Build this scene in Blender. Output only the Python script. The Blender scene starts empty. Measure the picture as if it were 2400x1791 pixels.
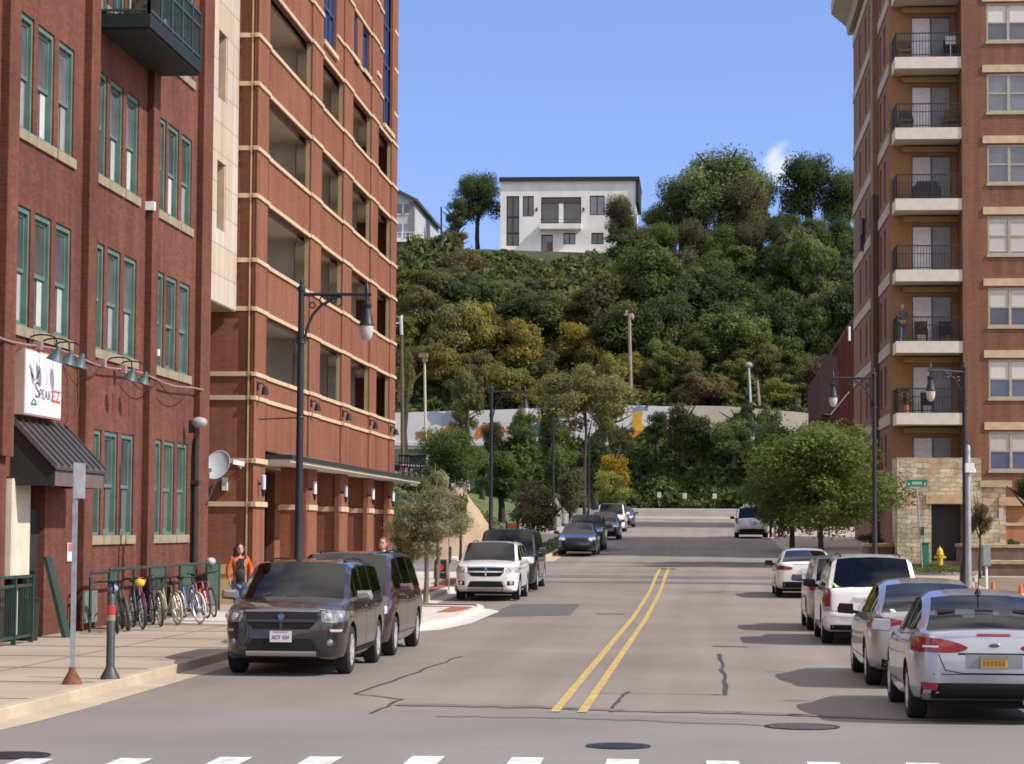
import bpy, bmesh, math, random
import numpy as np
from mathutils import Vector, Matrix
from mathutils.bvhtree import BVHTree
R = math.radians
sc = bpy.context.scene
COL = sc.collection
random.seed(7)

# ---------------------------------------------------------------- camera, sky, sun, exposure
F, IW, IH = 5500.0, 2400, 1791
CAMP = Vector((0, 0, 2.2))
Yc = Vector((440, -344.5, F)).normalized()
q = 0.006
Zc = Vector((q, 1, (344.5 - 440 * q) / F)).normalized()
Xc = Yc.cross(Zc) * -1
if Xc.x < 0: Xc = -Xc
axr = Vector((Xc.x, Yc.x, Zc.x)); axu = Vector((Xc.y, Yc.y, Zc.y)); axf = Vector((Xc.z, Yc.z, Zc.z))
cam = bpy.data.cameras.new('camera'); cam.sensor_width = 36; cam.lens = 36 * F / IW
cam.clip_start = 0.5; cam.clip_end = 6000
camo = bpy.data.objects.new('camera', cam); COL.objects.link(camo)
camo.matrix_world = Matrix(((axr.x, axu.x, -axf.x, CAMP.x), (axr.y, axu.y, -axf.y, CAMP.y), (axr.z, axu.z, -axf.z, CAMP.z), (0, 0, 0, 1)))
sc.camera = camo

SUN_EL, SUN_AZ = R(42), R(16)          # azimuth measured from +X towards -Y (behind the camera)
SD = Vector((math.cos(SUN_EL) * math.cos(SUN_AZ), -math.cos(SUN_EL) * math.sin(SUN_AZ), math.sin(SUN_EL)))
wd = bpy.data.worlds.new("World"); sc.world = wd; wd.use_nodes = True
nt = wd.node_tree; bg = nt.nodes['Background']
sky = nt.nodes.new('ShaderNodeTexSky'); sky.sky_type = 'NISHITA'; sky.sun_disc = False
sky.sun_elevation = SUN_EL; sky.sun_rotation = R(90) + SUN_AZ
sky.air_density = 1.0; sky.dust_density = 0.3; sky.ozone_density = 3.0; sky.altitude = 0
tc = nt.nodes.new('ShaderNodeTexCoord')
mp = nt.nodes.new('ShaderNodeMapping'); mp.inputs['Location'].default_value = (0, 0, 0.14)
nt.links.new(tc.outputs['Generated'], mp.inputs['Vector']); nt.links.new(mp.outputs['Vector'], sky.inputs['Vector'])
tint = nt.nodes.new('ShaderNodeMixRGB'); tint.blend_type = 'MULTIPLY'; tint.inputs[0].default_value = 1
tint.inputs[2].default_value = (0.98, 0.93, 1.12, 1)
nt.links.new(sky.outputs[0], tint.inputs[1])
# one small cumulus low over the bluff, in the sky itself
cd = nt.nodes.new('ShaderNodeVectorMath'); cd.operation = 'DISTANCE'
def sky_dir(px, py):
    return (axr * ((px - 1200) / F) + axu * (-(py - 895.5) / F) + axf).normalized()
cd.inputs[1].default_value = sky_dir(1830, 395)
nz = nt.nodes.new('ShaderNodeTexNoise'); nz.inputs['Scale'].default_value = 120; nz.inputs['Detail'].default_value = 5
ad = nt.nodes.new('ShaderNodeMath'); ad.operation = 'MULTIPLY_ADD'; ad.inputs[1].default_value = 0.022
nt.links.new(tc.outputs['Generated'], cd.inputs[0]); nt.links.new(tc.outputs['Generated'], nz.inputs['Vector'])
nt.links.new(nz.outputs[0], ad.inputs[0]); nt.links.new(cd.outputs['Value'], ad.inputs[2])
rp = nt.nodes.new('ShaderNodeMapRange'); rp.inputs[1].default_value = 0.0135; rp.inputs[2].default_value = 0.0205
rp.inputs[3].default_value = 1; rp.inputs[4].default_value = 0
nt.links.new(ad.outputs[0], rp.inputs[0])
cm = nt.nodes.new('ShaderNodeMixRGB'); cm.inputs[2].default_value = (3.9, 4.2, 5.2, 1)
nt.links.new(rp.outputs[0], cm.inputs[0]); nt.links.new(tint.outputs[0], cm.inputs[1]); nt.links.new(cm.outputs[0], bg.inputs[0])
# unseen cloud added behind and above the camera to fill shade; shows in glass
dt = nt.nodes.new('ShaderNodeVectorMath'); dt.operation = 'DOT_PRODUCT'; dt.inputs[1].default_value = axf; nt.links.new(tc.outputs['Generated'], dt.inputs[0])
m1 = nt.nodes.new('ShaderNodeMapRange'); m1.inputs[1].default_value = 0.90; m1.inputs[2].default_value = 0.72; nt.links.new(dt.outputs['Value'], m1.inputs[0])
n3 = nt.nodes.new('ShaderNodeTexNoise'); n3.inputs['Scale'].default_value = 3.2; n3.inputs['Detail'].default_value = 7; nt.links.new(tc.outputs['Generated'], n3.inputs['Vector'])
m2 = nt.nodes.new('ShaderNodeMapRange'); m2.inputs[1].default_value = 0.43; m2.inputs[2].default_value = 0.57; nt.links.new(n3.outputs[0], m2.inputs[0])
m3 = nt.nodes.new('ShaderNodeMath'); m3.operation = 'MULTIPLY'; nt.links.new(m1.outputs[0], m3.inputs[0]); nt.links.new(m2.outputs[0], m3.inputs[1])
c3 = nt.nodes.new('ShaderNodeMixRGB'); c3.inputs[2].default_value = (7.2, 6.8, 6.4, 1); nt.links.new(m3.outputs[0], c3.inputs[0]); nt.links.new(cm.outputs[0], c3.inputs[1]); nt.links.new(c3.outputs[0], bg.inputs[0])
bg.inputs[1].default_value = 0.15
sl = bpy.data.lights.new('sun', 'SUN'); sl.energy = 3.6; sl.angle = R(0.53); sl.color = (1, 0.93, 0.83)
so = bpy.data.objects.new('sun', sl); COL.objects.link(so); so.rotation_euler = SD.to_track_quat('Z', 'Y').to_euler(); so.location = (40, -20, 60)
sc.view_settings.view_transform = 'Standard'; sc.view_settings.look = 'None'; sc.view_settings.gamma = 1
sc.view_settings.use_curve_mapping = False; sc.view_settings.exposure = 0.48
sc.render.engine = 'CYCLES'
sc.cycles.use_denoising = True; sc.cycles.max_bounces = 6; sc.cycles.transparent_max_bounces = 12
sc.cycles.caustics_reflective = False; sc.cycles.caustics_refractive = False
sc.cycles.pixel_filter_type = 'BLACKMAN_HARRIS'; sc.cycles.filter_width = 1.7

# ---------------------------------------------------------------- picture point -> place helpers (used to measure positions)
def ray(px, py): return axr * ((px - 1200) / F) + axu * (-(py - 895.5) / F) + axf
def atY(px, py, Y):
    d = ray(px, py); return CAMP + d * (Y / d.y)
def atX(px, py, x):
    d = ray(px, py); return CAMP + d * (x / d.x)
PROF = [(-3000, 0), (58, 0), (68, .1), (76, .2), (85, .5), (95, .72), (103, .92), (112, 1.15), (125, 1.5), (148, 1.95), (190, 2.75), (226, 4.0), (9000, 4.0)]
def zr(Y): return float(np.interp(Y, [p[0] for p in PROF], [p[1] for p in PROF]))
def onG(px, py, dz=0):
    d = ray(px, py); lo, hi = 5.0, 240.0
    prev = None
    for k in range(2000):
        Y = 15 + k * .12
        p = CAMP + d * (Y / d.y)
        if p.z <= zr(Y) + dz: return Vector((p.x, Y, zr(Y) + dz))
    return Vector((p.x, Y, zr(Y) + dz))

# ---------------------------------------------------------------- object helpers
def tag(o, label=None, cat=None, group=None, kind=None):
    if label: o['label'] = label
    if cat: o['category'] = cat
    if group: o['group'] = group
    if kind: o['kind'] = kind
    return o
def thing(name, label, cat, loc=(0, 0, 0), rz=0, group=None):
    o = bpy.data.objects.new(name, None); COL.objects.link(o); o.empty_display_size = .3
    o.location = loc; o.rotation_euler = (0, 0, rz)
    return tag(o, label, cat, group)
def wloc(o):
    v = Vector(o.location)
    return v + wloc(o.parent) if o.parent else v
def link(name, me, m=None, parent=None, loc=(0, 0, 0)):
    o = bpy.data.objects.new(name, me); COL.objects.link(o); o.parent = parent; o.location = loc
    if m is not None and not me.materials: me.materials.append(m)
    return o
def copy_tree(o, parent=None):
    c = o.copy(); COL.objects.link(c); c.parent = parent
    for ch in o.children: copy_tree(ch, c)
    return c

class MB:
    def __init__(s): s.v = []; s.f = []
    def add(s, vs, fs):
        b = len(s.v); s.v += [tuple(v) for v in vs]; s.f += [tuple(b + i for i in f) for f in fs]; return s
    def box(s, a, b):
        x0, y0, z0 = a; x1, y1, z1 = b
        if x0 > x1: x0, x1 = x1, x0
        if y0 > y1: y0, y1 = y1, y0
        if z0 > z1: z0, z1 = z1, z0
        return s.add([(x0, y0, z0), (x1, y0, z0), (x1, y1, z0), (x0, y1, z0), (x0, y0, z1), (x1, y0, z1), (x1, y1, z1), (x0, y1, z1)],
                     [(0, 3, 2, 1), (4, 5, 6, 7), (0, 1, 5, 4), (1, 2, 6, 5), (2, 3, 7, 6), (3, 0, 4, 7)])
    def bar(s, p, q, w, h=None, up=(0, 0, 1)):
        p = Vector(p); q = Vector(q); h = h or w; d = (q - p).normalized(); up = Vector(up)
        if abs(d.dot(up)) > .98: up = Vector((1, 0, 0))
        a = d.cross(up).normalized() * (w / 2); b = a.cross(d).normalized() * (h / 2)
        vs = [p - a - b, p + a - b, p + a + b, p - a + b, q - a - b, q + a - b, q + a + b, q - a + b]
        return s.add(vs, [(0, 1, 2, 3), (7, 6, 5, 4), (0, 4, 5, 1), (1, 5, 6, 2), (2, 6, 7, 3), (3, 7, 4, 0)])
    def tube(s, pts, r, n=8, cap=True):
        pts = [Vector(p) for p in pts]; rs = r if isinstance(r, (list, tuple)) else [r] * len(pts)
        up = Vector((0.13, 0.21, 1)).normalized(); rings = []; vs = []
        for i, p in enumerate(pts):
            d = (pts[min(i + 1, len(pts) - 1)] - pts[max(i - 1, 0)]).normalized()
            u = up if abs(d.dot(up)) < .95 else Vector((1, 0.1, 0))
            a = d.cross(u).normalized(); b = a.cross(d).normalized()
            if i and (a.dot(pa) < 0): a, b = -a, -b
            pa = a
            for k in range(n):
                t = 2 * math.pi * k / n; vs.append(p + (a * math.cos(t) + b * math.sin(t)) * rs[i])
        fs = []
        for i in range(len(pts) - 1):
            for k in range(n):
                fs.append((i * n + k, i * n + (k + 1) % n, (i + 1) * n + (k + 1) % n, (i + 1) * n + k))
        if cap: fs += [tuple(range(n))[::-1], tuple((len(pts) - 1) * n + k for k in range(n))]
        return s.add(vs, fs)
    def lathe(s, prof, c=(0, 0, 0), axis='z', n=20, closed=False):
        vs = []; m = len(prof)
        for k in range(n):
            t = 2 * math.pi * k / n
            for r, h in prof:
                a, b = r * math.cos(t), r * math.sin(t)
                p = (a, b, h) if axis == 'z' else ((h, a, b) if axis == 'x' else (a, h, b))
                vs.append((c[0] + p[0], c[1] + p[1], c[2] + p[2]))
        fs = []
        for k in range(n):
            for j in range(m if closed else m - 1):
                j2 = (j + 1) % m
                fs.append((k * m + j, ((k + 1) % n) * m + j, ((k + 1) % n) * m + j2, k * m + j2))
        return s.add(vs, fs)
    def ell(s, c, r, n=14, m=9, tilt=None):
        vs = []; fs = []
        for i in range(m + 1):
            ph = math.pi * i / m - math.pi / 2
            for k in range(n):
                t = 2 * math.pi * k / n
                v = Vector((r[0] * math.cos(ph) * math.cos(t), r[1] * math.cos(ph) * math.sin(t), r[2] * math.sin(ph)))
                if tilt: v = tilt @ v
                vs.append(Vector(c) + v)
        for i in range(m):
            for k in range(n):
                fs.append((i * n + k, i * n + (k + 1) % n, (i + 1) * n + (k + 1) % n, (i + 1) * n + k))
        return s.add(vs, fs)
    def prism(s, poly, axis, a, b):
        """extrude a 2-D outline between a and b along axis; outline coords are the other two axes in order"""
        n = len(poly)
        def pt(u, v, w): return {'x': (w, u, v), 'y': (u, w, v), 'z': (u, v, w)}[axis]
        vs = [pt(u, v, a) for u, v in poly] + [pt(u, v, b) for u, v in poly]
        fs = [tuple(range(n)), tuple(range(2 * n - 1, n - 1, -1))] + [(i, i + n, (i + 1) % n + n, (i + 1) % n) for i in range(n)]
        return s.add(vs, fs)
    def mesh(s, name, smooth=False, sub=None):
        me = bpy.data.meshes.new(name); o = Vector(sub) if sub else Vector((0, 0, 0))
        me.from_pydata([(v[0] - o.x, v[1] - o.y, v[2] - o.z) for v in s.v], [], s.f); me.update()
        bm = bmesh.new(); bm.from_mesh(me); bmesh.ops.recalc_face_normals(bm, faces=bm.faces); bm.to_mesh(me); bm.free()
        if smooth:
            me.polygons.foreach_set('use_smooth', [True] * len(me.polygons)); me.set_sharp_from_angle(angle=R(38))
        return me
    def build(s, name, m, parent=None, smooth=False, loc=None):
        """vertices are world coordinates unless the parent is still at the origin"""
        base = wloc(parent) if parent else (Vector(loc) if loc else Vector((0, 0, 0)))
        o = link(name, s.mesh(name, smooth, base), m, parent)
        if loc and not parent: o.location = loc
        return o
def one(name, mb, m, label, cat, loc, group=None, smooth=False, kind=None):
    return tag(mb.build(name, m, None, smooth, loc), label, cat, group, kind)
def wall(mb, axis, c, u0, u1, v0, v1, holes, depth, nsign):
    """flat wall on plane axis=c with rectangular holes (u0,u1,v0,v1) and reveals going back by depth (nsign: outward normal sign)"""
    us = sorted({u0, u1, *[h[0] for h in holes], *[h[1] for h in holes]}); vs = sorted({v0, v1, *[h[2] for h in holes], *[h[3] for h in holes]})
    us = [u for u in us if u0 <= u <= u1]; vs = [v for v in vs if v0 <= v <= v1]
    def pt(u, v, d=0): return (c - nsign * d, u, v) if axis == 'x' else (u, c - nsign * d, v)
    for i in range(len(us) - 1):
        for j in range(len(vs) - 1):
            cu, cv = (us[i] + us[i + 1]) / 2, (vs[j] + vs[j + 1]) / 2
            if any(h[0] < cu < h[1] and h[2] < cv < h[3] for h in holes): continue
            mb.add([pt(us[i], vs[j]), pt(us[i + 1], vs[j]), pt(us[i + 1], vs[j + 1]), pt(us[i], vs[j + 1])], [(0, 1, 2, 3)])
    for a, b, z0, z1 in holes:
        for (p, r) in (((a, z0), (a, z1)), ((a, z1), (b, z1)), ((b, z1), (b, z0)), ((b, z0), (a, z0))):
            mb.add([pt(*p), pt(*r), pt(r[0], r[1], depth), pt(p[0], p[1], depth)], [(0, 1, 2, 3)])

# ---------------------------------------------------------------- materials
def nodes(name):
    m = bpy.data.materials.new(name); m.use_nodes = True; t = m.node_tree
    return m, t, t.nodes['Principled BSDF']
def N(t, k, **kw):
    n = t.nodes.new(k)
    for a, b in kw.items(): setattr(n, a, b)
    return n
def c4(c): return (c[0], c[1], c[2], 1)
def mk(name, col, rough=.7, metal=0, var=.12, scale=3.0, bump=0, coat=0, spec=.5, col2=None, detail=6, world=False, fine=0, rnd=0, tracks=False):
    m, t, b = nodes(name)
    b.inputs['Roughness'].default_value = rough; b.inputs['Metallic'].default_value = metal
    b.inputs['Coat Weight'].default_value = coat; b.inputs['Coat Roughness'].default_value = .05
    b.inputs['Specular IOR Level'].default_value = spec; b.inputs['Base Color'].default_value = c4(col)
    if var or col2:
        tcn = N(t, 'ShaderNodeNewGeometry').outputs['Position'] if world else N(t, 'ShaderNodeTexCoord').outputs['Object']
        no = N(t, 'ShaderNodeTexNoise'); no.inputs['Scale'].default_value = scale; no.inputs['Detail'].default_value = detail
        t.links.new(tcn, no.inputs['Vector'])
        rpn = N(t, 'ShaderNodeValToRGB'); e = rpn.color_ramp.elements
        e[0].position = .3; e[1].position = .7
        d = col2 or tuple(min(1, x * (1 + var)) for x in col); a = col if col2 else tuple(x * (1 - var) for x in col)
        e[0].color = c4(a); e[1].color = c4(d)
        t.links.new(no.outputs[0], rpn.inputs[0]); out = rpn.outputs[0]
        if fine:
            n2 = N(t, 'ShaderNodeTexNoise'); n2.inputs['Scale'].default_value = 26; n2.inputs['Detail'].default_value = 8; n2.inputs['Roughness'].default_value = .8; t.links.new(tcn, n2.inputs['Vector'])
            r2 = N(t, 'ShaderNodeMapRange'); r2.inputs[1].default_value = .3; r2.inputs[2].default_value = .7; r2.inputs[3].default_value = 1 - fine; r2.inputs[4].default_value = 1 + fine
            t.links.new(n2.outputs[0], r2.inputs[0])
            mx = N(t, 'ShaderNodeMixRGB', blend_type='MULTIPLY'); mx.inputs[0].default_value = 1
            t.links.new(out, mx.inputs[1]); t.links.new(r2.outputs[0], mx.inputs[2]); out = mx.outputs[0]
        if tracks:
            mpk = N(t, 'ShaderNodeMapping'); mpk.inputs['Scale'].default_value = (1.1, .035, 1); t.links.new(tcn, mpk.inputs[0])
            nk = N(t, 'ShaderNodeTexNoise'); nk.inputs['Scale'].default_value = 1; nk.inputs['Detail'].default_value = 4; t.links.new(mpk.outputs[0], nk.inputs['Vector'])
            rk = N(t, 'ShaderNodeMapRange'); rk.inputs[1].default_value = .3; rk.inputs[2].default_value = .7; rk.inputs[3].default_value = .86; rk.inputs[4].default_value = 1.10; t.links.new(nk.outputs[0], rk.inputs[0])
            ns = N(t, 'ShaderNodeTexNoise'); ns.inputs['Scale'].default_value = 1.9; ns.inputs['Detail'].default_value = 2; t.links.new(tcn, ns.inputs['Vector'])
            rs = N(t, 'ShaderNodeMapRange'); rs.inputs[1].default_value = .70; rs.inputs[2].default_value = .78; rs.inputs[3].default_value = 1; rs.inputs[4].default_value = .72; t.links.new(ns.outputs[0], rs.inputs[0])
            mk_ = N(t, 'ShaderNodeMath', operation='MULTIPLY'); t.links.new(rk.outputs[0], mk_.inputs[0]); t.links.new(rs.outputs[0], mk_.inputs[1])
            mt = N(t, 'ShaderNodeMixRGB', blend_type='MULTIPLY'); mt.inputs[0].default_value = 1; t.links.new(out, mt.inputs[1]); t.links.new(mk_.outputs[0], mt.inputs[2]); out = mt.outputs[0]
        if rnd:
            oi = N(t, 'ShaderNodeObjectInfo'); r3 = N(t, 'ShaderNodeMapRange'); r3.inputs[3].default_value = 1 - rnd; r3.inputs[4].default_value = 1 + rnd; t.links.new(oi.outputs['Random'], r3.inputs[0])
            m3_ = N(t, 'ShaderNodeMixRGB', blend_type='MULTIPLY'); m3_.inputs[0].default_value = 1; t.links.new(out, m3_.inputs[1]); t.links.new(r3.outputs[0], m3_.inputs[2]); out = m3_.outputs[0]
        t.links.new(out, b.inputs['Base Color'])
        if bump:
            bn = N(t, 'ShaderNodeBump'); bn.inputs['Strength'].default_value = bump; bn.inputs['Distance'].default_value = .02
            t.links.new(no.outputs[0], bn.inputs['Height']); t.links.new(bn.outputs[0], b.inputs['Normal'])
    return m
def brick(name, c1, c2, mortar, bw=.215, rh=.075, ms=.009, stain=.25, sscale=.35, off=.5, patch=None, warp=0):
    m, t, b = nodes(name); b.inputs['Roughness'].default_value = .88; b.inputs['Specular IOR Level'].default_value = .25
    g = N(t, 'ShaderNodeNewGeometry'); sp = N(t, 'ShaderNodeSeparateXYZ'); t.links.new(g.outputs['Position'], sp.inputs[0])
    ad = N(t, 'ShaderNodeMath', operation='ADD'); t.links.new(sp.outputs[0], ad.inputs[0]); t.links.new(sp.outputs[1], ad.inputs[1])
    cb = N(t, 'ShaderNodeCombineXYZ'); t.links.new(ad.outputs[0], cb.inputs[0]); t.links.new(sp.outputs[2], cb.inputs[1])
    br = N(t, 'ShaderNodeTexBrick'); br.inputs['Scale'].default_value = 1; br.inputs['Brick Width'].default_value = bw; br.inputs['Row Height'].default_value = rh
    br.inputs['Mortar Size'].default_value = ms; br.inputs['Color1'].default_value = c4(c1); br.inputs['Color2'].default_value = c4(c2); br.inputs['Mortar'].default_value = c4(mortar)
    br.inputs['Bias'].default_value = -.1; br.offset = off
    vec = cb.outputs[0]
    if warp:
        nw = N(t, 'ShaderNodeTexNoise'); nw.inputs['Scale'].default_value = 1.6; nw.inputs['Detail'].default_value = 3; t.links.new(cb.outputs[0], nw.inputs['Vector'])
        vs = N(t, 'ShaderNodeVectorMath', operation='SCALE'); vs.inputs['Scale'].default_value = warp; t.links.new(nw.outputs['Color'], vs.inputs[0])
        va = N(t, 'ShaderNodeVectorMath', operation='ADD'); t.links.new(cb.outputs[0], va.inputs[0]); t.links.new(vs.outputs[0], va.inputs[1]); vec = va.outputs[0]
    t.links.new(vec, br.inputs['Vector'])
    no = N(t, 'ShaderNodeTexNoise'); no.inputs['Scale'].default_value = sscale; no.inputs['Detail'].default_value = 8; no.inputs['Roughness'].default_value = .65
    t.links.new(g.outputs['Position'], no.inputs['Vector'])
    mr = N(t, 'ShaderNodeMapRange'); mr.inputs[1].default_value = .3; mr.inputs[2].default_value = .7; mr.inputs[3].default_value = 1 - stain; mr.inputs[4].default_value = 1 + stain
    t.links.new(no.outputs[0], mr.inputs[0])
    mx = N(t, 'ShaderNodeMixRGB', blend_type='MULTIPLY'); mx.inputs[0].default_value = 1
    t.links.new(br.outputs[0], mx.inputs[1]); t.links.new(mr.outputs[0], mx.inputs[2]); out = mx.outputs[0]
    if patch:
        n2 = N(t, 'ShaderNodeTexNoise'); n2.inputs['Scale'].default_value = 1.3; n2.inputs['Detail'].default_value = 5; t.links.new(g.outputs['Position'], n2.inputs['Vector'])
        r2 = N(t, 'ShaderNodeMapRange'); r2.inputs[1].default_value = .52; r2.inputs[2].default_value = .72; r2.inputs[4].default_value = .75; t.links.new(n2.outputs[0], r2.inputs[0])
        m2 = N(t, 'ShaderNodeMixRGB'); m2.inputs[2].default_value = c4(patch); t.links.new(r2.outputs[0], m2.inputs[0]); t.links.new(out, m2.inputs[1]); out = m2.outputs[0]
    mpn = N(t, 'ShaderNodeMapping'); mpn.inputs['Scale'].default_value = (2.6, .16, 1); t.links.new(cb.outputs[0], mpn.inputs[0])
    n4 = N(t, 'ShaderNodeTexNoise'); n4.inputs['Scale'].default_value = 1; n4.inputs['Detail'].default_value = 6; t.links.new(mpn.outputs[0], n4.inputs['Vector'])
    r4 = N(t, 'ShaderNodeMapRange'); r4.inputs[1].default_value = .35; r4.inputs[2].default_value = .68; r4.inputs[3].default_value = .80; r4.inputs[4].default_value = 1.12; t.links.new(n4.outputs[0], r4.inputs[0])
    m4 = N(t, 'ShaderNodeMixRGB', blend_type='MULTIPLY'); m4.inputs[0].default_value = 1; t.links.new(out, m4.inputs[1]); t.links.new(r4.outputs[0], m4.inputs[2]); out = m4.outputs[0]
    t.links.new(out, b.inputs['Base Color'])
    bn = N(t, 'ShaderNodeBump'); bn.inputs['Strength'].default_value = .35; bn.inputs['Distance'].default_value = .008; bn.invert = True
    t.links.new(br.outputs['Fac'], bn.inputs['Height']); t.links.new(bn.outputs[0], b.inputs['Normal'])
    return m
def leafmat(name, c1, c2, tr=.3, scale=.9):
    m, t, b = nodes(name); b.inputs['Roughness'].default_value = .65; b.inputs['Specular IOR Level'].default_value = .25
    tcn = N(t, 'ShaderNodeTexCoord'); oi = N(t, 'ShaderNodeObjectInfo')
    no = N(t, 'ShaderNodeTexNoise'); no.noise_dimensions = '4D'; no.inputs['Scale'].default_value = scale; no.inputs['Detail'].default_value = 6
    t.links.new(tcn.outputs['Object'], no.inputs['Vector'])
    ml = N(t, 'ShaderNodeMath', operation='MULTIPLY'); ml.inputs[1].default_value = 40; t.links.new(oi.outputs['Random'], ml.inputs[0]); t.links.new(ml.outputs[0], no.inputs['W'])
    rpn = N(t, 'ShaderNodeValToRGB'); e = rpn.color_ramp.elements; e[0].position = .36; e[1].position = .66; e[0].color = c4(c1); e[1].color = c4(c2)
    t.links.new(no.outputs[0], rpn.inputs[0])
    hs = N(t, 'ShaderNodeHueSaturation'); mr = N(t, 'ShaderNodeMapRange'); mr.inputs[3].default_value = .75; mr.inputs[4].default_value = 1.25
    t.links.new(oi.outputs['Random'], mr.inputs[0]); t.links.new(mr.outputs[0], hs.inputs['Value']); t.links.new(rpn.outputs[0], hs.inputs['Color'])
    t.links.new(hs.outputs[0], b.inputs['Base Color'])
    ts = N(t, 'ShaderNodeBsdfTranslucent'); t.links.new(hs.outputs[0], ts.inputs[0])
    ms = N(t, 'ShaderNodeMixShader'); ms.inputs[0].default_value = tr
    t.links.new(b.outputs[0], ms.inputs[1]); t.links.new(ts.outputs[0], ms.inputs[2]); t.links.new(ms.outputs[0], t.nodes['Material Output'].inputs[0])
    return m
def clearglass(name, tintc, ior=1.5, extra=0.04):
    m, t, b = nodes(name)
    tr = N(t, 'ShaderNodeBsdfTransparent'); tr.inputs[0].default_value = c4(tintc)
    gl = N(t, 'ShaderNodeBsdfGlossy'); gl.inputs['Roughness'].default_value = .03
    fr = N(t, 'ShaderNodeFresnel'); fr.inputs[0].default_value = ior
    ad = N(t, 'ShaderNodeMath', operation='ADD'); ad.inputs[1].default_value = extra; ad.use_clamp = True
    t.links.new(fr.outputs[0], ad.inputs[0])
    ms = N(t, 'ShaderNodeMixShader'); t.links.new(ad.outputs[0], ms.inputs[0]); t.links.new(tr.outputs[0], ms.inputs[1]); t.links.new(gl.outputs[0], ms.inputs[2])
    t.links.new(ms.outputs[0], t.nodes['Material Output'].inputs[0])
    return m
M = {}
M['old_brick'] = brick('old_brick', (.185, .060, .038), (.125, .041, .029), (.125, .060, .044), stain=.32, patch=(.115, .051, .042))
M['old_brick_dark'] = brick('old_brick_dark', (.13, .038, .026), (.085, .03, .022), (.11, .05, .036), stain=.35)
M['tower_brick'] = brick('tower_brick', (.255, .094, .053), (.21, .077, .045), (.21, .102, .066), stain=.12, sscale=.5)
M['right_brick'] = brick('right_brick', (.235, .105, .066), (.19, .085, .055), (.22, .13, .09), stain=.10, sscale=.4)
M['red_brick'] = brick('red_brick', (.065, .013, .013), (.05, .011, .011), (.05, .02, .018), stain=.12)
M['stone'] = brick('stone', (.62, .53, .38), (.45, .37, .26), (.27, .20, .13), bw=.46, rh=.19, ms=.013, stain=.3, sscale=2.2, patch=(.42, .24, .14), warp=.42)
M['cream'] = mk('cream', (.54, .41, .275), .8, var=.16, scale=2.5)
M['limestone'] = mk('limestone', (.27, .225, .155), .85, var=.2, scale=2.5)
M['panel'] = brick('panel', (.50, .445, .385), (.47, .38, .275), (.27, .23, .18), bw=1.6, rh=.78, ms=.012, stain=.08, sscale=.6, off=.0)
M['concrete'] = mk('concrete', (.62, .59, .54), .9, var=.15, scale=1.2, bump=.2, world=True)
M['deck_ceiling'] = mk('deck_ceiling', (.55, .48, .40), .9, var=.1, scale=.7)
M['slab'] = mk('slab', (.62, .57, .49), .85, var=.12, scale=1.8)
M['teal'] = mk('teal', (.105, .18, .155), .5, var=.18)
M['teal_dark'] = mk('teal_dark', (.030, .055, .05), .45, var=.15)
M['dark_green'] = mk('dark_green', (.022, .05, .04), .5, var=.2)
M['black'] = mk('black', (.012, .012, .014), .4, var=.1)
M['black_matte'] = mk('black_matte', (.018, .017, .017), .8, var=.2)
M['iron'] = mk('iron', (.02, .022, .03), .45, metal=.2, var=.2)
M['galv'] = mk('galv', (.36, .37, .40), .45, metal=.6, var=.2, scale=8)
M['rust'] = mk('rust', (.16, .06, .03), .9, var=.4, scale=14)
M['white'] = mk('white', (.78, .78, .78), .5, var=.03)
M['stucco'] = mk('stucco', (.70, .68, .66), .85, var=.10, scale=.7)
M['blind'] = mk('blind', (.58, .57, .54), .8, var=.06, rnd=.2)
M['curtain'] = mk('curtain', (.74, .72, .74), .9, var=.14, scale=4, rnd=.15)
M['tan_stucco'] = mk('tan_stucco', (.30, .165, .075), .9, var=.08)
M['dark_glass'] = mk('dark_glass', (.03, .035, .045), .06, var=0, spec=.8)
M['old_glass'] = mk('old_glass', (.11, .11, .115), .10, var=.35, scale=.8, spec=.9, rnd=.5)
M['sky_glass'] = mk('sky_glass', (.20, .26, .42), .06, metal=.75, var=.12, scale=.6)
M['grey_glass'] = mk('grey_glass', (.13, .14, .18), .08, metal=.35, var=.25, scale=.7, rnd=.4)
M['blue_frame'] = mk('blue_frame', (.03, .055, .16), .5, var=.1)
M['dark_metal'] = mk('dark_metal', (.06, .06, .062), .5, metal=.3, var=.15)
M['seam_metal'] = mk('seam_metal', (.10, .09, .09), .42, metal=.35, var=.12)
M['asphalt'] = mk('asphalt', (.180, .154, .130), .93, col2=(.236, .205, .175), scale=.22, detail=10, world=True, fine=.26, bump=.12, tracks=True)
M['asphalt_grey'] = mk('asphalt_grey', (.166, .149, .141), .93, col2=(.208, .189, .180), scale=.3, detail=10, world=True, fine=.16, bump=.1)
M['asphalt_patch'] = mk('asphalt_patch', (.10, .092, .092), .95, var=.12, scale=2, world=True, fine=.15)
M['tar'] = mk('tar', (.045, .042, .05), .7, var=.3, scale=6, world=True)
M['tyre_track'] = mk('tyre_track', (.115, .10, .098), .9, col2=(.17, .155, .145), scale=1.1, detail=9, world=True, fine=.2)
M['paver_red'] = mk('paver_red', (.20, .125, .105), .9, col2=(.24, .18, .155), scale=1.0, world=True, fine=.15)
M['yellow'] = mk('yellow', (.26, .19, .10), .85, col2=(.60, .42, .11), scale=7, detail=12, world=True, fine=.25)
M['yellow_faded'] = mk('yellow_faded', (.24, .19, .12), .85, var=.2, scale=5, world=True)
M['road_white'] = mk('road_white', (.40, .38, .36), .85, col2=(.76, .75, .74), scale=6, detail=12, world=True, fine=.15)
M['walk'] = mk('walk', (.31, .25, .19), .9, col2=(.40, .33, .255), scale=.5, detail=9, world=True, fine=.12)
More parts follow.
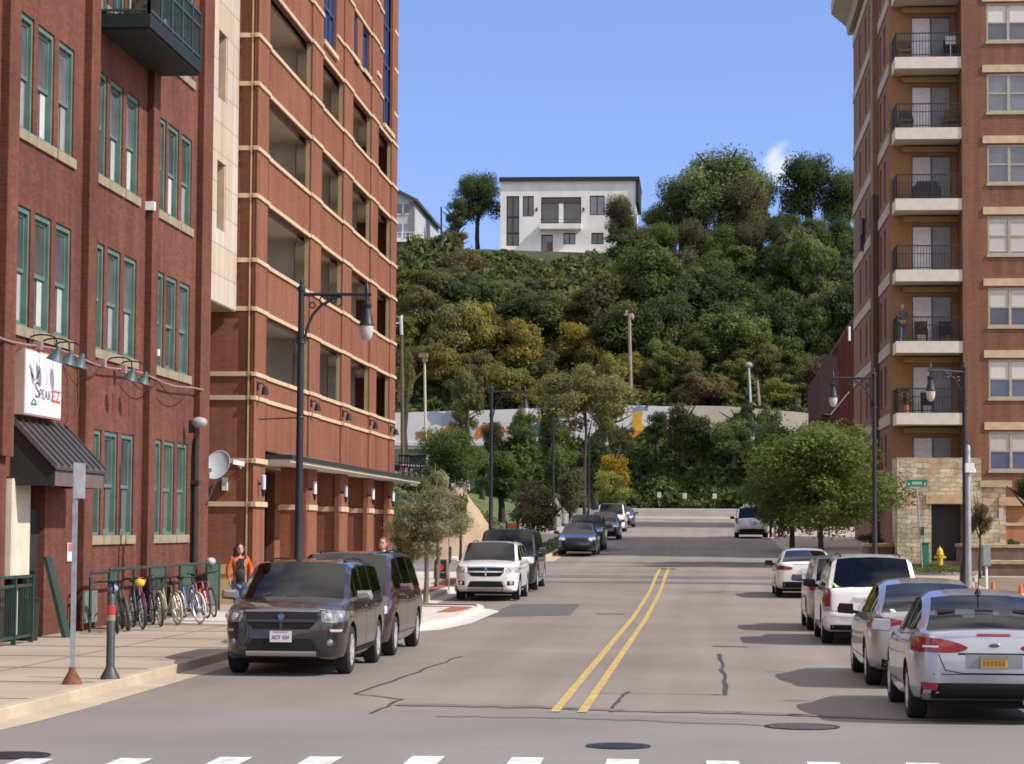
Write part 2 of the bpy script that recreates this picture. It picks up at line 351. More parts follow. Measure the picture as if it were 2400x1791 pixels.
M['walk_new'] = mk('walk_new', (.50, .46, .41), .9, col2=(.58, .53, .48), scale=.8, world=True, fine=.08)
M['kerb'] = mk('kerb', (.36, .29, .21), .9, col2=(.47, .39, .29), scale=1.1, detail=9, world=True, fine=.15)
M['brick_paver'] = mk('brick_paver', (.26, .085, .055), .9, col2=(.33, .12, .08), scale=3, world=True, fine=.2)
M['grass'] = mk('grass', (.05, .085, .02), .95, col2=(.10, .13, .035), scale=1.5, detail=10, world=True, fine=.3)
M['dirt'] = mk('dirt', (.13, .10, .065), .95, col2=(.20, .155, .10), scale=.7, detail=10, world=True, fine=.25)
M['hill'] = mk('hill', (.020, .035, .012), .95, col2=(.045, .05, .02), scale=.25, detail=10, world=True)
M['sand'] = mk('sand', (.33, .24, .155), .95, col2=(.43, .325, .22), scale=1.2, detail=9, fine=.2, bump=.4)
M['bark'] = mk('bark', (.05, .038, .028), .95, var=.35, scale=6)
M['bark_pale'] = mk('bark_pale', (.17, .14, .105), .95, var=.3, scale=6)
M['pole_wood'] = mk('pole_wood', (.26, .215, .17), .9, var=.2, scale=3)
M['globe'] = mk('globe', (.52, .47, .45), .25, var=.08, scale=8)
M['red'] = mk('red', (.45, .03, .025), .5, var=.1)
M['orange'] = mk('orange', (.55, .11, .03), .6, var=.1)
M['hyd_yellow'] = mk('hyd_yellow', (.62, .42, .03), .45, var=.1)
M['street_green'] = mk('street_green', (.02, .17, .11), .4, var=.05)
M['elec_grey'] = mk('elec_grey', (.25, .29, .31), .5, var=.08)
M['wood'] = mk('wood', (.36, .23, .12), .7, var=.15)
# ---------------------------------------------------------------- terrain, road, pavements
def sm(t): t = max(0, min(1, t)); return t * t * (3 - 2 * t)
def gz(x, Y):
    z = zr(Y)
    if Y < 228:
        t = sm((-x - 11.5) / 6) * sm((Y - 108) / 30); z = z + t * max(0, 5.1 - z)
        return z
    zb = 4.0 + 1.1 * sm((-x - 11.5) / 6)
    if Y < 247: return zb + (10.4 - zb) * sm((Y - 229) / 14)
    rim = 287 + 6 * math.sin(x * .06 + .6)
    w = 1.6 * math.sin(x * .21 + Y * .13) + 1.1 * math.sin(x * .47 - Y * .2)
    if Y < rim: return 13.4 + (36 - 13.4) * ((Y - 247) / (rim - 247)) ** .92 + w * sm((Y - 248) / 6) * sm((rim - Y) / 6)
    return 36 - 10 * sm((Y - 360) / 300)
xs = [-3000, -1200, -500, -250, -150] + list(np.arange(-110, -12, 7)) + list(np.arange(-12, 12.1, 2)) + list(np.arange(18, 115, 7)) + [150, 250, 500, 1200, 3000]
ys = [-3000, -800, -200, -40, 0, 20] + list(np.arange(30, 226, 6)) + list(np.arange(228, 247, 2.0)) + [247.2] + list(np.arange(249, 298, 2.4)) + [305, 320, 350, 400, 500, 800, 1600, 4000]
mb = MB(); nx = len(xs)
for Y in ys:
    for x in xs:
        on_road = -7 < x < 5 and Y < 228
        mb.v.append((x, Y, gz(x, Y) - (.06 if Y < 228 else 0)))
for j in range(len(ys) - 1):
    for i in range(nx - 1):
        mb.f.append((j * nx + i, j * nx + i + 1, (j + 1) * nx + i + 1, (j + 1) * nx + i))
g = mb.build('ground', M['dirt'], smooth=True); g['kind'] = 'structure'
g.data.materials.append(M['hill']); g.data.materials.append(M['grass'])
for p in g.data.polygons:
    c = p.center
    if c.y > 228: p.material_index = 1 if c.y < 284 else 2
    elif c.x < -12 and c.y > 112: p.material_index = 2
PY = [-40, 20, 58, 63, 68, 72, 76, 80, 85, 90, 95, 99, 103, 107, 112, 118, 125, 136, 148, 160, 175, 190, 202, 214, 226]
def strip(name, x0, x1, Y0, Y1, dz, m, h=0, kind='structure', fx=None):
    """sheet (or raised slab when h) along the street following the road profile; fx(Y)->(x0,x1)"""
    Ys = sorted({Y0, Y1, *[y for y in PY if Y0 < y < Y1]}); mb = MB()
    pr = [(*(fx(Y) if fx else (x0, x1)), Y, zr(Y) + dz) for Y in Ys]
    for (a, b, Y, z) in pr:
        mb.v += [(a, Y, z), (b, Y, z)]
        if h: mb.v += [(a, Y, z - h), (b, Y, z - h)]
    k = 4 if h else 2
    for i in range(len(pr) - 1):
        a = i * k; b = a + k
        mb.f.append((a, a + 1, b + 1, b))
        if h: mb.f += [(a, b, b + 2, a + 2), (a + 1, a + 3, b + 3, b + 1)]
    if h: mb.f += [(0, 2, 3, 1), (len(mb.v) - 4, len(mb.v) - 3, len(mb.v) - 1, len(mb.v) - 2)]
    o = mb.build(name, m); o['kind'] = kind; return o
def quadmark(name, pts, dz, m, kind='structure'):
    mb = MB(); mb.add([(p[0], p[1], zr(p[1]) + dz) for p in pts], [tuple(range(len(pts)))]); o = mb.build(name, m)
    if kind: o['kind'] = kind
    return o
KL, KR = -7.75, 4.65
strip('road', -7.75, 4.65, -40, 97, 0, M['asphalt'])
strip('road', -6.6, 4.4, 97, 226, 0, M['asphalt'])
# cross streets: one at the camera, one beyond the white car, one at the foot of the bluff
quadmark('cross_street', [(-70, -14), (70, -14), (70, 20), (12, 24.6), (4.2, 26.6), (-2.2, 28.3), (-7.35, 28.6), (-7.35, 26), (-7.6, 24.2), (-8.4, 22.6), (-12, 21.1), (-70, 20)], .004, M['asphalt_grey'])
mb = MB()
for Ya, Yb, x0, x1 in ((84, 97, 4.4, 70), (84, 97, -60, -7.75)):
    mb.add([(x0, Ya, zr(Ya) + .0), (x1, Ya, zr(Ya) + .0), (x1, Yb, zr(Yb) + .0), (x0, Yb, zr(Yb) + .0)], [(0, 1, 2, 3)])
o = mb.build('side_street', M['asphalt_grey']); o['kind'] = 'structure'
mb = MB()
for x0, x1 in ((-120, -6.6), (4.4, 120)):
    mb.add([(x0, 202, zr(202) + .03), (x1, 202, zr(202) + .03), (x1, 226, zr(226) + .03), (x0, 226, zr(226) + .03)], [(0, 1, 2, 3)])
mb.build('end_street', M['asphalt'])['kind'] = 'structure'
quadmark('asphalt_patch', [onG(*p) for p in ((1137, 1446), (1336, 1443), (1360, 1416), (1202, 1417))], .006, M['asphalt_patch'])
# left pavement with corner radius at the near cross street
KY = [21.6, 22.2, 23.0, 23.8, 24.8, 26, 28, 34, 42]
KX = [-12.6, -9.9, -8.75, -8.2, -7.9, -7.8, -7.76, -7.75, -7.75]
def kx(Y): return float(np.interp(Y, KY, KX))
mb = MB(); out = []
Ys = [21.6, 21.9, 22.2, 22.6, 23, 23.4, 23.8, 24.3, 24.8, 25.4, 26, 27, 28, 30, 33, 36, 39, 42, 49.2]
for Y in Ys: mb.v += [(-60, Y, .14), (kx(Y) - .16, Y, .14)]
for i in range(len(Ys) - 1): mb.f.append((2 * i, 2 * i + 1, 2 * i + 3, 2 * i + 2))
n = len(mb.v); mb.add([(-60, 49.2, .14), (KL - .16, 49.2, .14), (KL - .16, 62.5, .16), (-60, 62.5, .16)], [(0, 1, 2, 3)])
mb.build('sidewalk', M['walk'])['kind'] = 'structure'
def kerbrun(name, pts, m=None):
    """kerb: gutter pan, face and top along a polyline, road side on the right of travel"""
    mb = MB(); sec = [(-.16, .145), (-.01, .145), (0.0, .13), (.015, .012), (.42, .006)]
    for i, p in enumerate(pts):
        a = Vector(pts[max(i - 1, 0)][:2]); b = Vector(pts[min(i + 1, len(pts) - 1)][:2]); d = (b - a).normalized(); nrm = Vector((d.y, -d.x))
        for s, h in sec:
            x, y = p[0] + nrm.x * s, p[1] + nrm.y * s; mb.v.append((x, y, zr(y) + h))
    k = len(sec)
    for i in range(len(pts) - 1):
        for j in range(k - 1): mb.f.append((i * k + j, i * k + j + 1, (i + 1) * k + j + 1, (i + 1) * k + j))
    o = mb.build(name, m or M['kerb']); o['kind'] = 'structure'; return o
kerbrun('kerb', [(kx(Y), Y) for Y in Ys])
# pavement joints
mb = MB()
for Y in [25, 27.5, 30.5, 33.5, 36.5, 39.5, 42.5, 45.5, 48.5]: mb.box((-12.1, Y - .012, .141), (kx(Y) - .17, Y + .012, .146))
mb.box((-9.83, 29, .141), (-9.81, 49, .1455))
mb.build('sidewalk_joint', mk('joint', (.14, .11, .085), .95))['kind'] = 'structure'
# bump-out (kerb extension) of new concrete with a paver strip
BO = [(-7.75, 48.2), (-6.5, 49.0), (-5.95, 50.5), (-5.65, 54), (-5.6, 61.0), (-5.8, 62.0), (-7.75, 62.5)]
mb = MB(); mb.prism([(p[0], p[1]) for p in BO] + [(-11.6, 62.5), (-11.6, 49.2)], 'z', -.02, .15)
mb.build('bump_out', M['walk_new'])['kind'] = 'structure'
kerbrun('kerb', BO, M['walk_new'])
mb = MB(); mb.prism([(-6.35, 56.6), (-5.95, 56.8), (-5.75, 59.6), (-5.9, 60.8), (-7.6, 61.8), (-8.6, 61.8), (-8.6, 60.7), (-6.4, 60.6)], 'z', .152, .156)
mb.build('paver_strip', M['brick_paver'])['kind'] = 'structure'
strip('sidewalk', -14.5, KL - .1, 62.5, 84, .15, M['walk_new'], h=.3)
kerbrun('kerb', [(KL, Y) for Y in (62.5, 68, 72, 76, 80, 82)] + [(-8.2, 83.4), (-9.2, 84), (-14, 84.2)], M['walk_new'])
strip('paver_strip', -8.5, -8.0, 62.6, 80, .156, M['brick_paver'])
# beyond the side street, left: verge and pavement
strip('grass_verge', -7.9, -6.55, 98, 226, .12, M['grass'], h=.25)
strip('sidewalk', -9.6, -7.9, 98, 226, .13, M['walk'], h=.3)
kerbrun('kerb', [(-11, 97.2), (-7.6, 97.4), (-6.8, 97.9), (-6.5, 98.8), (-6.5, 112), (-6.5, 125), (-6.5, 148), (-6.5, 190), (-6.5, 202)])
# right pavement
kerbrun('kerb', [(p[0], p[1]) for p in reversed([(9.5, 27.4), (6.2, 28.0), (5.2, 29), (4.8, 31), (4.65, 34), (4.65, 58), (4.65, 68), (4.65, 76), (4.7, 81), (5.3, 83.4), (8, 84)])])
strip('sidewalk', 4.75, 40, 29, 84, .14, M['walk'], h=.3)
strip('lawn', 9.2, 40, 58, 83, .155, M['dirt'])
strip('sidewalk', 4.5, 40, 98, 202, .14, M['walk'], h=.3)
kerbrun('kerb', [(p[0], p[1]) for p in reversed([(8, 97.2), (5.2, 97.5), (4.5, 98.5), (4.4, 112), (4.4, 125), (4.4, 148), (4.4, 190), (4.4, 202)])])
strip('paver_strip', 4.8, 5.6, 34, 84, .146, M['paver_red'])
# end kerb under the bluff
strip('sidewalk', -60, 60, 226.6, 229, .16, M['walk_new'], h=.3)
# dark tyre tracks and paver crossings (old crosswalk) at the side street
def acr(name, y0, y1, m, x0=-6.5, x1=4.3, dz=.008, tilt=0):
    quadmark(name, [(x0, y0 + tilt), (x1, y0), (x1, y1), (x0, y1 + tilt)], dz, m)
acr('crosswalk', 80.2, 81.2, M['tyre_track'], dz=.008); acr('crosswalk', 83.4, 85.2, M['tyre_track'], dz=.008)
acr('crosswalk', 97.4, 98.6, M['paver_red'], dz=.008); acr('crosswalk', 94.0, 94.5, M['paver_red'], x0=-4, dz=.008)
acr('crosswalk', 126, 129, M['paver_red'], dz=.008); acr('crosswalk', 199, 204, M['walk'], dz=.012)
# tar seams at the near cross street
def seam(pts, w, dz=.007, name='tar_seam', m=None):
    mb = MB()
    for i, p in enumerate(pts):
        a = pts[max(i - 1, 0)]; b = pts[min(i + 1, len(pts) - 1)]; d = (Vector(b[:2]) - Vector(a[:2])).normalized(); nn = Vector((-d.y, d.x)) * (w * random.uniform(.7, 1.2) / 2)
        mb.v += [(p[0] + nn.x, p[1] + nn.y, zr(p[1]) + dz), (p[0] - nn.x, p[1] - nn.y, zr(p[1]) + dz)]
    for i in range(len(pts) - 1): mb.f.append((2 * i, 2 * i + 1, 2 * i + 3, 2 * i + 2))
    o = mb.build(name, m or M['tar']); o['kind'] = 'structure'; return o
def wig(pp, n=7, j=.05):
    pp = [onG(*p) for p in pp]; out = []
    for a, b in zip(pp[:-1], pp[1:]):
        for k in range(n): out.append(a.lerp(b, k / n) + Vector((random.uniform(-j, j), random.uniform(-j, j), 0)))
    return out + [pp[-1]]
S = 1.084
seam(wig([(940, 1653), (1281, 1660), (1500, 1668), (1745, 1673), (1900, 1680), (2400, 1697)], 9, .1), .34, m=M['tyre_track'], dz=.0085)
seam(wig([(1020, 1680), (1281, 1684), (1500, 1691), (1790, 1702)], 9, .06), .14, m=M['tyre_track'], dz=.0085)
seam(wig([(995 * S, 1420 * S), (880 * S, 1462 * S), (770 * S, 1502 * S), (872 * S, 1513 * S), (800 * S, 1545 * S)], 6, .04), .045)
seam(wig([(1557 * S, 1415 * S), (1562 * S, 1450 * S), (1570 * S, 1505 * S), (1538 * S, 1503 * S)], 6, .03), .06)
seam(wig([(1362 * S, 1497 * S), (1345 * S, 1508 * S), (1322 * S, 1542 * S)], 6, .03), .05)
seam(wig([(1545 * S, 1398 * S), (1617 * S, 1400 * S)], 6, .03), .22); seam(wig([(1290 * S, 1328 * S), (1352 * S, 1329 * S)], 6, .03), .25)
seam(wig([(1380, 1626), (1550, 1627), (1680, 1630)], 6, .04), .03); seam(wig([(1120, 1530), (1300, 1533), (1420, 1534)], 6, .04), .025)
# painted lines
def yline(x, Y0, Y1, m, w=.115):
    return strip('centre_line', x - w / 2, x + w / 2, Y0, Y1, .010, m, fx=lambda Y: (x + .003 * (Y - 28) - w / 2, x + .003 * (Y - 28) + w / 2))
yline(-1.73, 28.2, 92, M['yellow']); yline(-1.40, 28.2, 92.5, M['yellow'])
strip('centre_line', -1.5, -1.4, 98.5, 190, .010, M['yellow_faded']); strip('centre_line', -1.2, -1.1, 98.5, 190, .010, M['yellow_faded'])
for px, py in ((52, 1780), (283, 1779), (517, 1776), (727, 1775), (968, 1774), (1200, 1777), (1423, 1781), (1655, 1785), (1890, 1788), (2122, 1790)):
    d = ray(px, py); a = CAMP + d * (-2.2 / d.z); x = a.x; Yt = a.y
    quadmark('crosswalk_bar', [(x, 19.0), (x + .31, 19.0), (x + .31, Yt), (x, Yt)], .010, M['road_white'])
# manhole covers
def manhole(p, r, label, m):
    t = thing('manhole_cover', label, 'manhole cover', p, group='manhole covers in the road')
    mb = MB(); mb.lathe([(r * .87, .009), (r, .009), (r, .015), (r * .87, .013)], n=36, closed=True); link('rim', mb.mesh('rim', True), M['iron'], t)
    mb = MB(); mb.lathe([(0, .010), (r * .87, .010)], n=36)
    for k in range(-5, 6):
        w = math.sqrt(max(.01, (r * .8) ** 2 - (k * r * .15) ** 2)); mb.box((-w, k * r * .15 - .012, .010), (w, k * r * .15 + .012, .016))
    link('lid', mb.mesh('lid'), m, t)
M['lid'] = mk('lid', (.05, .047, .055), .55, metal=.4, var=.3, scale=12)
manhole(onG(1449, 1753), .33, 'dark iron manhole cover just beyond the white crosswalk bars', M['lid'])
manhole(onG(1880, 1707), .42, 'worn brownish manhole cover beside the silver hatchback sedan', mk('lid_worn', (.115, .095, .09), .8, var=.3, scale=10))
manhole(onG(30, 1774), .36, 'dark manhole cover by the first crosswalk bar near the pavement corner', M['lid'])
manhole(onG(1562, 1334), .36, 'small far manhole cover past the yellow lines in the side street', M['lid'])
# ---------------------------------------------------------------- old brick building (street face x = XO)
XO = -12.2
old = thing('brick_building', 'old red brick loft building with tall narrow green sash windows on the near left', 'building', (XO, 48, 0))
BAYS = [(41.45, 46.2), (46.95, 51.55), (52.25, 56.75)]
WIN = {0: [41.62, 43.0, 44.4], 1: [46.96, 48.32, 49.72], 2: [52.36, 53.68, 55.08]}
WW = 1.10
FL = [(2.0, 4.15), (5.78, 7.95), (9.33, 11.46), (12.9, 15.0), (16.5, 18.6)]
holes = []
for b, wl in WIN.items():
    for fi, (z0, z1) in enumerate(FL):
        if fi == 0 and b == 0: continue
        for y in wl: holes.append((y, y + WW, z0, z1))
# bays left of the frame
for fi, (z0, z1) in enumerate(FL):
    for y in (36.4, 37.8, 39.2): holes.append((y, y + WW, z0, z1))
door = (41.5, 44.0, .14, 3.05)
mb = MB(); wall(mb, 'x', XO, 30, 57.9, -.2, 21, holes + [door], .24, 1)
mb.build('brick_wall', M['old_brick'], old)
mb = MB()
for (a, b) in ((57.9, None),):
    mb.add([(XO, 57.9, -.2), (XO, 57.9, 21), (-32, 57.9, 21), (-32, 57.9, -.2)], [(0, 1, 2, 3)])
mb.add([(XO, 30, 21), (XO, 57.9, 21), (-32, 57.9, 21), (-32, 30, 21)], [(0, 1, 2, 3)]); mb.add([(XO, 30, -.2), (XO, 30, 21), (-32, 30, 21), (-32, 30, -.2)], [(0, 1, 2, 3)])
mb.build('rear_wall', M['old_brick'], old)
for y0, y1 in ((40.75, 41.4), (46.25, 46.9), (51.6, 52.2), (56.8, 57.9)):
    mb = MB(); zb = 3.4 if y0 < 41 else -.1
    mb.box((XO - .05, y0 + .004, zb), (XO + .15, y1, 21.1)); mb.build('pier', M['old_brick'], old)
    mb = MB(); mb.box((XO - .02, y0 - .02, max(zb, .05) + .02), (XO + .145, y0 + .0, 21)); mb.build('pier_return', M['old_brick_dark'], old)  # darker brick puts the shade of the pier's return side into colour
# window prototype: outer frame, upper and lower sash, panes
def old_window(z0, z1, blind):
    h = z1 - z0; w = WW; d = -.055
    p = MB(); t = .075
    p.box((d - .1, 0, 0), (d + .02, t, h)); p.box((d - .1, w - t, 0), (d + .02, w, h)); p.box((d - .1, t, h - .1), (d + .02, w - t, h)); p.box((d - .1, t, 0), (d + .02, w - t, .06))
    s = MB(); m_ = h * .46
    for (a, b, dd) in ((.06, m_ + .05, -.085), (m_, h - .1, -.045)):
        s.box((d + dd - .04, t, a), (d + dd, t + .06, b)); s.box((d + dd - .04, w - t - .06, a), (d + dd, w - t, b)); s.box((d + dd - .041, t + .06, b - .07), (d + dd + .001, w - t - .06, b)); s.box((d + dd - .041, t + .06, a), (d + dd + .001, w - t - .06, a + .07))
    gl = MB(); gl.add([(d - .105, t, .06), (d - .105, w - t, .06), (d - .105, w - t, m_), (d - .105, t, m_)], [(0, 1, 2, 3)]); gl.add([(d - .065, t, m_), (d - .065, w - t, m_), (d - .065, w - t, h - .1), (d - .065, t, h - .1)], [(0, 1, 2, 3)])
    bl = MB(); bl.box((d - .098, w * .6, .1), (d - .086, w - t - .05, m_ - .02))
    return p.mesh('window'), s.mesh('sash'), gl.mesh('pane'), bl.mesh('curtain')
PW = old_window(FL[1][0], FL[1][1], 1)
PG = old_window(FL[0][0], FL[0][1], 0)
OLDC = mk('old_curtain', (.36, .37, .36), .85, var=.15, rnd=.35)
screen = mk('screen', (.115, .105, .10), .6, var=.06)
for (y, y1, z0, z1) in holes:
    ground_floor = z0 < 3; P_ = PG if ground_floor else PW
    rel = (0, y - 48, z0)
    wdo = link('window', P_[0], M['teal'], old, rel); wdo.scale.z = (z1 - z0) / ((FL[0] if ground_floor else FL[1])[1] - (FL[0] if ground_floor else FL[1])[0])
    link('sash', P_[1], M['teal'], wdo); link('pane', P_[2], M['old_glass'], wdo)
    if not ground_floor and random.random() < .8 and y > 41: link('curtain', P_[3], OLDC, wdo)
    if ground_floor: link('screen', P_[3], screen, wdo).hide_render = False
for (z0, z1) in FL:
    for wl in list(WIN.values()) + [[36.4, 37.8, 39.2]]:
        if z0 < 3 and wl[0] < 46: continue
        mb = MB()
        for y in wl: mb.box((XO - .1, y - .13 + (.012), z0 - .19), (XO + .05, y + WW + .13 - .01, z0 - .004))
        mb.build('window_sill', M['limestone'], old)
# entrance: dark interior, plank door
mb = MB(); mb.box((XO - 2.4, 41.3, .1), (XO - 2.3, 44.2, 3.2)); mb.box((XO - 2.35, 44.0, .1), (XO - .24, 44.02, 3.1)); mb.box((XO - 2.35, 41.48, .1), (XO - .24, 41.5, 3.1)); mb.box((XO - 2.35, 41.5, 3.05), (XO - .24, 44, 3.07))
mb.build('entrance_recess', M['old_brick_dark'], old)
mb = MB(); mb.box((XO - .2, 43.3, .14), (XO - .12, 44.0, 2.5)); mb.build('entrance_door', M['black_matte'], old)
mb = MB(); mb.box((XO - .02, 41.55, 1.25), (XO + .09, 42.72, 3.02)); mb.box((XO + .09, 41.6, 1.3), (XO + .1, 42.67, 2.97))
mb.build('notice_panel', mk('cream_board', (.62, .56, .44), .7), old)
# downpipe and conduit
mb = MB(); mb.tube([(XO + .1, 56.62, .15), (XO + .1, 56.62, 3.9), (XO + .1, 56.7, 4.3)], .075, 10); mb.box((XO, 56.5, 3.2), (XO + .2, 56.74, 3.3)); mb.build('downpipe', M['black_matte'], old, True)
mb = MB(); pts = [(XO + .17, 30 + k, 5.45 + .05 * math.sin(k)) for k in range(28)]; mb.tube(pts, .022, 6)
for y in (42.6, 47.2, 48.9): mb.box((XO + .12, y, 5.38), (XO + .26, y + .18, 5.54))
mb.build('conduit', mk('pink_conduit', (.30, .20, .19), .6), old)
mb = MB()
for (ya, yb) in ((45.2, 47.2), (49.2, 52.2), (52.2, 55.6)):
    mb.tube([(XO + .2, ya + (yb - ya) * k / 8, 5.40 - .28 * math.sin(math.pi * k / 8)) for k in range(9)], .012, 5)
mb.build('cable', M['black_matte'], old)
mb = MB(); mb.tube([(XO + .2, 45.0, 5.45), (XO + .22, 45.35, 5.2), (XO + .22, 45.4, 4.5), (XO + .18, 45.2, 4.2), (XO + .1, 44.9, 4.1)], .02, 6); mb.build('cable', M['old_brick'], old)
mb = MB(); mb.box((XO + .0, 51.5, 9.15), (XO + .2, 51.66, 9.34)); mb.build('utility_box', M['white'], old); mb = MB(); mb.box((XO + .04, 52.5, 6.0), (XO + .12, 52.62, 6.15)); mb.build('utility_box', M['white'], old)
mb = MB()
for y in (48.9, 50.3): mb.box((XO - .02, y, 4.55), (XO + .006, y + .09, 4.95))
mb.build('wall_vent', M['old_brick_dark'], old)
# balcony with railing, part of the building
BZ = 12.26
bal = MB(); bal.box((XO, 47.35, BZ), (XO + 1.0, 52.2, BZ + .06)); bal.box((XO, 47.3, BZ + .06), (XO + 1.06, 47.4, BZ + .34)); bal.box((XO + .96, 47.4, BZ + .06), (XO + 1.06, 52.25, BZ + .34)); bal.box((XO, 52.15, BZ + .06), (XO + .96, 52.25, BZ + .34)); bal.box((XO, 47.4, BZ + .06), (XO + .96, 52.15, BZ + .12))
bo = bal.build('balcony', mk('balcony_steel', (.012, .02, .02), .6, var=.15, spec=.3), old)
rl = MB()
for (p, q_) in (((XO, 47.35), (XO + 1.02, 47.35)), ((XO + 1.02, 47.35), (XO + 1.02, 52.2)), ((XO + 1.02, 52.2), (XO, 52.2))):
    for z in (BZ + .42, BZ + 1.1, BZ + 1.4): rl.bar((*p, z), (*q_, z), .05)
    n = max(3, int((Vector(q_) - Vector(p)).length / .14))
    for k in range(n + 1):
        a = Vector(p).lerp(Vector(q_), k / n); rl.bar((a.x, a.y, BZ + .3), (a.x, a.y, BZ + 1.4), .06 if k % 7 == 0 else .022)
rl.build('railing', M['teal_dark'], bo)
# things on the balcony
t = thing('balcony_chair', 'dark wicker chair on the green steel balcony of the brick loft building', 'chair', (XO + .65, 48.3, BZ + .12))
mb = MB(); mb.box((XO + .35, 48.0, BZ + .5), (XO + .95, 48.6, BZ + .58)); mb.build('seat', mk('wicker', (.10, .07, .05), .9), t)
mb = MB(); mb.box((XO + .35, 48.55, BZ + .55), (XO + .95, 48.63, BZ + 1.1)); mb.build('backrest', bpy.data.materials['wicker'], t)
for x, y in ((.4, 48.05), (.9, 48.05), (.4, 48.55), (.9, 48.55)):
    mb = MB(); mb.box((XO + x - .03, y - .03, BZ + .12), (XO + x + .03, y + .03, BZ + .5)); mb.build('leg', bpy.data.materials['wicker'], t)
t = thing('plant_pot', 'white flowering pot plant on the green steel balcony edge', 'potted plant', (XO + .84, 49.0, BZ + .12))
mb = MB(); mb.lathe([(0, 0), (.11, 0), (.15, .24), (.12, .24), (0, .2)], (XO + .84, 49.0, BZ + .12)); mb.build('pot', M['dark_green'], t)
mb = MB(); [mb.ell((XO + .84 + random.uniform(-.12, .12), 49 + random.uniform(-.12, .12), BZ + .45 + random.uniform(-.08, .12)), (.05, .05, .05), 6, 4) for _ in range(14)]; mb.build('blossom', M['white'], t)

# ---------------------------------------------------------------- brick garage tower
XT = -11.76; TY0, TY1, TZ = 62.0, 90.6, 27.5
tower = thing('brick_tower', 'tall red brick tower with cream stone bands and open parking decks', 'building', (XT, 62, 0))
COLY = [(62.0, 63.6), (70.6, 72.6), (77.0, 79.0), (83.5, 85.3), (89.0, 90.6)]
OPEN = [(63.6, 70.6), (72.6, 77.0), (79.0, 83.5), (85.3, 89.0)]
DK = [(6.28, 7.89), (9.30, 10.9), (12.29, 13.9), (15.33, 16.85)]
holes = [(a, b, z0, z1) for (a, b) in OPEN for (z0, z1) in DK] + [(a, b, -.1, 3.95) for a, b in OPEN]
BW = [(72.7, 75.4, 17.4, 20.6), (78.4, 80.15, 18.2, 19.75), (81.4, 83.05, 18.2, 19.75), (84.6, 85.5, 18.75, 19.75), (86.7, 89.5, 17.2, 26.5), (66, 68, 18.2, 21.2), (72.7, 75.4, 21.6, 24.4), (78.4, 80.15, 21.6, 23.2), (81.4, 83.05, 21.6, 23.2)]
holes += BW
mb = MB(); wall(mb, 'x', XT, TY0, TY1, -.1, TZ, holes, .14, 1); mb.build('brick_wall', M['tower_brick'], tower)
mb = MB(); mb.add([(XT, TY0, -.1), (XT, TY0, TZ), (-34, TY0, TZ), (-34, TY0, -.1)], [(0, 1, 2, 3)])
mb.add([(XT, TY1, -.1), (XT, TY1, TZ), (-34, TY1, TZ), (-34, TY1, -.1)], [(0, 1, 2, 3)]); mb.add([(XT, TY0, TZ), (XT, TY1, TZ), (-34, TY1, TZ), (-34, TY0, TZ)], [(0, 1, 2, 3)])
mb.build('gable_wall', M['tower_brick'], tower)
for k, (a, b) in enumerate(COLY):                          # pilasters, slightly proud
    mb = MB(); mb.box((XT - .05, a + (.0 if k else -.05), 3.97 if k else -.1), (XT + .05, b, TZ - .2 if k not in (4,) else TZ - .2)); mb.build('pilaster', M['tower_brick'], tower)
    mb = MB(); mb.box((XT + .046, b - .06, 4.0), (XT + .054, b - .02, 17)); mb.build('control_joint', M['old_brick_dark'], tower)
BANDZ = [5.53, 6.16, 7.89, 9.18, 10.9, 12.17, 13.9, 15.2, 16.85, 18.06, 19.78, 21.25, 22.95, 24.4, 26]
for z in BANDZ:
    segs = [(61.85, 90.72)]
    if z > 17: segs = [(61.85, 72.6), (75.5, 86.6), (89.6, 90.72)]
    mb = MB()
    for a, b in segs:
        mb.box((XT - .02, a, z), (XT + .055, b, z + .105))
        for (c0, c1) in COLY:
            if a <= c0 and c1 <= b + .2: mb.box((XT + .05, max(a, c0 - .1), z + .002), (XT + .095, min(b, c1 + .05), z + .107))
    mb.box((-34, TY0 - .06, z), (XT - .03, TY0 + .02, z + .12))
    mb.build('stone_band', M['cream'], tower)
for z in (3.86, 2.72):
    mb = MB(); mb.box((-34, TY0 - .06, z), (XT + .02, TY0 + .02, z + .13)); mb.box((XT + .0, TY0 - .14, z + .002), (XT + .13, 63.62, z + .132)); mb.build('stone_band', M['cream'], tower)
mb = MB(); mb.box((XT - .13, TY0 - .08, .1), (XT - .09, TY0 - .005, TZ)); mb.build('sunlit_corner_strip', mk('sunlit_corner_strip', (.50, .33, .17), .8), tower)  # thin pale strip, sunlight on the narrow corner face put into its colour
mb = MB(); mb.box((XT + .0, TY0 - .103, .1), (XT + .04, TY0 - .093, TZ)); mb.build('corner_joint', M['old_brick_dark'], tower)
mb = MB(); mb.box((-20, TY0 - .12, .1), (XT - .4, TY0 - .01, .95)); mb.box((-20, TY0 - .16, .95), (XT - .4, TY0 - .01, 1.2)); mb.build('stone_plinth', mk('plinth', (.46, .33, .15), .85, var=.15), tower)
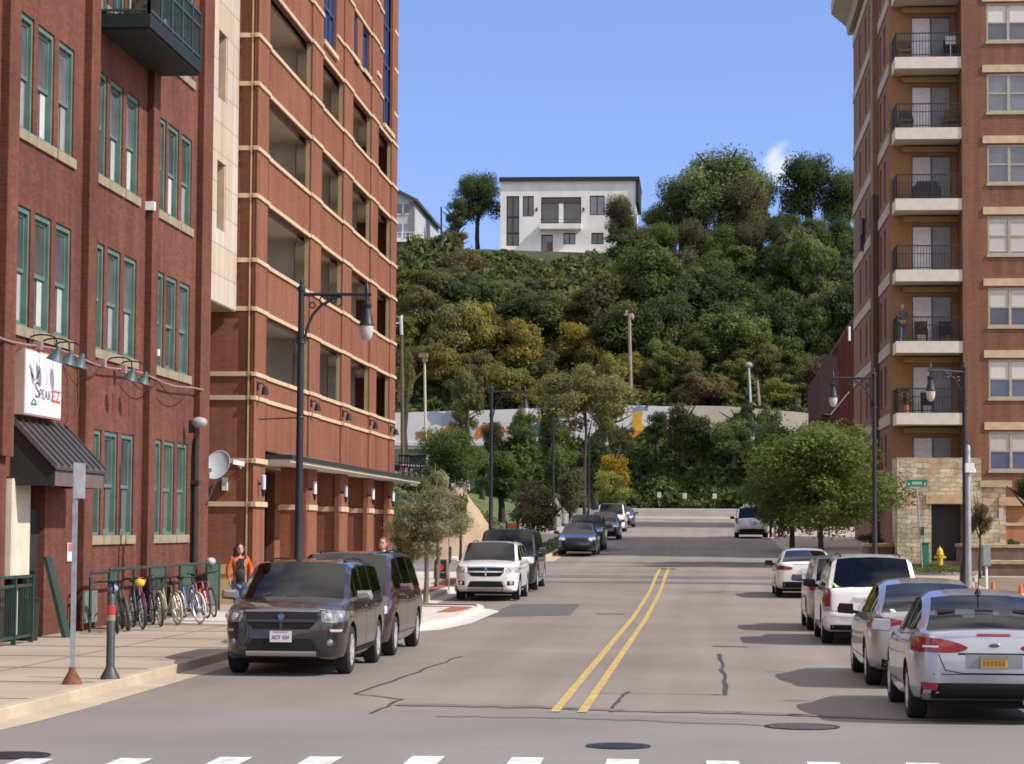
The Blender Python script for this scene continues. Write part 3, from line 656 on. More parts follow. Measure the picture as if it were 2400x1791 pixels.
# decks inside
for k, (z0, z1) in enumerate(DK):
    mb = MB(); mb.box((-26, TY0 + .36, z1 + .02), (XT - .36, TY1 - .36, z1 + .45)); mb.build('deck_slab', M['deck_ceiling'], tower)
    for y in (66.9, 73.6, 80.2, 86.6): mb = MB(); mb.box((-17.6, y, z0 - .8), (-16.9, y + .6, z1 + .02)); mb.build('deck_column', M['concrete'], tower)
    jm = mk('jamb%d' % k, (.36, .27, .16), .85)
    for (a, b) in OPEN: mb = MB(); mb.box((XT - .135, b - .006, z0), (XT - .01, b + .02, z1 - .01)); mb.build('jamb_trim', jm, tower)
mb = MB(); mb.box((-20.1, 65, 4.36), (-20, TY1 - .4, 16.9)); mb.build('core_wall', M['concrete'], tower)
for y in (71.6, 78.2, 84.5): mb = MB(); mb.box((-20, y, 4.36), (XT - .62, y + .15, 16.9)); mb.build('core_wall', M['concrete'], tower)
mb = MB(); mb.box((-26, TY0 + .36, 3.98), (XT - .36, TY1 - .36, 4.35)); mb.box((-26, TY0 + .36, 17.0), (XT - .36, TY1 - .36, 17.3)); mb.build('deck_slab', M['deck_ceiling'], tower)
# glazed windows, blue sky reflection put into the pane colour
for (a, b, z0, z1) in BW:
    f = MB(); t_ = .09
    f.box((XT - .2, a, z0), (XT - .06, a + t_, z1)); f.box((XT - .2, b - t_, z0), (XT - .06, b, z1)); f.box((XT - .2, a + t_, z1 - t_), (XT - .06, b - t_, z1)); f.box((XT - .2, a + t_, z0), (XT - .06, b - t_, z0 + t_))
    if b - a > 2:
        for k in (1, 2): yy = a + (b - a) * k / 3; f.box((XT - .19, yy - .04, z0 + t_), (XT - .07, yy + .04, z1 - t_))
    zz = z0 + 1.2
    while zz < z1 - .4: f.box((XT - .195, a + t_, zz), (XT - .075, b - t_, zz + .1)); zz += 1.35 if (z1 - z0) < 5 else (1.5 if int(zz) % 2 else 1.2)
    wdo = f.build('window', M['blue_frame'], tower)
    gl = MB(); gl.add([(XT - .14, a, z0), (XT - .14, b, z0), (XT - .14, b, z1), (XT - .14, a, z1)], [(0, 1, 2, 3)]); link('pane', gl.mesh('pane', sub=wloc(wdo)), M['sky_glass'], wdo)
    mb = MB(); mb.box((XT - .02, a - .06, z0 - .14), (XT + .1, b + .06, z0)); mb.build('window_sill', M['cream'], tower)
    mb = MB(); mb.box((-13.4, a, z0), (-13.3, b, z1)); mb.build('window_backing', M['black_matte'], tower)
# arcade ground floor
mb = MB(); wall(mb, 'x', XT - 1.6, 63.2, TY1, -.1, 4.0, [(70.3, 74.2, .1, 3.9)], .3, 1); mb.build('arcade_wall', M['tower_brick'], tower)
mb = MB(); mb.box((XT - 1.95, 70.2, 0), (XT - 1.85, 74.3, 4)); mb.build('entrance_door', M['black'], tower)
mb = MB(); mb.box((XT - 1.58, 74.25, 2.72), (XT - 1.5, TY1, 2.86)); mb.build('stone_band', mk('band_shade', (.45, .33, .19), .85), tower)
for (a, b) in COLY[1:]:
    mb = MB(); mb.box((XT - .8, a + .1, -.1), (XT + .02, b - .35, 3.97)); mb.build('column', M['tower_brick'], tower)
    mb = MB(); mb.box((XT - .82, a + .06, 2.70), (XT + .08, b - .3, 2.86)); mb.build('stone_band', M['cream'], tower)
mb = MB(); mb.box((XT + .0, 63.62, 4.02), (XT + .78, 93.5, 4.14)); mb.build('canopy', M['black_matte'], tower)
mb = MB(); mb.box((XT - .2, 63.7, 3.94), (XT + .72, 93.4, 4.02)); mb.build('canopy_soffit', M['slab'], tower)
mb = MB(); mb.add([(XT + .055, 63.7, 4.30), (XT + .055, 76, 4.18), (XT + .7, 76, 4.15), (XT + .7, 63.7, 4.15)], [(0, 1, 2, 3)]); mb.build('canopy_flashing', mk('flash', (.16, .16, .17), .5, metal=.3), tower)
# pale stone bay cantilevered over the pavement
XB = -12.22
mb = MB(); wall(mb, 'x', XB, 57.95, 61.9, 7.88, 24, [(59.25, 60.35, z, z + 1.75) for z in (9.75, 13.1, 16.4)], .3, 1)
mb.add([(XB, 57.95, 7.88), (-20, 57.95, 7.88), (-20, 57.95, 24), (XB, 57.95, 24)], [(0, 1, 2, 3)])
mb.build('stone_bay', M['panel'], tower)
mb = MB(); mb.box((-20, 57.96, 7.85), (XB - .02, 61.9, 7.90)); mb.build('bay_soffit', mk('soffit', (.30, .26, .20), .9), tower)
for z in (9.75, 13.1, 16.4):
    mb = MB(); mb.box((XB - .27, 59.25, z), (XB - .2, 60.35, z + 1.75)); w_ = mb.build('window', M['dark_glass'], tower)
    mb = MB(); mb.box((XB - .28, 60.25, z + .01), (XB - .02, 60.35, z + 1.74)); link('window_jamb', mb.mesh('window_jamb', sub=wloc(w_)), M['cream'], w_)
# wall lamps on the tower: black gooseneck spots and white lanterns
def spot(y, z, label):
    t = thing('wall_spotlight', label, 'wall lamp', (XT + .1, y, z), group='black spotlights on the brick tower')
    mb = MB(); mb.box((XT + .05, y - .06, z - .05), (XT + .10, y + .06, z + .18)); mb.tube([(XT + .08, y, z + .12), (XT + .2, y, z + .14), (XT + .27, y, z + .04)], .022, 6); mb.build('bracket', M['black_matte'], t)
    mb = MB(); mb.lathe([(.05, .08), (.075, .04), (.11, -.14), (.09, -.14), (0, -.03)], (XT + .27, y, z - .02), n=12); mb.build('lamp_shade', M['black_matte'], t, True)
for y, lb in ((62.3, 'by the pale sunlit corner strip'), (70.9, 'on the column behind the street lamp'), (77.2, 'on the third column'), (83.6, 'on the fourth column'), (89.2, 'on the far corner column')):
    spot(y, 5.85, 'black spotlight high on the brick tower ' + lb)
def lantern(y, label, tinted):
    t = thing('wall_lantern', label, 'wall lamp', (XT + .1, y, 3.3), group='white lanterns on the arcade columns')
    mb = MB(); mb.lathe([(0, 0), (.062, 0), (.062, .36), (.04, .385), (0, .385)], (XT + .2, y, 3.18), n=14); mb.build('lamp_glass', tinted, t, True)
    mb = MB(); mb.lathe([(0, -.2), (.03, -.19), (.05, -.05), (.07, -.04), (.07, 0), (0, 0)], (XT + .2, y, 3.18), n=12); mb.box((XT + .0, y - .03, 3.3), (XT + .13, y + .03, 3.36)); mb.build('bracket', M['iron'], t, True)
LW = mk('lantern_white', (.74, .76, .80), .35, var=.02); LB = mk('lantern_blue', (.50, .55, .78), .35, var=.05)
for y, lb, m_ in ((62.6, 'by the entrance corner', LB), (70.95, 'behind the tall street lamp', LW), (77.2, 'on the third arcade column', LB), (83.6, 'on the fourth arcade column', LW), (89.1, 'on the last arcade column by the pale tree', LW)):
    lantern(y, 'white cylinder lantern on the brick tower ' + lb, m_)

# ---------------------------------------------------------------- brown brick apartment block on the right
XR = 8.35; RY = 102.0; RZ0 = .9
apt = thing('apartment_block', 'brown brick apartment block with stacked balconies and cream window lintels on the right', 'building', (XR, RY, .9))
XW = 11.30
SL = [7.25 + 3.1 * k for k in range(-1, 9)]
wins = [(x, x + 1.86, s + .62, s + 2.3) for s in SL for x in (12.38, 17.6, 22)]
mb = MB(); wall(mb, 'y', RY, XW, 28, .4, 32, wins, .16, -1); mb.add([(XW, RY, .4), (XW, RY, 32), (XW, RY + 1.85, 32), (XW, RY + 1.85, .4)], [(0, 1, 2, 3)]); mb.build('brick_wall', M['right_brick'], apt)
doors = [(XR + .95, XR + 2.68, s + .02, s + 2.15) for s in SL]
mb = MB(); wall(mb, 'y', RY + 1.85, XR, XW, .4, 32, doors, .12, -1); mb.build('stucco_wall', M['tan_stucco'], apt)
sidew = [(y, y + .95, s + .5, s + 2.3) for s in SL for y in (106.2, 108.6, 115.5, 118.2, 122.5)]
mb = MB(); wall(mb, 'x', XR, RY + 1.85, 128, .4, 32, sidew, .14, -1); mb.build('brick_wall', brick('right_brick_side', (.25, .115, .075), (.2, .09, .06), (.25, .16, .12), stain=.1), apt)
mb = MB(); mb.box((XR, 128, .4), (28, 128.1, 32)); mb.box((XR, RY + .1, 31.9), (28, 128, 32)); mb.build('roof', M['concrete'], apt)
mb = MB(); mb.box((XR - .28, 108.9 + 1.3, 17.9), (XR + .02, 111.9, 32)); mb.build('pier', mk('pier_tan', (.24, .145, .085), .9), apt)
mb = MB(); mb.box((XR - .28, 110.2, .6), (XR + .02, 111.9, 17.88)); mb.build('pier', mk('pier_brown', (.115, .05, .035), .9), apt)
for s in SL:
    mb = MB()
    for ya, yb in ((RY + 1.9, 110.15), (111.95, 128.05)): mb.box((XR - .05, ya, s - .42), (XR + .03, yb, s + .08))
    mb.build('stone_band', mk('band_side', (.40, .34, .27), .85), apt)
mb = MB(); mb.prism([(-1.15, 30.6), (-1.15, 31.2), (.02, 31.9), (.02, 29.4), (-.25, 29.4), (-.35, 29.9)], 'y', 111.95, 129); mb.v = [(v[0] + XR, v[1], v[2]) for v in mb.v]; mb.build('cornice', mk('cornice', (.36, .30, .22), .85), apt)
mb = MB(); mb.box((XR - .16, 119.4, 17.2), (XR - .0, 120.6, 18.0)); mb.box((XR - .24, 119.5, 16.4), (XR - .02, 120.3, 17.15)); mb.build('side_balcony', M['iron'], apt)
# front windows
wf = MB(); w_, h_ = 1.86, 1.68
for b_ in ((0, 0, .07, h_), (w_ - .07, 0, w_, h_), (.07, h_ - .07, w_ - .07, h_), (.07, 0, w_ - .07, .09), (w_ / 2 - .06, .09, w_ / 2 + .06, h_ - .07)): wf.box((b_[0], .02, b_[1]), (b_[2], .10, b_[3]))
for a, b in ((.07, w_ / 2 - .06), (w_ / 2 + .06, w_ - .07)): wf.box((a, .03, h_ * .5 - .03), (b, .09, h_ * .5 + .03))
wf.box((-.05, -.06, -.09), (w_ + .05, .015, .0)); wfm = wf.mesh('window')
gl = MB(); gl.add([(0, .075, 0), (w_, .075, 0), (w_, .075, h_), (0, .075, h_)], [(0, 1, 2, 3)]); glm = gl.mesh('pane')
def blindm(fr): b = MB(); b.box((.08, .066, h_ - .08 - fr * h_ * .86), (w_ / 2 - .07, .072, h_ - .08)); b.box((w_ / 2 + .07, .066, h_ - .08 - fr * h_ * .86), (w_ - .08, .072, h_ - .08)); return b.mesh('blind')
bls = {f: blindm(f) for f in (.5, 1.0)}
BL = {0: .5, 1: .5, 2: .5, 3: 1.0, 4: 0, 5: 0, 6: .5}
frame_m = mk('beige_frame', (.40, .345, .26), .6)
for (x, x1, z0, z1) in wins:
    wdo = link('window', wfm, frame_m, apt, (x - XR, 0, z0 - .9)); link('pane', glm, M['grey_glass'], wdo)
    k = round((z0 - .62 - SL[0]) / 3.1); f_ = {0: .5, 1: .5, 2: .5, 3: 1.0, 4: 0, 5: 0, 6: .5}.get(k, .5)
    if f_: link('blind', bls[f_], M['blind'], wdo)
for s in SL:
    for x in (12.38, 17.6, 22):
        mb = MB(); mb.box((x - .2, RY - .06, s + 2.38), (x + w_ + .2, RY + .02, s + 2.70)); mb.build('window_lintel', M['cream'], apt)
sg = MB()
for (y, y1, z0, z1) in sidew: sg.add([(XR + .1, y, z0), (XR + .1, y1, z0), (XR + .1, y1, z1), (XR + .1, y, z1)], [(0, 1, 2, 3)])
swp = MB(); swp.add([(0, 0, 0), (0, .95, 0), (0, .95, 1.8), (0, 0, 1.8)], [(0, 1, 2, 3)]); swm = swp.mesh('window')
for (y, y1, z0, z1) in sidew: link('window', swm, M['grey_glass'], apt, (.1, y - RY, z0 - .9))
# balconies
slabm = MB(); slabm.box((.1, .05, -.5), (3.1, 1.85, 0)); slabm = slabm.mesh('balcony')
rl = MB()
for (p, q_) in (((.14, .1), (3.08, .1)), ((.14, .1), (.14, 1.8))):
    rl.bar((*p, 1.05), (*q_, 1.05), .05); rl.bar((*p, .70), (*q_, .70), .03); rl.bar((*p, .1), (*q_, .1), .035)
    n = int((Vector(q_) - Vector(p)).length / .125)
    for k in range(n + 1):
        a = Vector(p).lerp(Vector(q_), k / n); rl.bar((a.x, a.y, 0), (a.x, a.y, 1.05), .055 if k % 12 == 0 else .02)
rlm = rl.mesh('railing')
df = MB(); df.box((0, .04, 0), (.05, .1, 2.13)); df.box((1.68, .04, 0), (1.73, .1, 2.13)); df.box((.05, .04, 2.07), (1.68, .1, 2.13)); df.box((.84, .03, 0), (.91, .09, 2.07)); dfm = df.mesh('balcony_door')
def dpane(a, b): g_ = MB(); g_.add([(a, .08, 0), (b, .08, 0), (b, .08, 2.07), (a, .08, 2.07)], [(0, 1, 2, 3)]); return g_.mesh('pane')
dl, dr = dpane(.05, .84), dpane(.91, 1.68)
swap = {1: True, 2: True}
dgl = mk('door_glass', (.16, .16, .18), .25, var=.2, scale=2)
for k, s in enumerate(SL):
    if k > 0:
        so_ = link('balcony', slabm, M['slab'], apt, (0, 0, s - .9)); link('railing', rlm, M['black'], so_)
    mb = MB(); mb.box((XR + .55, RY + 1.6, s + 2.28), (XR + 3.05, RY + 1.86, s + 2.52)); mb.build('door_lintel', mk('lint%d' % k, (.33, .22, .10), .9), apt)
    d_ = link('balcony_door', dfm, mk('door_frame%d' % k, (.10, .095, .09), .5), apt, (.95, 1.85, s - .88)); sw = k in (1, 2)
    link('pane', dl, dgl if sw else M['curtain'], d_); link('pane', dr, M['curtain'] if sw else dgl, d_)
# balcony furniture, each its own thing
def bal_chair(x, k, label, col):
    s = SL[k]; t = thing('balcony_chair', label, 'chair', (XR + x, RY + .9, s), group='furniture on the apartment balconies'); m_ = mk('furn%d' % len(bpy.data.objects), col, .8)
    mb = MB(); mb.box((XR + x - .28, RY + .6, s + .38), (XR + x + .28, RY + 1.15, s + .47)); mb.build('seat', m_, t)
    mb = MB(); mb.box((XR + x - .28, RY + 1.1, s + .47), (XR + x + .28, RY + 1.2, s + .95)); mb.build('backrest', m_, t)
    for dx in (-.24, .24):
        mb = MB(); mb.box((XR + x + dx - .025, RY + .62, s), (XR + x + dx + .025, RY + .67, s + .6)); mb.box((XR + x + dx - .025, RY + .67, s + .58), (XR + x + dx + .025, RY + 1.1, s + .62)); mb.box((XR + x + dx - .025, RY + 1.12, s), (XR + x + dx + .025, RY + 1.17, s + .38)); mb.build('leg', m_, t)
bal_chair(2.55, 6, 'dark chair at the right of the topmost visible balcony', (.03, .025, .025)); bal_chair(.6, 6, 'brown chair at the left of the topmost visible balcony', (.14, .06, .03))
bal_chair(2.6, 5, 'tan chair at the right of the second balcony from the top', (.16, .10, .05)); bal_chair(.65, 5, 'grey covered chair at the left of the second balcony from the top', (.06, .06, .06))
bal_chair(2.3, 2, 'dark chair on the balcony where a person stands', (.03, .025, .025)); bal_chair(1.25, 2, 'low brown chair beside the person on the balcony', (.07, .045, .03))
bal_chair(1.5, 1, 'black lounge chair on the lowest balcony above the stone wall', (.02, .02, .025))
t = thing('balcony_grill', 'black covered grill on the third balcony from the top', 'grill', (XR + 1.5, RY + .9, SL[4])); mb = MB(); s = SL[4]
mb.box((XR + .9, RY + .6, s + .1), (XR + 2.1, RY + 1.2, s + .62)); mb.prism([(XR + .95, s + .62), (XR + 2.05, s + .62), (XR + 1.9, s + .85), (XR + 1.1, s + .85)], 'y', RY + .65, RY + 1.15); mb.build('cover', M['black'], t)
t = thing('lap_desk', 'small white board propped on the topmost visible balcony', 'board', (XR + 2.5, RY + .35, SL[6])); mb = MB(); mb.box((XR + 2.3, RY + .3, SL[6] + .6), (XR + 2.75, RY + .35, SL[6] + .95)); mb.box((XR + 2.5, RY + .3, SL[6]), (XR + 2.54, RY + .34, SL[6] + .6)); mb.build('board', M['blind'], t)

# ---------------------------------------------------------------- stone entrance wall in front of the block
SY = 97.6
stw = thing('stone_wall', 'tan rubble stone entrance wall with a dark doorway below the balconies', 'wall', (8.3, SY, .9))
dx0, dx1 = atY(2183, 1250, SY).x, atY(2258, 1250, SY).x; x0 = atY(2103, 1200, SY).x; x1 = atY(2300, 1200, SY).x
zt = atY(2200, 1073, SY).z; zd = atY(2200, 1181, SY).z
mb = MB(); wall(mb, 'y', SY, x0, x1, .4, zt, [(dx0, dx1, .4, zd)], 1.2, -1); mb.add([(x0, SY, .4), (x0, SY, zt), (x0, SY + 2.5, zt), (x0, SY + 2.5, .4)], [(0, 1, 2, 3)]); mb.add([(x0, SY, zt), (x1, SY, zt), (x1, SY + 2.5, zt), (x0, SY + 2.5, zt)], [(0, 1, 2, 3)]); mb.add([(x1, SY, .4), (x1, SY, zt), (x1, SY + 2.5, zt), (x1, SY + 2.5, .4)], [(0, 1, 2, 3)])
mb.build('stonework', M['stone'], stw)
mb = MB(); mb.box((dx0 - .22, SY - .06, zd), (dx1 + .06, SY + .05, zd + .38)); mb.build('door_lintel', mk('sandstone', (.50, .34, .20), .85, var=.15), stw)
mb = MB(); mb.box((dx0 - .1, SY + 1.15, .4), (dx1 + .1, SY + 1.25, zd + .1)); mb.build('entrance_door', mk('dark_door', (.03, .026, .026), .5), stw)
xa = x1 + .004; xb = atY(2358, 1200, SY).x; z2 = atY(2330, 1142, SY).z
mb = MB(); mb.box((xa, SY + .1, .4), (xb, SY + 2.5, z2)); mb.build('wing', M['stone'], stw)
mb = MB(); mb.box((xa - .05, SY - .04, z2), (xb + .25, SY + 2.5, z2 + .28)); mb.build('coping', mk('coping', (.42, .33, .2), .9, var=.2), stw)
mb = MB(); mb.box((xb - .28, SY - .02, z2 - .75), (xb + 1.2, SY + .3, z2 - .4)); mb.build('lintel_stone', bpy.data.materials['sandstone'], stw)
mb = MB(); mb.box((xb + .004, SY + .25, .4), (xb + 6, SY + 2.5, z2 - .76)); mb.build('brick_panel', brick('orange_brick', (.46, .19, .08), (.40, .16, .07), (.45, .3, .2)), stw)
mb = MB()
for z in (atY(2380, 1232, SY).z, atY(2380, 1270, SY).z - .3): mb.box((xb + .004, SY + .2, z), (xb + 6, SY + .3, z + .12))
mb.build('stone_band', M['cream'], stw)
t = thing('wall_light', 'small white wall light on the stone wall right of the doorway', 'wall lamp', atY(2345, 1203, SY)); c = atY(2345, 1203, SY + .1)
mb = MB(); mb.box((c.x - .09, SY - .12, c.z - .2), (c.x + .09, SY - .02, c.z + .2)); mb.build('shade', M['globe'], t); mb = MB(); mb.box((c.x - .05, SY - .03, c.z - .1), (c.x + .05, SY + .1, c.z + .1)); mb.build('bracket', M['iron'], t)
# low planter walls on the right
def planter(x0, x1, y0, y1, z0, z1, label):
    t = thing('planter_wall', label, 'planter', ((x0 + x1) / 2, y0, z0)); mb = MB(); mb.box((x0, y0, z0), (x1, y1, z1)); mb.build('base', mk('planter%d' % len(bpy.data.objects), (.19, .115, .08), .9, var=.2), t)
    mb = MB(); mb.box((x0 - .05, y0 - .05, z1), (x1 + .05, y1 + .05, z1 + .12)); mb.build('coping', bpy.data.materials['coping'], t)
pa = atY(2268, 1340, 92); pb = atY(2300, 1276, 92)
planter(pa.x, 20, 92, 96, .3, 1.55, 'brown brick planter wall right of the stone doorway')
planter(atY(2318, 1340, 86).x, 20, 86, 88, .2, 1.0, 'lower brown planter wall nearer the grey electrical box')
pt_ = atY(2060, 1270, 104)
planter(pt_.x - .8, XR - .35, 99, 103, .4, 1.5, 'dark brick planter by the lamp post at the corner of the apartment block')

# ---------------------------------------------------------------- red brick building beyond the block
RBY = 165.0
rb = thing('red_building', 'dark red brick building with a sloping gable behind the brown apartment block', 'building', (11, RBY, 2.2))
p0 = atY(1925, 868, RBY); p1 = atY(1988, 768, RBY)
gx = p1.x + 1.2; gzt = p1.z + (p1.z - p0.z) / (p1.x - p0.x) * 1.2
mb = MB(); mb.prism([(p0.x, 1.8), (p0.x, p0.z), (gx, gzt), (gx + (gx - p0.x), p0.z), (gx + (gx - p0.x), 1.8)], 'y', RBY, RBY + 20); mb.build('brick_wall', M['red_brick'], rb)
c = atY(1958, 940, RBY); mb = MB(); mb.prism([(p0.x - .05, c.z - 1), (p0.x - .05, c.z + 3.2), (p0.x + 1.0, c.z + 3.2), (c.x + .3, c.z + .2), (c.x - .3, c.z - 1)], 'y', RBY - .9, RBY - .02); mb.build('stair_enclosure', mk('dark_red', (.03, .011, .012), .8), rb)
mb = MB(); mb.bar((c.x - .4, RBY - 1.0, c.z - 1.0), (c.x + .9, RBY - 1.0, c.z + .6), .07); mb.build('stair_rail', M['galv'], rb)
c = atY(1990, 783, RBY); mb = MB(); mb.tube([(c.x, RBY - .3, c.z - .5), (c.x, RBY - .3, c.z + .5)], .08, 8); mb.build('vent_pipe', M['white'], rb)

# ---------------------------------------------------------------- houses on the bluff
HY = 290.0
house = thing('white_house', 'white flat roofed house with dark windows and a central balcony on top of the bluff', 'house', atY(1335, 600, HY))
def hx(px): return atY(px, 500, HY).x
def hzz(py): return atY(1335, py, HY).z
zb, zt = hzz(592), hzz(424)
XL, XRr = hx(1173), hx(1490)
HW = [('tall', 1187, 1217, 459, 576), ('w', 1225, 1251, 459, 507), ('rec', 1268, 1362, 462, 526), ('w', 1382, 1417, 459, 505), ('door', 1269, 1296, 550, 590), ('w', 1321, 1349, 546, 573), ('w', 1386, 1415, 546, 573)]
hs = [(hx(a), hx(b), hzz(d), hzz(c)) for _, a, b, c, d in HW]
mb = MB(); wall(mb, 'y', HY, XL, XRr, zb, zt, hs, .35, -1)
mb.add([(XL, HY, zb), (XL, HY, zt), (XL, HY + 12, zt), (XL, HY + 12, zb)], [(0, 1, 2, 3)]); mb.add([(XRr, HY, zb), (XRr, HY, zt), (XRr, HY + 12, zt), (XRr, HY + 12, zb)], [(0, 1, 2, 3)]); mb.add([(XL, HY + 12, zb), (XL, HY + 12, zt), (XRr, HY + 12, zt), (XRr, HY + 12, zb)], [(0, 1, 2, 3)])
mb.build('wall', M['stucco'], house)
mb = MB(); mb.box((XL - .15, HY - .4, zt), (XRr + .45, HY + 12.4, zt + .45)); mb.box((XRr + .05, HY - .3, hzz(475)), (XRr + .40, HY + 12, zt)); mb.build('roof', M['black_matte'], house)
mb = MB(); mb.box((hx(1060), HY - .8, zb - 1.2), (hx(1460), HY + 3, zb + .0)); mb.build('plinth', M['concrete'], house)
for (kind, a, b, c, d), (x0, x1, z0, z1) in zip(HW, hs):
    mb = MB(); dd = .3 if kind != 'rec' else .34
    mb.box((x0, HY + dd - .06, z0), (x1, HY + dd + .06, z1)); w_ = mb.build('door' if kind == 'door' else 'window', M['grey_glass'] if kind == 'w' else (M['dark_glass'] if kind != 'door' else M['grey_glass']), house)
    f = MB(); t_ = .09
    f.box((x0, HY + .02, z0), (x0 + t_, HY + dd - .05, z1)); f.box((x1 - t_, HY + .02, z0), (x1, HY + dd - .05, z1)); f.box((x0 + t_, HY + .02, z1 - t_), (x1 - t_, HY + dd - .05, z1)); f.box((x0 + t_, HY + .02, z0), (x1 - t_, HY + dd - .05, z0 + t_))
    if kind in ('w', 'tall'): f.box(((x0 + x1) / 2 - .05, HY + .1, z0 + t_), ((x0 + x1) / 2 + .05, HY + dd - .05, z1 - t_))
    if kind == 'tall':
        for py in (508, 546): f.box((x0 + t_, HY + .08, hzz(py) - .08), (x1 - t_, HY + dd - .05, hzz(py) + .08))
    link('frame', f.mesh('frame', sub=wloc(w_)), M['black_matte'], w_)
    if kind == 'rec':
        f = MB(); xm = (x0 + x1) / 2; f.box((xm - .28, HY + .1, z0), (xm + .28, HY + .27, z1 - .7)); link('column', f.mesh('column', sub=wloc(w_)), M['stucco'], w_)
        f = MB(); f.box((x0 + .1, HY + .05, z1 - .75), (x1 - .1, HY + .27, z1 - .1)); link('transom', f.mesh('transom', sub=wloc(w_)), M['dark_metal'], w_)
    if kind == 'door':
        f = MB(); f.box(((x0 + x1) / 2, HY + .2, z0), (x1 - .1, HY + .24, z1 - .9)); link('door_leaf', f.mesh('door_leaf', sub=wloc(w_)), mk('brown_door', (.16, .09, .05), .7), w_)
mb = MB(); mb.box((hx(1265), HY - 1.3, hzz(539)), (hx(1363), HY, hzz(527))); bb = mb.build('balcony', M['stucco'], house)
mb = MB(); a, b = hx(1265) + .05, hx(1363) - .05; z = hzz(527)
for zz in (z + .1, z + .5): mb.box((a, HY - 1.28, zz), (b, HY - 1.22, zz + .06))
link('railing', mb.mesh('railing', sub=wloc(bb)), M['black'], bb)
for px in (1258, 1368):
    mb = MB(); c = atY(px, 491, HY); mb.box((c.x - .1, HY - .2, c.z - .2), (c.x + .1, HY, c.z + .2)); mb.build('wall_lamp', M['black'], house)
# grey house at the left end of the bluff, partly behind the tower
GY = 285.0
gh = thing('grey_house', 'grey weathered two storey house at the edge of the bluff beside the tower', 'house', atY(965, 600, GY))
xg = atY(970, 500, GY).x; ze = atY(970, 470, GY).z; zb2 = atY(970, 606, GY).z - 2; zr_ = ze + 3.4; xc = xg - 7
mb = MB(); mb.prism([(xg, zb2), (xg, ze), (xc, zr_), (xc - 7, ze), (xc - 7, zb2)], 'y', GY, GY + 27); mb.build('wall', mk('grey_siding', (.42, .44, .47), .8, var=.12, scale=.4), gh)
mb = MB(); mb.prism([(xg + .5, ze - .25), (xg + .5, ze + .1), (xc, zr_ + .45), (xc - 7.5, ze + .1), (xc - 7.5, ze - .25), (xc, zr_ + .05)], 'y', GY - .6, GY + 27.4); mb.build('roof', M['dark_metal'], gh)
mb = MB(); mb.box((xg - .02, GY - .04, zb2), (xg + .05, GY + .9, ze)); mb.box((xg - .65, GY - .04, zb2 + 3), (xg - .05, GY - .001, ze - .1)); mb.build('corner_board', mk('corner_board', (.2, .19, .18), .8), gh)
for (a, b, c, d) in ((931, 958, 478, 503), (931, 957, 525, 560)):
    p = atY(a, c, GY); q_ = atY(b, d, GY); mb = MB(); mb.box((p.x, GY - .05, q_.z), (q_.x, GY + .02, p.z)); w_ = mb.build('window', M['grey_glass'], gh)
    mb = MB(); xm = (p.x + q_.x) / 2; mb.box((xm - .06, GY - .09, q_.z), (xm + .06, GY - .05, p.z)); mb.box((p.x, GY - .09, q_.z), (q_.x, GY - .05, q_.z + .1)); link('frame', mb.mesh('frame', sub=wloc(w_)), M['white'], w_)
p = atY(972, 566, GY); mb = MB(); mb.box((p.x - 4, GY - 1.4, p.z - .2), (p.x, GY - .06, p.z + .1)); mb.build('balcony', M['white'], gh)
mb = MB()
for zz in (.5, .95): mb.box((p.x - 4, GY - 1.38, p.z + zz), (p.x, GY - 1.33, p.z + zz + .05))
for k in range(9): mb.box((p.x - 4 + k * .5, GY - 1.38, p.z + .1), (p.x - 3.96 + k * .5, GY - 1.33, p.z + 1))
mb.build('railing', M['white'], gh)
mb = MB(); mb.box((xg + .02, GY + 10, zb2), (xg + .06, GY + 27, zb2 + 4.6)); mb.build('basement_wall', mk('basement', (.36, .31, .25), .9, var=.2, scale=.6), gh)

# ---------------------------------------------------------------- painted retaining wall below the bluff
MY = 246.0
def mw(px, py): return atY(px, py, MY)
mural = thing('painted_wall', 'long white retaining wall with orange, yellow and blue street art at the foot of the bluff', 'wall', mw(1250, 1050))
xl, xr = mw(900, 1000).x, mw(1575, 1000).x; zb = mw(1200, 1052).z - .8
mb = MB(); mb.prism([(xl, zb), (xl, mw(940, 968).z), (mw(1120, 975).x, mw(1120, 962).z), (mw(1240, 960).x, mw(1240, 958).z), (mw(1480, 952).x, mw(1480, 950).z), (xr, mw(1570, 953).z), (xr, zb)], 'y', MY, MY + .6); mb.build('wall', mk('mural_white', (.56, .55, .55), .85, col2=(.68, .66, .65), scale=.25), mural)
mb = MB(); mb.box((xl, MY - .15, mw(1200, 1040).z - .25), (mw(1180, 1000).x, MY - .002, mw(1200, 1032).z - .25)); mb.build('ledge', M['concrete'], mural)
def blob(pts, name, m, j=0.25, d=.03):
    out = []; n = len(pts)
    for i in range(n):
        a = mw(*pts[i]); b = mw(*pts[(i + 1) % n])
        for k in range(4): t_ = k / 4; out.append((a.x + (b.x - a.x) * t_ + (random.uniform(-j, j) if k else 0), a.z + (b.z - a.z) * t_ + (random.uniform(-j, j) if k else 0)))
    mb = MB(); mb.prism(out, 'y', MY - d, MY - .002); return mb.build(name, m, mural)
OR = mk('mural_orange', (.62, .16, .05), .8, var=.2, scale=.6); OR2 = mk('mural_red', (.55, .09, .03), .8, var=.2, scale=.6); YE = mk('mural_yellow', (.62, .36, .03), .8, var=.2, scale=.6); BU = mk('mural_blue', (.06, .13, .24), .8, var=.3, scale=.6); BG = mk('mural_bluegrey', (.20, .25, .33), .8, var=.3, scale=.5); PK = mk('mural_peach', (.62, .38, .27), .8, var=.2, scale=.6); TW = mk('mural_pale', (.66, .63, .58), .8); TB = mk('mural_dark', (.05, .055, .08), .8)
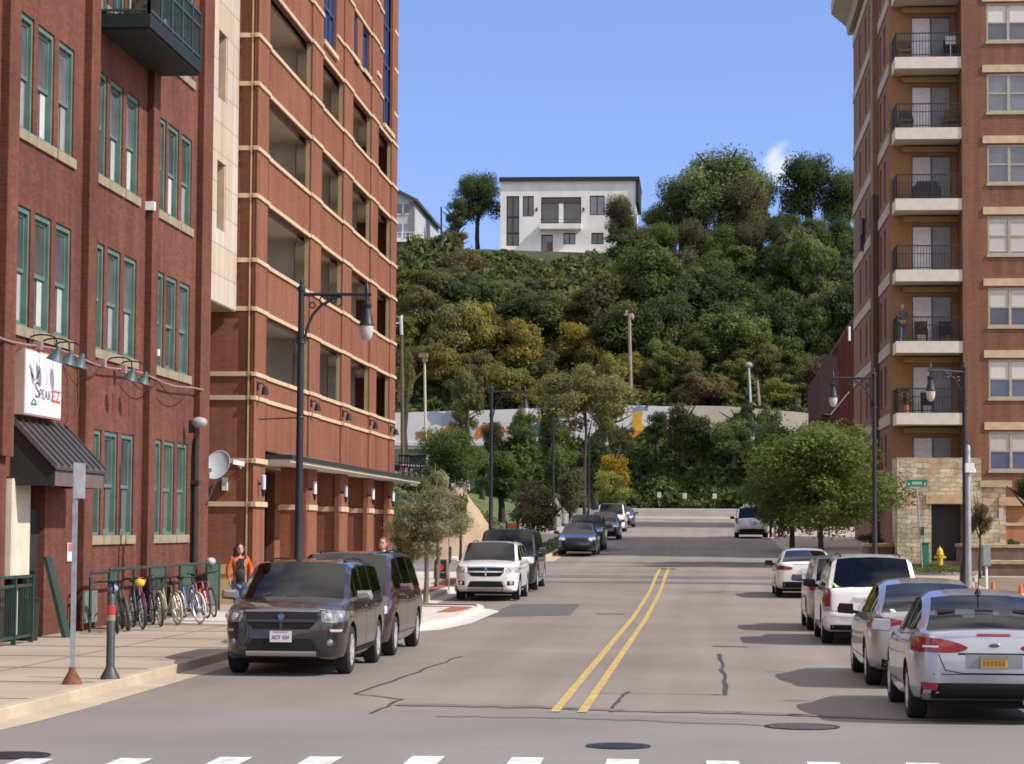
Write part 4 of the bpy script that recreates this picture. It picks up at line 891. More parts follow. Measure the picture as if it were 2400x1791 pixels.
blob([(1034, 1002), (1068, 1000), (1070, 1026), (1030, 1030)], 'mural_patch', OR); blob([(975, 1010), (1008, 1008), (1010, 1028), (978, 1032)], 'mural_patch', mk('mural_brick', (.36, .12, .06), .8))
blob([(1115, 1005), (1142, 1000), (1145, 1024), (1118, 1030)], 'mural_patch', OR); blob([(1156, 1004), (1180, 998), (1182, 1022), (1158, 1028)], 'mural_patch', OR2)
blob([(1182, 1004), (1225, 1000), (1250, 1022), (1200, 1030)], 'mural_patch', PK, d=.04); blob([(1236, 996), (1296, 992), (1300, 1018), (1240, 1020)], 'mural_patch', BU); blob([(1264, 976), (1296, 974), (1294, 990), (1268, 996)], 'mural_patch', YE, d=.04)
blob([(1303, 1000), (1340, 996), (1342, 1030), (1326, 1040), (1304, 1020)], 'mural_patch', OR2, d=.04); blob([(1302, 966), (1325, 962), (1330, 984), (1306, 986)], 'mural_patch', mk('mural_olive', (.28, .19, .05), .8))
blob([(1420, 1002), (1448, 1000), (1450, 1030), (1424, 1034)], 'mural_patch', BG); blob([(1484, 968), (1508, 966), (1506, 1010), (1480, 1012)], 'mural_patch', YE, d=.04); blob([(1458, 1015), (1506, 1012), (1510, 1046), (1464, 1046)], 'mural_patch', mk('mural_amber', (.60, .24, .03), .8), d=.05)
blob([(1480, 952), (1520, 951), (1518, 962), (1482, 966)], 'mural_patch', BG); blob([(1000, 968), (1070, 966), (1072, 990), (1010, 996)], 'mural_patch', BG)
mb = MB()
for k, px in enumerate(range(1205, 1345, 11)):
    c = mw(px, 1036 + k * .6); w_ = .16
    mb.box((c.x - w_, MY - .07, c.z - .3), (c.x - w_ + .12, MY - .04, c.z + .35)); mb.box((c.x - w_ + .12, MY - .07, c.z + (.22 if k % 2 else -.1)), (c.x + w_, MY - .04, c.z + (.34 if k % 2 else .02)))
mb.build('graffiti_lettering', TW, mural)
mb = MB()
for px, r_ in ((1411, .42), (1468, .36), (1502, .36)):
    c = mw(px, 1034); vs = []; n = 14
    for k in range(n):
        t_ = 2 * math.pi * k / n; vs += [(c.x + math.cos(t_) * r_ * .55, MY - .07, c.z + math.sin(t_) * r_ * 1.2), (c.x + math.cos(t_) * r_ * .28, MY - .07, c.z + math.sin(t_) * r_ * .8)]
    mb.add(vs, [(2 * k, (2 * k + 2) % (2 * n), (2 * k + 3) % (2 * n), 2 * k + 1) for k in range(n)])
mb.build('graffiti_lettering', TW, mural)
bw = thing('beige_wall', 'plain beige retaining wall under the bluff behind the street trees', 'wall', mw(1750, 1000))
mb = MB(); a, b = mw(1577, 960), mw(1960, 1000); mb.prism([(a.x, zb), (a.x, mw(1640, 950).z), (mw(1700, 955).x, mw(1700, 952).z), (mw(1850, 966).x, mw(1850, 964).z), (b.x, mw(1905, 975).z), (b.x, zb)], 'y', MY + .1, MY + .7); mb.build('wall', mk('beige_wall', (.46, .40, .30), .9, col2=(.55, .48, .38), scale=.3), bw)
# ---------------------------------------------------------------- vehicles
def paint(name, col, metal=.35, rough=.32):
    return mk(name, col, rough, metal=metal, var=0, coat=.9)
M['tyre'] = mk('tyre', (.018, .018, .019), .85, var=.2); M['rim'] = mk('rim', (.70, .70, .72), .35, metal=.6, var=.05); M['rim_dark'] = mk('rim_dark', (.05, .05, .055), .5, metal=.4)
M['car_black'] = mk('car_black', (.006, .006, .007), .6, var=0, spec=.3); M['chrome'] = mk('chrome', (.62, .62, .64), .18, metal=.95, var=0)
M['lamp_red'] = mk('lamp_red', (.23, .008, .014), .18, var=.15, scale=9, coat=.6); M['lamp_clear'] = mk('lamp_clear', (.50, .50, .50), .12, metal=.3, var=.45, scale=16, coat=.8)
M['lamp_dark'] = mk('lamp_dark', (.20, .21, .22), .12, metal=.4, var=.6, scale=18, coat=.8); M['lamp_white'] = mk('lamp_white', (.7, .7, .7), .2, var=0); M['amber'] = mk('amber', (.6, .2, .03), .3, var=0)
M['cglass'] = clearglass('car_glass', (.17, .19, .20), 1.42, .02); M['cglass_dark'] = clearglass('privacy_glass', (.045, .05, .055), 1.42, .02); M['cglass_clear'] = clearglass('clear_glass', (.50, .57, .55), 1.4, .01)
M['seat'] = mk('seat', (.035, .035, .04), .9, var=.1); M['well'] = mk('wheel_well', (.008, .008, .008), .95, var=0)
M['plate_white'] = mk('plate_white', (.62, .60, .62), .5, var=0); M['plate_yellow'] = mk('plate_yellow', (.42, .26, .055), .5, var=0); M['ink'] = mk('ink', (.05, .06, .12), .6, var=0)

def text_mesh(s, size, name='lettering', extrude=.004):
    cu = bpy.data.curves.new(name, 'FONT'); cu.body = s; cu.size = size; cu.align_x = 'CENTER'; cu.align_y = 'CENTER'; cu.extrude = extrude
    o = bpy.data.objects.new('tmp', cu); COL.objects.link(o); dg = bpy.context.evaluated_depsgraph_get()
    me = bpy.data.meshes.new_from_object(o.evaluated_get(dg)); me.name = name
    bpy.data.objects.remove(o); bpy.data.curves.remove(cu); me.materials.clear(); return me

def resample(row, n):
    P_ = [Vector(p) for p in row]
    if len(P_) == 1: return [P_[0]] * n
    L = [0]
    for a, b in zip(P_[:-1], P_[1:]): L.append(L[-1] + (b - a).length)
    out = []
    for k in range(n):
        s = L[-1] * k / (n - 1); i = 0
        while i < len(L) - 2 and L[i + 1] < s: i += 1
        t = (s - L[i]) / max(1e-6, L[i + 1] - L[i]); out.append(P_[i].lerp(P_[i + 1], min(1, t)))
    return out

class Car:
    def __init__(c, name, label, cat, loc, rz, spec, group=None):
        c.root = thing(name, label, cat, (0, 0, 0), 0, group); c.s = spec; c.final = (loc, rz); c.body()
    def part(c, name, mb, m, parent=None, smooth=False): return link(name, mb.mesh(name, smooth), m, parent or c.root)
    def body(c):
        s = c.s; L, W = s['L'], s['W']; hl = L / 2; deck = sorted(s['deck']); bot = sorted(s.get('bot', [(-hl, .36), (-hl + .25, .26), (0, .2), (hl - .3, .22), (hl, .3)]))
        rf, rr = s.get('rf', .55), s.get('rr', .45); nf, nr = s.get('taper', (.11, .08))
        ys = [-hl, -hl + .012, -hl + .04, -hl + .08, -hl + .14, -hl + .22, -hl + .32] + list(np.linspace(-hl + .45, hl - .5, 30)) + [hl - .38, hl - .28, hl - .19, hl - .12, hl - .06, hl - .02, hl]
        sec = [(0, 0), (.62, 0), (.88, .0), (.955, .05), (.985, .16), (.998, .32), (1.0, .5), (1.0, .66), (.99, .8), (.965, .91), (.925, .975), (.86, 1.0), (.5, 1.03), (0, 1.045)]
        mb = MB(); k = len(sec) * 2 - 2
        for y in ys:
            z1 = float(np.interp(y, [p[0] for p in deck], [p[1] for p in deck])); z0 = float(np.interp(y, [p[0] for p in bot], [p[1] for p in bot]))
            w = W / 2
            df, dr = hl - y, y + hl
            w *= 1 - nf * max(0, 1 - df / 1.3) ** 2.2 - nr * max(0, 1 - dr / 1.0) ** 2.2
            sq = 0
            if df < rf: t = 1 - df / rf; w -= W * .14 * (1 - math.sqrt(max(0, 1 - t ** 3)))
            if dr < rr: t = 1 - dr / rr; w -= W * .10 * (1 - math.sqrt(max(0, 1 - t ** 3)))
            e = min(df, dr)
            if e < .16: t = 1 - e / .16; q_ = .085 * (1 - math.sqrt(max(0, 1 - t * t))); z1 -= q_; z0 += q_ * .6
            ring = []
            sh = s.get('shoulder', 0)
            for (u, v) in sec: ring.append((u * w, y, z0 + (z1 - z0) * v))
            ring += [(-x, yy, z) for (x, yy, z) in ring[-2:0:-1]]
            mb.v += ring
        n = len(ys)
        for i in range(n - 1):
            for j in range(k): mb.f.append((i * k + j, i * k + (j + 1) % k, (i + 1) * k + (j + 1) % k, (i + 1) * k + j))
        mb.f += [tuple(range(k)), tuple(range((n - 1) * k, n * k))[::-1]]
        me = mb.mesh('body', True); me.materials.append(s['paint']); me.materials.append(M['well'])
        o = link('body', me, None, c.root)
        wr = s['wr']; cut = MB(); tr = W / 2
        for y in (s['fa'], s['ra']):
            for sg in (-1, 1): cut.lathe([(0, sg * (tr - .30)), (wr + .055, sg * (tr - .30)), (wr + .055, sg * (tr + .2)), (0, sg * (tr + .2))], (0, y, wr + .01), 'x', 32)
        cme = cut.mesh('cutter'); cme.materials.append(M['well']); co = bpy.data.objects.new('cutter', cme); COL.objects.link(co)
        md = o.modifiers.new('b', 'BOOLEAN'); md.object = co; md.operation = 'DIFFERENCE'; md.solver = 'EXACT'
        try: md.material_mode = 'TRANSFER'
        except Exception: pass
        dg = bpy.context.evaluated_depsgraph_get(); me2 = bpy.data.meshes.new_from_object(o.evaluated_get(dg)); me2.name = 'body'
        o.modifiers.clear(); bpy.data.objects.remove(co)
        if len(me2.polygons) > 300: o.data = me2
        o.data.polygons.foreach_set('use_smooth', [True] * len(o.data.polygons)); o.data.set_sharp_from_angle(angle=R(32))
        c.bodyo = o
        c.cabin()
        bm = bmesh.new(); bm.from_mesh(o.data); bm.from_mesh(c.cab); c.bvh = BVHTree.FromBMesh(bm); bm.free()
        for y in (s['fa'], s['ra']):
            for sg in (-1, 1): c.wheel(y, sg)
    def cabin(c):
        s = c.s; W, H = s['W'], s['H']; yc, yh, yr, yb = s['cab']; deck = sorted(s['deck']); zd = lambda y: float(np.interp(y, [p[0] for p in deck], [p[1] for p in deck]))
        ws = sorted(s['win'], reverse=True)
        base = [yc + .0, yc - (yc - yh) * .25, yc - (yc - yh) * .5, yc - (yc - yh) * .75, yh, yh - .12]
        rear = [yr + .1, yr, yr + (yb - yr) * .25, yr + (yb - yr) * .5, yr + (yb - yr) * .78, yb]
        mids = [y for w in ws for y in w]
        ys = sorted(set([round(y, 3) for y in base + rear + mids + [yh - .5, (yh + yr) / 2]]), reverse=True)
        def top(y):
            if y >= yh: t = max(0, (yc - y) / (yc - yh)); return zd(yc) + .0 + (H - .03 - zd(yc)) * (t ** .93)
            if y <= yr: t = max(0, (y - yb) / (yr - yb)); return zd(yb) + .0 + (H - s.get('rdrop', .05) - zd(yb)) * (t ** s.get('rcurve', .8))
            t = (y - yr) / (yh - yr); a = H - s.get('rdrop', .05); b = H - .03
            return a + (b - a) * t + 4 * t * (1 - t) * (H - (a + b) / 2)
        wb, wr = W / 2 * s.get('wb', .93), W / 2 * s.get('wt', .70)
        rings = []
        for y in ys:
            zb = zd(y) - .015; zt = top(y); f = lambda z: wb + (wr - wb) * max(0, min(1.15, (z - zb) / (H - zb)))
            nar = 1 - .05 * max(0, (y - yh) / (yc - yh)) - .06 * max(0, (yr - y) / max(.05, yr - yb))
            zg = max(zb + .004, zt - .075); z1 = min(zg, zb + .035)
            r_ = [(f(zb) * nar, zb), (f(z1) * nar, z1), (f(zg) * nar, zg), (max(.05, f(zt) * nar - .065), zt - .006), (wr * .55 * nar, zt + .022), (0, zt + .032)]
            rings.append((y, r_))
        groups = {}
        def addq(key, pts): groups.setdefault(key, MB()).add(pts, [(0, 1, 2, 3)])
        for (y0, a), (y1, b) in zip(rings[:-1], rings[1:]):
            ym = (y0 + y1) / 2
            for j in range(5):
                for sg in (1, -1):
                    pts = [(sg * a[j][0], y0, a[j][1]), (sg * a[j + 1][0], y0, a[j + 1][1]), (sg * b[j + 1][0], y1, b[j + 1][1]), (sg * b[j][0], y1, b[j][1])]
                    if j == 1 and any(w[1] <= ym <= w[0] or w[0] <= ym <= w[1] for w in ws):
                        i = [i for i, w in enumerate(ws) if min(w) <= ym <= max(w)][0]; key = ('side', i, sg)
                    elif j >= 3 and ym > yh: key = 'wind'
                    elif j >= 3 and ym < yr and not s.get('pickup'): key = 'rear'
                    else: key = 'cab'
                    addq(key, pts)
        for (y, r_) in (rings[-1],):                     # close the rear
            zz = zd(y) - .3
        mbc = groups['cab']; c.cab = None
        o = c.part('cabin', mbc, s['paint']); bm = bmesh.new(); bm.from_mesh(o.data); bmesh.ops.remove_doubles(bm, verts=bm.verts, dist=.001); bmesh.ops.recalc_face_normals(bm, faces=bm.faces); bm.to_mesh(o.data); bm.free()
        o.data.polygons.foreach_set('use_smooth', [True] * len(o.data.polygons)); o.data.set_sharp_from_angle(angle=R(40)); c.cab = o.data
        for key, mb in groups.items():
            if key == 'cab': continue
            nm = {'wind': 'windshield', 'rear': 'rear_window'}.get(key, 'side_window')
            m = s.get('rglass', M['cglass']) if nm == 'rear_window' else (s.get('wglass', M['cglass']) if nm == 'windshield' else (s.get('sglass_r', s.get('sglass', M['cglass'])) if key[1] > 0 else s.get('sglass', M['cglass'])))
            g_ = c.part(nm, mb, m); bm = bmesh.new(); bm.from_mesh(g_.data); bmesh.ops.remove_doubles(bm, verts=bm.verts, dist=.001); bmesh.ops.recalc_face_normals(bm, faces=bm.faces); bm.to_mesh(g_.data); bm.free()
            g_.data.polygons.foreach_set('use_smooth', [True] * len(g_.data.polygons))
        # interior
        zf = zd((yh + yr) / 2)
        rows = s.get('seats', [yh - .55, yh - 1.35])
        for y in rows:
            for x in ((-W * .21, W * .21) if y == rows[0] else (-W * .24, 0, W * .24)):
                mb = MB(); mb.prism([(y + .02, zf - .1), (y - .12, zf + (H - zf) * .42), (y - .22, zf + (H - zf) * .42), (y - .2, zf - .1)], 'x', x - .22, x + .22)
                mb.box((x - .10, y - .23, zf + (H - zf) * .40), (x + .10, y - .15, zf + (H - zf) * .62)); c.part('seat', mb, M['seat'])
        mb = MB(); mb.box((-W * .40, yh + .25, zf - .05), (W * .40, yc - .25, zf + .03)); mb.ell((0, yh + .12, H - .17), (.12, .03, .035), 8, 5); c.part('dashboard', mb, M['seat'])
        c.top = top
    def wheel(c, y, sg):
        s = c.s; wr = s['wr']; x = sg * (s['W'] / 2 - .125); t = bpy.data.objects.new('wheel', None); COL.objects.link(t); t.parent = c.root; t.location = (x, y, wr); t.empty_display_size = .2
        mb = MB(); hw = s.get('tw', .11); rr = wr * .66
        mb.lathe([(rr, -hw), (wr - .03, -hw), (wr - .005, -hw * .78), (wr, 0), (wr - .005, hw * .78), (wr - .03, hw), (rr, hw * .95), (rr - .02, 0)], axis='x', n=36, closed=True); link('tyre', mb.mesh('tyre', True), M['tyre'], t)
        mb = MB(); o_ = sg * hw
        mb.lathe([(rr + .004, o_ * .96), (rr - .025, o_ * .93), (rr - .04, o_ * .2)], axis='x', n=32)
        ns = s.get('spokes', 5)
        for k in range(ns):
            a = 2 * math.pi * k / ns; p = (o_ * .78, math.cos(a) * .03, math.sin(a) * .03); q_ = (o_ * .86, math.cos(a) * (rr - .02), math.sin(a) * (rr - .02)); mb.bar(p, q_, .05 if ns > 6 else .075, .03, up=(1, 0, 0))
        mb.lathe([(0, o_ * .92), (.05, o_ * .9), (.07, o_ * .7)], axis='x', n=16); link('rim', mb.mesh('rim', True), s.get('rimm', M['rim']), t)
        mb = MB(); mb.lathe([(0, o_ * .35), (rr - .01, o_ * .3)], axis='x', n=24); link('brake_disc', mb.mesh('brake_disc'), M['rim_dark'], t)
    def patch(c, name, face, rows, m, off=.006, nu=14, nv=5, thick=None, parent=None):
        """a panel that hugs the body: rows of (u,v) points seen from face F/B/L/R (u across or along, v up)"""
        s = c.s; L, W = s['L'], s['W']; R_ = [resample(r_, nu) for r_ in rows]; grid = []
        for j in range(nv):
            t = j / (nv - 1) * (len(R_) - 1); i = min(int(t), len(R_) - 2); grid.append([R_[i][k].lerp(R_[i + 1][k], t - i) for k in range(nu)])
        d = {'F': (0, -1, 0), 'B': (0, 1, 0), 'L': (1, 0, 0), 'R': (-1, 0, 0), 'FR': (-.7, -.71, 0), 'FL': (.7, -.71, 0), 'T': (0, 0, -1)}[face]; d = Vector(d); mb = MB()
        pts = []; nrm = []
        for row in grid:
            for p in row:
                if face in 'FB': o = Vector((p.x, -d.y * (L / 2 + 1), p.y))
                elif face in 'LR': o = Vector((-d.x * (W / 2 + 1), p.x, p.y))
                else: o = Vector((p.x, p.y, 3))
                h, nn, _, _ = c.bvh.ray_cast(o, d)
                if h is None: h, nn, _, _ = c.bvh.find_nearest(o + d * 1.05)
                if nn.dot(d) > 0: nn = -nn
                pts.append(h + nn * off)
        mb.v = [tuple(p) for p in pts]
        for j in range(nv - 1):
            for i in range(nu - 1): a = j * nu + i; mb.f.append((a, a + 1, a + nu + 1, a + nu))
        if thick:                                        # skirt back into the body
            edge = [i for i in range(nu)] + [j * nu + nu - 1 for j in range(1, nv)] + [(nv - 1) * nu + i for i in range(nu - 2, -1, -1)] + [j * nu for j in range(nv - 2, 0, -1)]
            b = len(mb.v); mb.v += [tuple(Vector(mb.v[i]) + d * thick) for i in edge]; n = len(edge)
            for i in range(n): mb.f.append((edge[i], edge[(i + 1) % n], b + (i + 1) % n, b + i))
        me = mb.mesh(name); me.polygons.foreach_set('use_smooth', [True] * len(me.polygons)); me.set_sharp_from_angle(angle=R(40))
        return link(name, me, m, parent or c.root)
    def rect(c, name, face, u0, u1, v0, v1, m, **k): return c.patch(name, face, [[(u0, v1), ((u0 + u1) / 2, v1), (u1, v1)], [(u0, v0), ((u0 + u1) / 2, v0), (u1, v0)]], m, **k)
    def both(c, name, face, rows, m, **k):
        for sg in (1, -1): c.patch(name, face, [[(sg * u, v) for u, v in r_] for r_ in rows], m, **k)
    def line(c, face, pts, w, m=None, name='panel_gap', **k):
        r0 = []; r1 = []
        for i, p in enumerate(pts):
            a = Vector(pts[max(i - 1, 0)]); b = Vector(pts[min(i + 1, len(pts) - 1)]); d = (b - a).normalized(); n = Vector((-d.y, d.x)) * w / 2; r0.append((p[0] + n.x, p[1] + n.y)); r1.append((p[0] - n.x, p[1] - n.y))
        return c.patch(name, face, [r0, r1], m or M['car_black'], off=.003, nu=16, nv=2, **k)
    def plate(c, face, u, v, w, h, m, txt=None, ink=None, ts=.11):
        s = c.s; d = 1 if face == 'B' else -1; o = Vector((u, -d * (s['L'] / 2 + 1), v)); h_, nn, _, _ = c.bvh.ray_cast(o, Vector((0, d, 0))); y = h_.y - d * .03
        mb = MB(); mb.box((u - w / 2, y - .012, v - h / 2), (u + w / 2, y + .012, v + h / 2)); p = c.part('license_plate', mb, m)
        if txt:
            me = text_mesh(txt, ts); t = link('plate_lettering', me, ink or M['ink'], p, (u, y - d * .014, v - .01)); t.rotation_euler = (R(90), 0, 0 if d > 0 else R(180)); t.scale.y = 1.2
        return p
    def mirror(c, y, z, m, x0=None):
        W = c.s['W']
        for sg in (-1, 1):
            mb = MB(); xa, xb = sg * (W / 2 + .0), sg * (W / 2 + .215)
            for k_, (yy, e) in enumerate(((-.045, .0), (-.02, .012), (.03, .004), (.065, -.03))):
                mb.v += [(xa - sg * e * .5, y + yy, z - .075 - e), (xb + sg * e, y + yy, z - .055 - e), (xb + sg * (e + .012), y + yy, z + .0), (xb + sg * e - sg * .02, y + yy, z + .07 + e), (xa - sg * e * .5, y + yy, z + .062 + e)]
            for k_ in range(3):
                for j_ in range(5): a_ = k_ * 5; mb.f.append((a_ + j_, a_ + (j_ + 1) % 5, a_ + 5 + (j_ + 1) % 5, a_ + 5 + j_))
            mb.f += [(0, 1, 2, 3, 4), (19, 18, 17, 16, 15)]
            mb.bar((sg * (W / 2 - .10), y + .02, z - .07), (sg * (W / 2 + .06), y + .0, z - .03), .06, .05); c.part('side_mirror', mb, m, smooth=True)
    def handles(c, ys, z, m):
        for y in ys:
            for sg in (-1, 1):
                h, nn, _, _ = c.bvh.ray_cast(Vector((sg * 2, y, z)), Vector((-sg, 0, 0)))
                mb = MB(); mb.bar((h.x + sg * .025, y - .09, z), (h.x + sg * .025, y + .09, z), .025, .03); mb.bar((h.x - sg * .02, y - .085, z), (h.x + sg * .03, y - .085, z), .02); mb.bar((h.x - sg * .02, y + .085, z), (h.x + sg * .03, y + .085, z), .02); c.part('door_handle', mb, m)
    def doors(c, ys, zt, zb=.38):
        for y in ys:
            for f in 'LR': c.line(f, [(y, zt), (y, zb)], .012)
        for f in 'LR': c.line(f, [(max(ys), zb), (min(ys), zb)], .012)
    def rails(c, m, y0, y1):
        s = c.s
        for sg in (-1, 1):
            pts = []
            for k in range(9):
                y = y0 - .12 + (y1 - y0 + .34) * k / 8; h, _, _, _ = c.bvh.ray_cast(Vector((sg * s['W'] / 2 * s.get('wt', .7) * .80, y, 3)), Vector((0, 0, -1)))
                if h: pts.append((h.x, y, h.z + (.032 if 0 < k < 8 else .012)))
            mb = MB(); mb.tube(pts, .015, 6); c.part('roof_rail', mb, m, smooth=True)
    def exhaust_under(c):
        s = c.s; mb = MB(); mb.box((-s['W'] * .38, -s['L'] / 2 + .35, .17), (s['W'] * .38, s['L'] / 2 - .5, .30)); c.part('underbody', mb, M['well'])
    def place(c):
        c.exhaust_under(); c.root.location = c.final[0]; c.root.rotation_euler = (0, 0, c.final[1]); return c.root

def sedan_spec(p, L=4.53, W=1.82, H=1.465, **k):
    s = dict(L=L, W=W, H=H, wr=.325, fa=L / 2 - .93, ra=-L / 2 + 1.0, paint=p, deck=[(L / 2, .66), (L / 2 - .15, .74), (L / 2 - 1.25, .96), (0, .965), (-L / 2 + 1.3, 1.0), (-L / 2 + .65, 1.045), (-L / 2 + .06, 1.05), (-L / 2, 1.02)],
             cab=(L / 2 - 1.2, L / 2 - 2.05, -L / 2 + 1.45, -L / 2 + .52), win=[(L / 2 - 1.55, L / 2 - 2.55), (L / 2 - 2.63, -L / 2 + 1.28), (-L / 2 + 1.22, -L / 2 + .95)], rcurve=.72, rdrop=.06, wb=.92, wt=.66)
    s.update(k); return s
def suv_spec(p, L=4.8, W=1.86, H=1.70, **k):
    s = dict(L=L, W=W, H=H, wr=.36, fa=L / 2 - .95, ra=-L / 2 + 1.03, paint=p, deck=[(L / 2, .82), (L / 2 - .12, .92), (L / 2 - .5, 1.02), (L / 2 - 1.15, 1.10), (0, 1.10), (-L / 2 + .3, 1.14), (-L / 2, 1.08)],
             cab=(L / 2 - 1.05, L / 2 - 1.75, -L / 2 + .42, -L / 2 + .10), win=[(L / 2 - 1.45, L / 2 - 2.35), (L / 2 - 2.43, L / 2 - 3.3), (L / 2 - 3.4, -L / 2 + .5)], rcurve=.85, rdrop=.05, wb=.94, wt=.785, rglass=M['cglass_dark'], sglass_r=M['cglass_dark'])
    s.update(k); return s
def at_ground(x, Y): return (x, Y, zr(Y))

# nearest silver sedan
P_sil = paint('silver_paint', (.42, .42, .47), .75, .30)
c = Car('parked_car', 'silver sedan with a yellow licence plate, nearest of the right-hand row', 'car', at_ground(3.32, 29.3), 0, sedan_spec(P_sil, rglass=M['cglass_clear'], wglass=M['cglass_clear'], taper=(.11, .10)), 'cars parked along the right kerb')
c.both('taillight', 'B', [[(.92, .985), (.75, .985), (.55, .965), (.40, .93), (.30, .885)], [(.93, .90), (.75, .89), (.55, .88), (.40, .87), (.295, .87)], [(.93, .825), (.75, .82), (.55, .815), (.40, .82), (.32, .85)]], M['lamp_red'], off=.012, thick=.03)
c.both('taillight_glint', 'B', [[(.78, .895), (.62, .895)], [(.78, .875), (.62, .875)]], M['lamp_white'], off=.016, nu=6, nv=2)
c.rect('brake_light', 'B', -.19, .19, 1.005, 1.03, M['lamp_red'], off=.01)
c.rect('bumper_valance', 'B', -.80, .80, .30, .475, M['car_black'], off=.010, thick=.02); c.both('reflector', 'B', [[(.80, .475), (.62, .47)], [(.78, .40), (.64, .40)]], M['lamp_red'], off=.018, nu=8)
c.line('B', [(-.62, .80), (-.55, .62), (-.35, .585), (.35, .585), (.55, .62), (.62, .80)], .012); c.line('B', [(-.93, .575), (.93, .575)], .010)
c.rect('plate_recess', 'B', -.32, .32, .64, .80, mk('recess', (.25, .25, .28), .5, metal=.4), off=.004); c.line('B', [(-.40, .805), (.40, .805)], .022)
c.plate('B', 0, .72, .305, .152, M['plate_yellow']); mb = MB()
pl = [ch for ch in c.root.children if ch.name.startswith('license_plate')][0]
yb = min(v.co.y for v in pl.data.vertices); mb.box((-.15, yb - .004, .752), (.15, yb - .001, .796)); mb.box((-.15, yb - .004, .644), (.15, yb - .001, .656)); link('plate_border', mb.mesh('plate_border'), mk('plate_grey', (.18, .19, .17), .6), pl)
mb = MB(); [mb.box((-.125 + k * .043, yb - .004, .675), (-.10 + k * .043, yb - .001, .735)) for k in range(6)]; link('plate_smudge', mb.mesh('plate_smudge'), mk('smudge', (.22, .11, .03), .7), pl)
hb, _, _, _ = c.bvh.ray_cast(Vector((0, -5, .905)), Vector((0, 1, 0))); mb = MB(); mb.lathe([(0, -.012), (.06, -.01), (.072, .0)], (0, 0, 0), 'y', 24); mb.v = [(v[0], v[1] + hb.y, v[2] * .42 + .905) for v in mb.v]; b_ = c.part('badge', mb, M['chrome'], smooth=True)
mb = MB(); mb.lathe([(0, -.016), (.056, -.013)], (0, 0, 0), 'y', 24); mb.v = [(v[0], v[1] + hb.y, v[2] * .38 + .905) for v in mb.v]; link('badge_face', mb.mesh('badge_face'), mk('badge_blue', (.06, .07, .14), .3, var=0), b_)
c.doors([1.15, .05, -1.1], .96); c.handles([.25, -.85], .88, P_sil); c.mirror(1.0, 1.0, P_sil)
ant = c.top(-.75); mb = MB(); mb.lathe([(.05, 0), (.03, .05), (.012, .08)], (.0, -.75, ant + .01), n=12); mb.tube([(0, -.75, ant + .07), (0, -.9, ant + .32)], .006, 6); c.part('antenna', mb, M['car_black'])
mb = MB(); mb.tube([(.35, -2.2, .26), (.5, -2.05, .25)], .03, 8); c.part('exhaust', mb, M['galv']); c.place()

# champagne sedan in front of it
P_ch = paint('champagne_paint', (.43, .41, .38), .65, .32)
c = Car('parked_car', 'champagne silver sedan between the nearest silver sedan and the white SUV', 'car', at_ground(3.27, 35.4), 0, sedan_spec(P_ch, L=4.85, W=1.86, H=1.47, cab=(1.25, .35, -.95, -1.98), win=[(.9, -.2), (-.28, -1.25), (-1.3, -1.55)]), 'cars parked along the right kerb')
c.both('taillight', 'B', [[(.95, 1.0), (.70, .985), (.45, .95)], [(.95, .84), (.72, .85), (.45, .90)]], M['lamp_red'], off=.012, thick=.03)
c.both('taillight', 'L' if False else 'B', [[(.44, .945), (.36, .93)], [(.44, .90), (.36, .91)]], M['lamp_white'], off=.013, nu=5)
c.rect('bumper_valance', 'B', -.75, .75, .30, .42, M['car_black'], off=.01, thick=.02); c.plate('B', 0, .78, .305, .152, M['plate_white']); c.rect('window_sticker', 'B', -.62, -.36, 1.24, 1.29, mk('sticker', (.55, .62, .58), .6), off=.008, nu=5, nv=3)
c.doors([1.2, .0, -1.2], .96); c.handles([.2, -.9], .89, P_ch); c.mirror(1.02, 1.0, M['car_black']); c.place()

# white boxy SUV
P_w = paint('white_paint', (.74, .73, .71), 0, .35)
c = Car('parked_car', 'white boxy SUV with tall tail lights, rear wiper and roof rails in the right-hand row', 'suv', at_ground(3.28, 47.5), 0, suv_spec(P_w, L=4.75, W=1.87, H=1.70, rr=.2, taper=(.08, .03), deck=[(2.375, .88), (2.3, 1.0), (1.2, 1.10), (0, 1.08), (-2.0, 1.10), (-2.36, 1.10), (-2.375, 1.06)], cab=(1.15, .5, -2.05, -2.30), rcurve=.9, wt=.76, wb=.95), 'cars parked along the right kerb')
c.both('taillight', 'B', [[(.925, 1.06), (.80, 1.06)], [(.925, .68), (.80, .68)]], M['lamp_red'], off=.015, thick=.03, nu=6); c.both('reverse_light', 'B', [[(.92, .74), (.80, .74)], [(.92, .66), (.80, .66)]], mk('lamp_smoke', (.3, .26, .27), .2), off=.019, nu=6)
c.rect('brake_light', 'B', -.18, .18, 1.615, 1.66, M['lamp_red'], off=.012, thick=.02); c.rect('bumper_step', 'B', -.90, .90, .56, .60, mk('white_trim', (.70, .69, .67), .5, var=0), off=.03, thick=.05)
c.rect('bumper_valance', 'B', -.8, .8, .30, .40, M['car_black'], off=.01); c.rect('tailgate_trim', 'B', -.35, .35, .90, .94, P_w, off=.025, thick=.04); c.plate('B', 0, .80, .305, .152, M['iron'])
c.line('B', [(-.79, .66), (.79, .66)], .014); c.line('B', [(-.79, 1.05), (-.79, .66)], .01); c.line('B', [(.79, 1.05), (.79, .66)], .01)
c.rect('tailgate_lettering', 'B', -.66, -.5, .725, .745, M['dark_metal'], off=.006, nu=6, nv=2)
for sg in (-.55, .55): c.rect('glass_hinge', 'B', sg - .03, sg + .03, 1.56, 1.62, M['car_black'], off=.02, nu=4, nv=3)
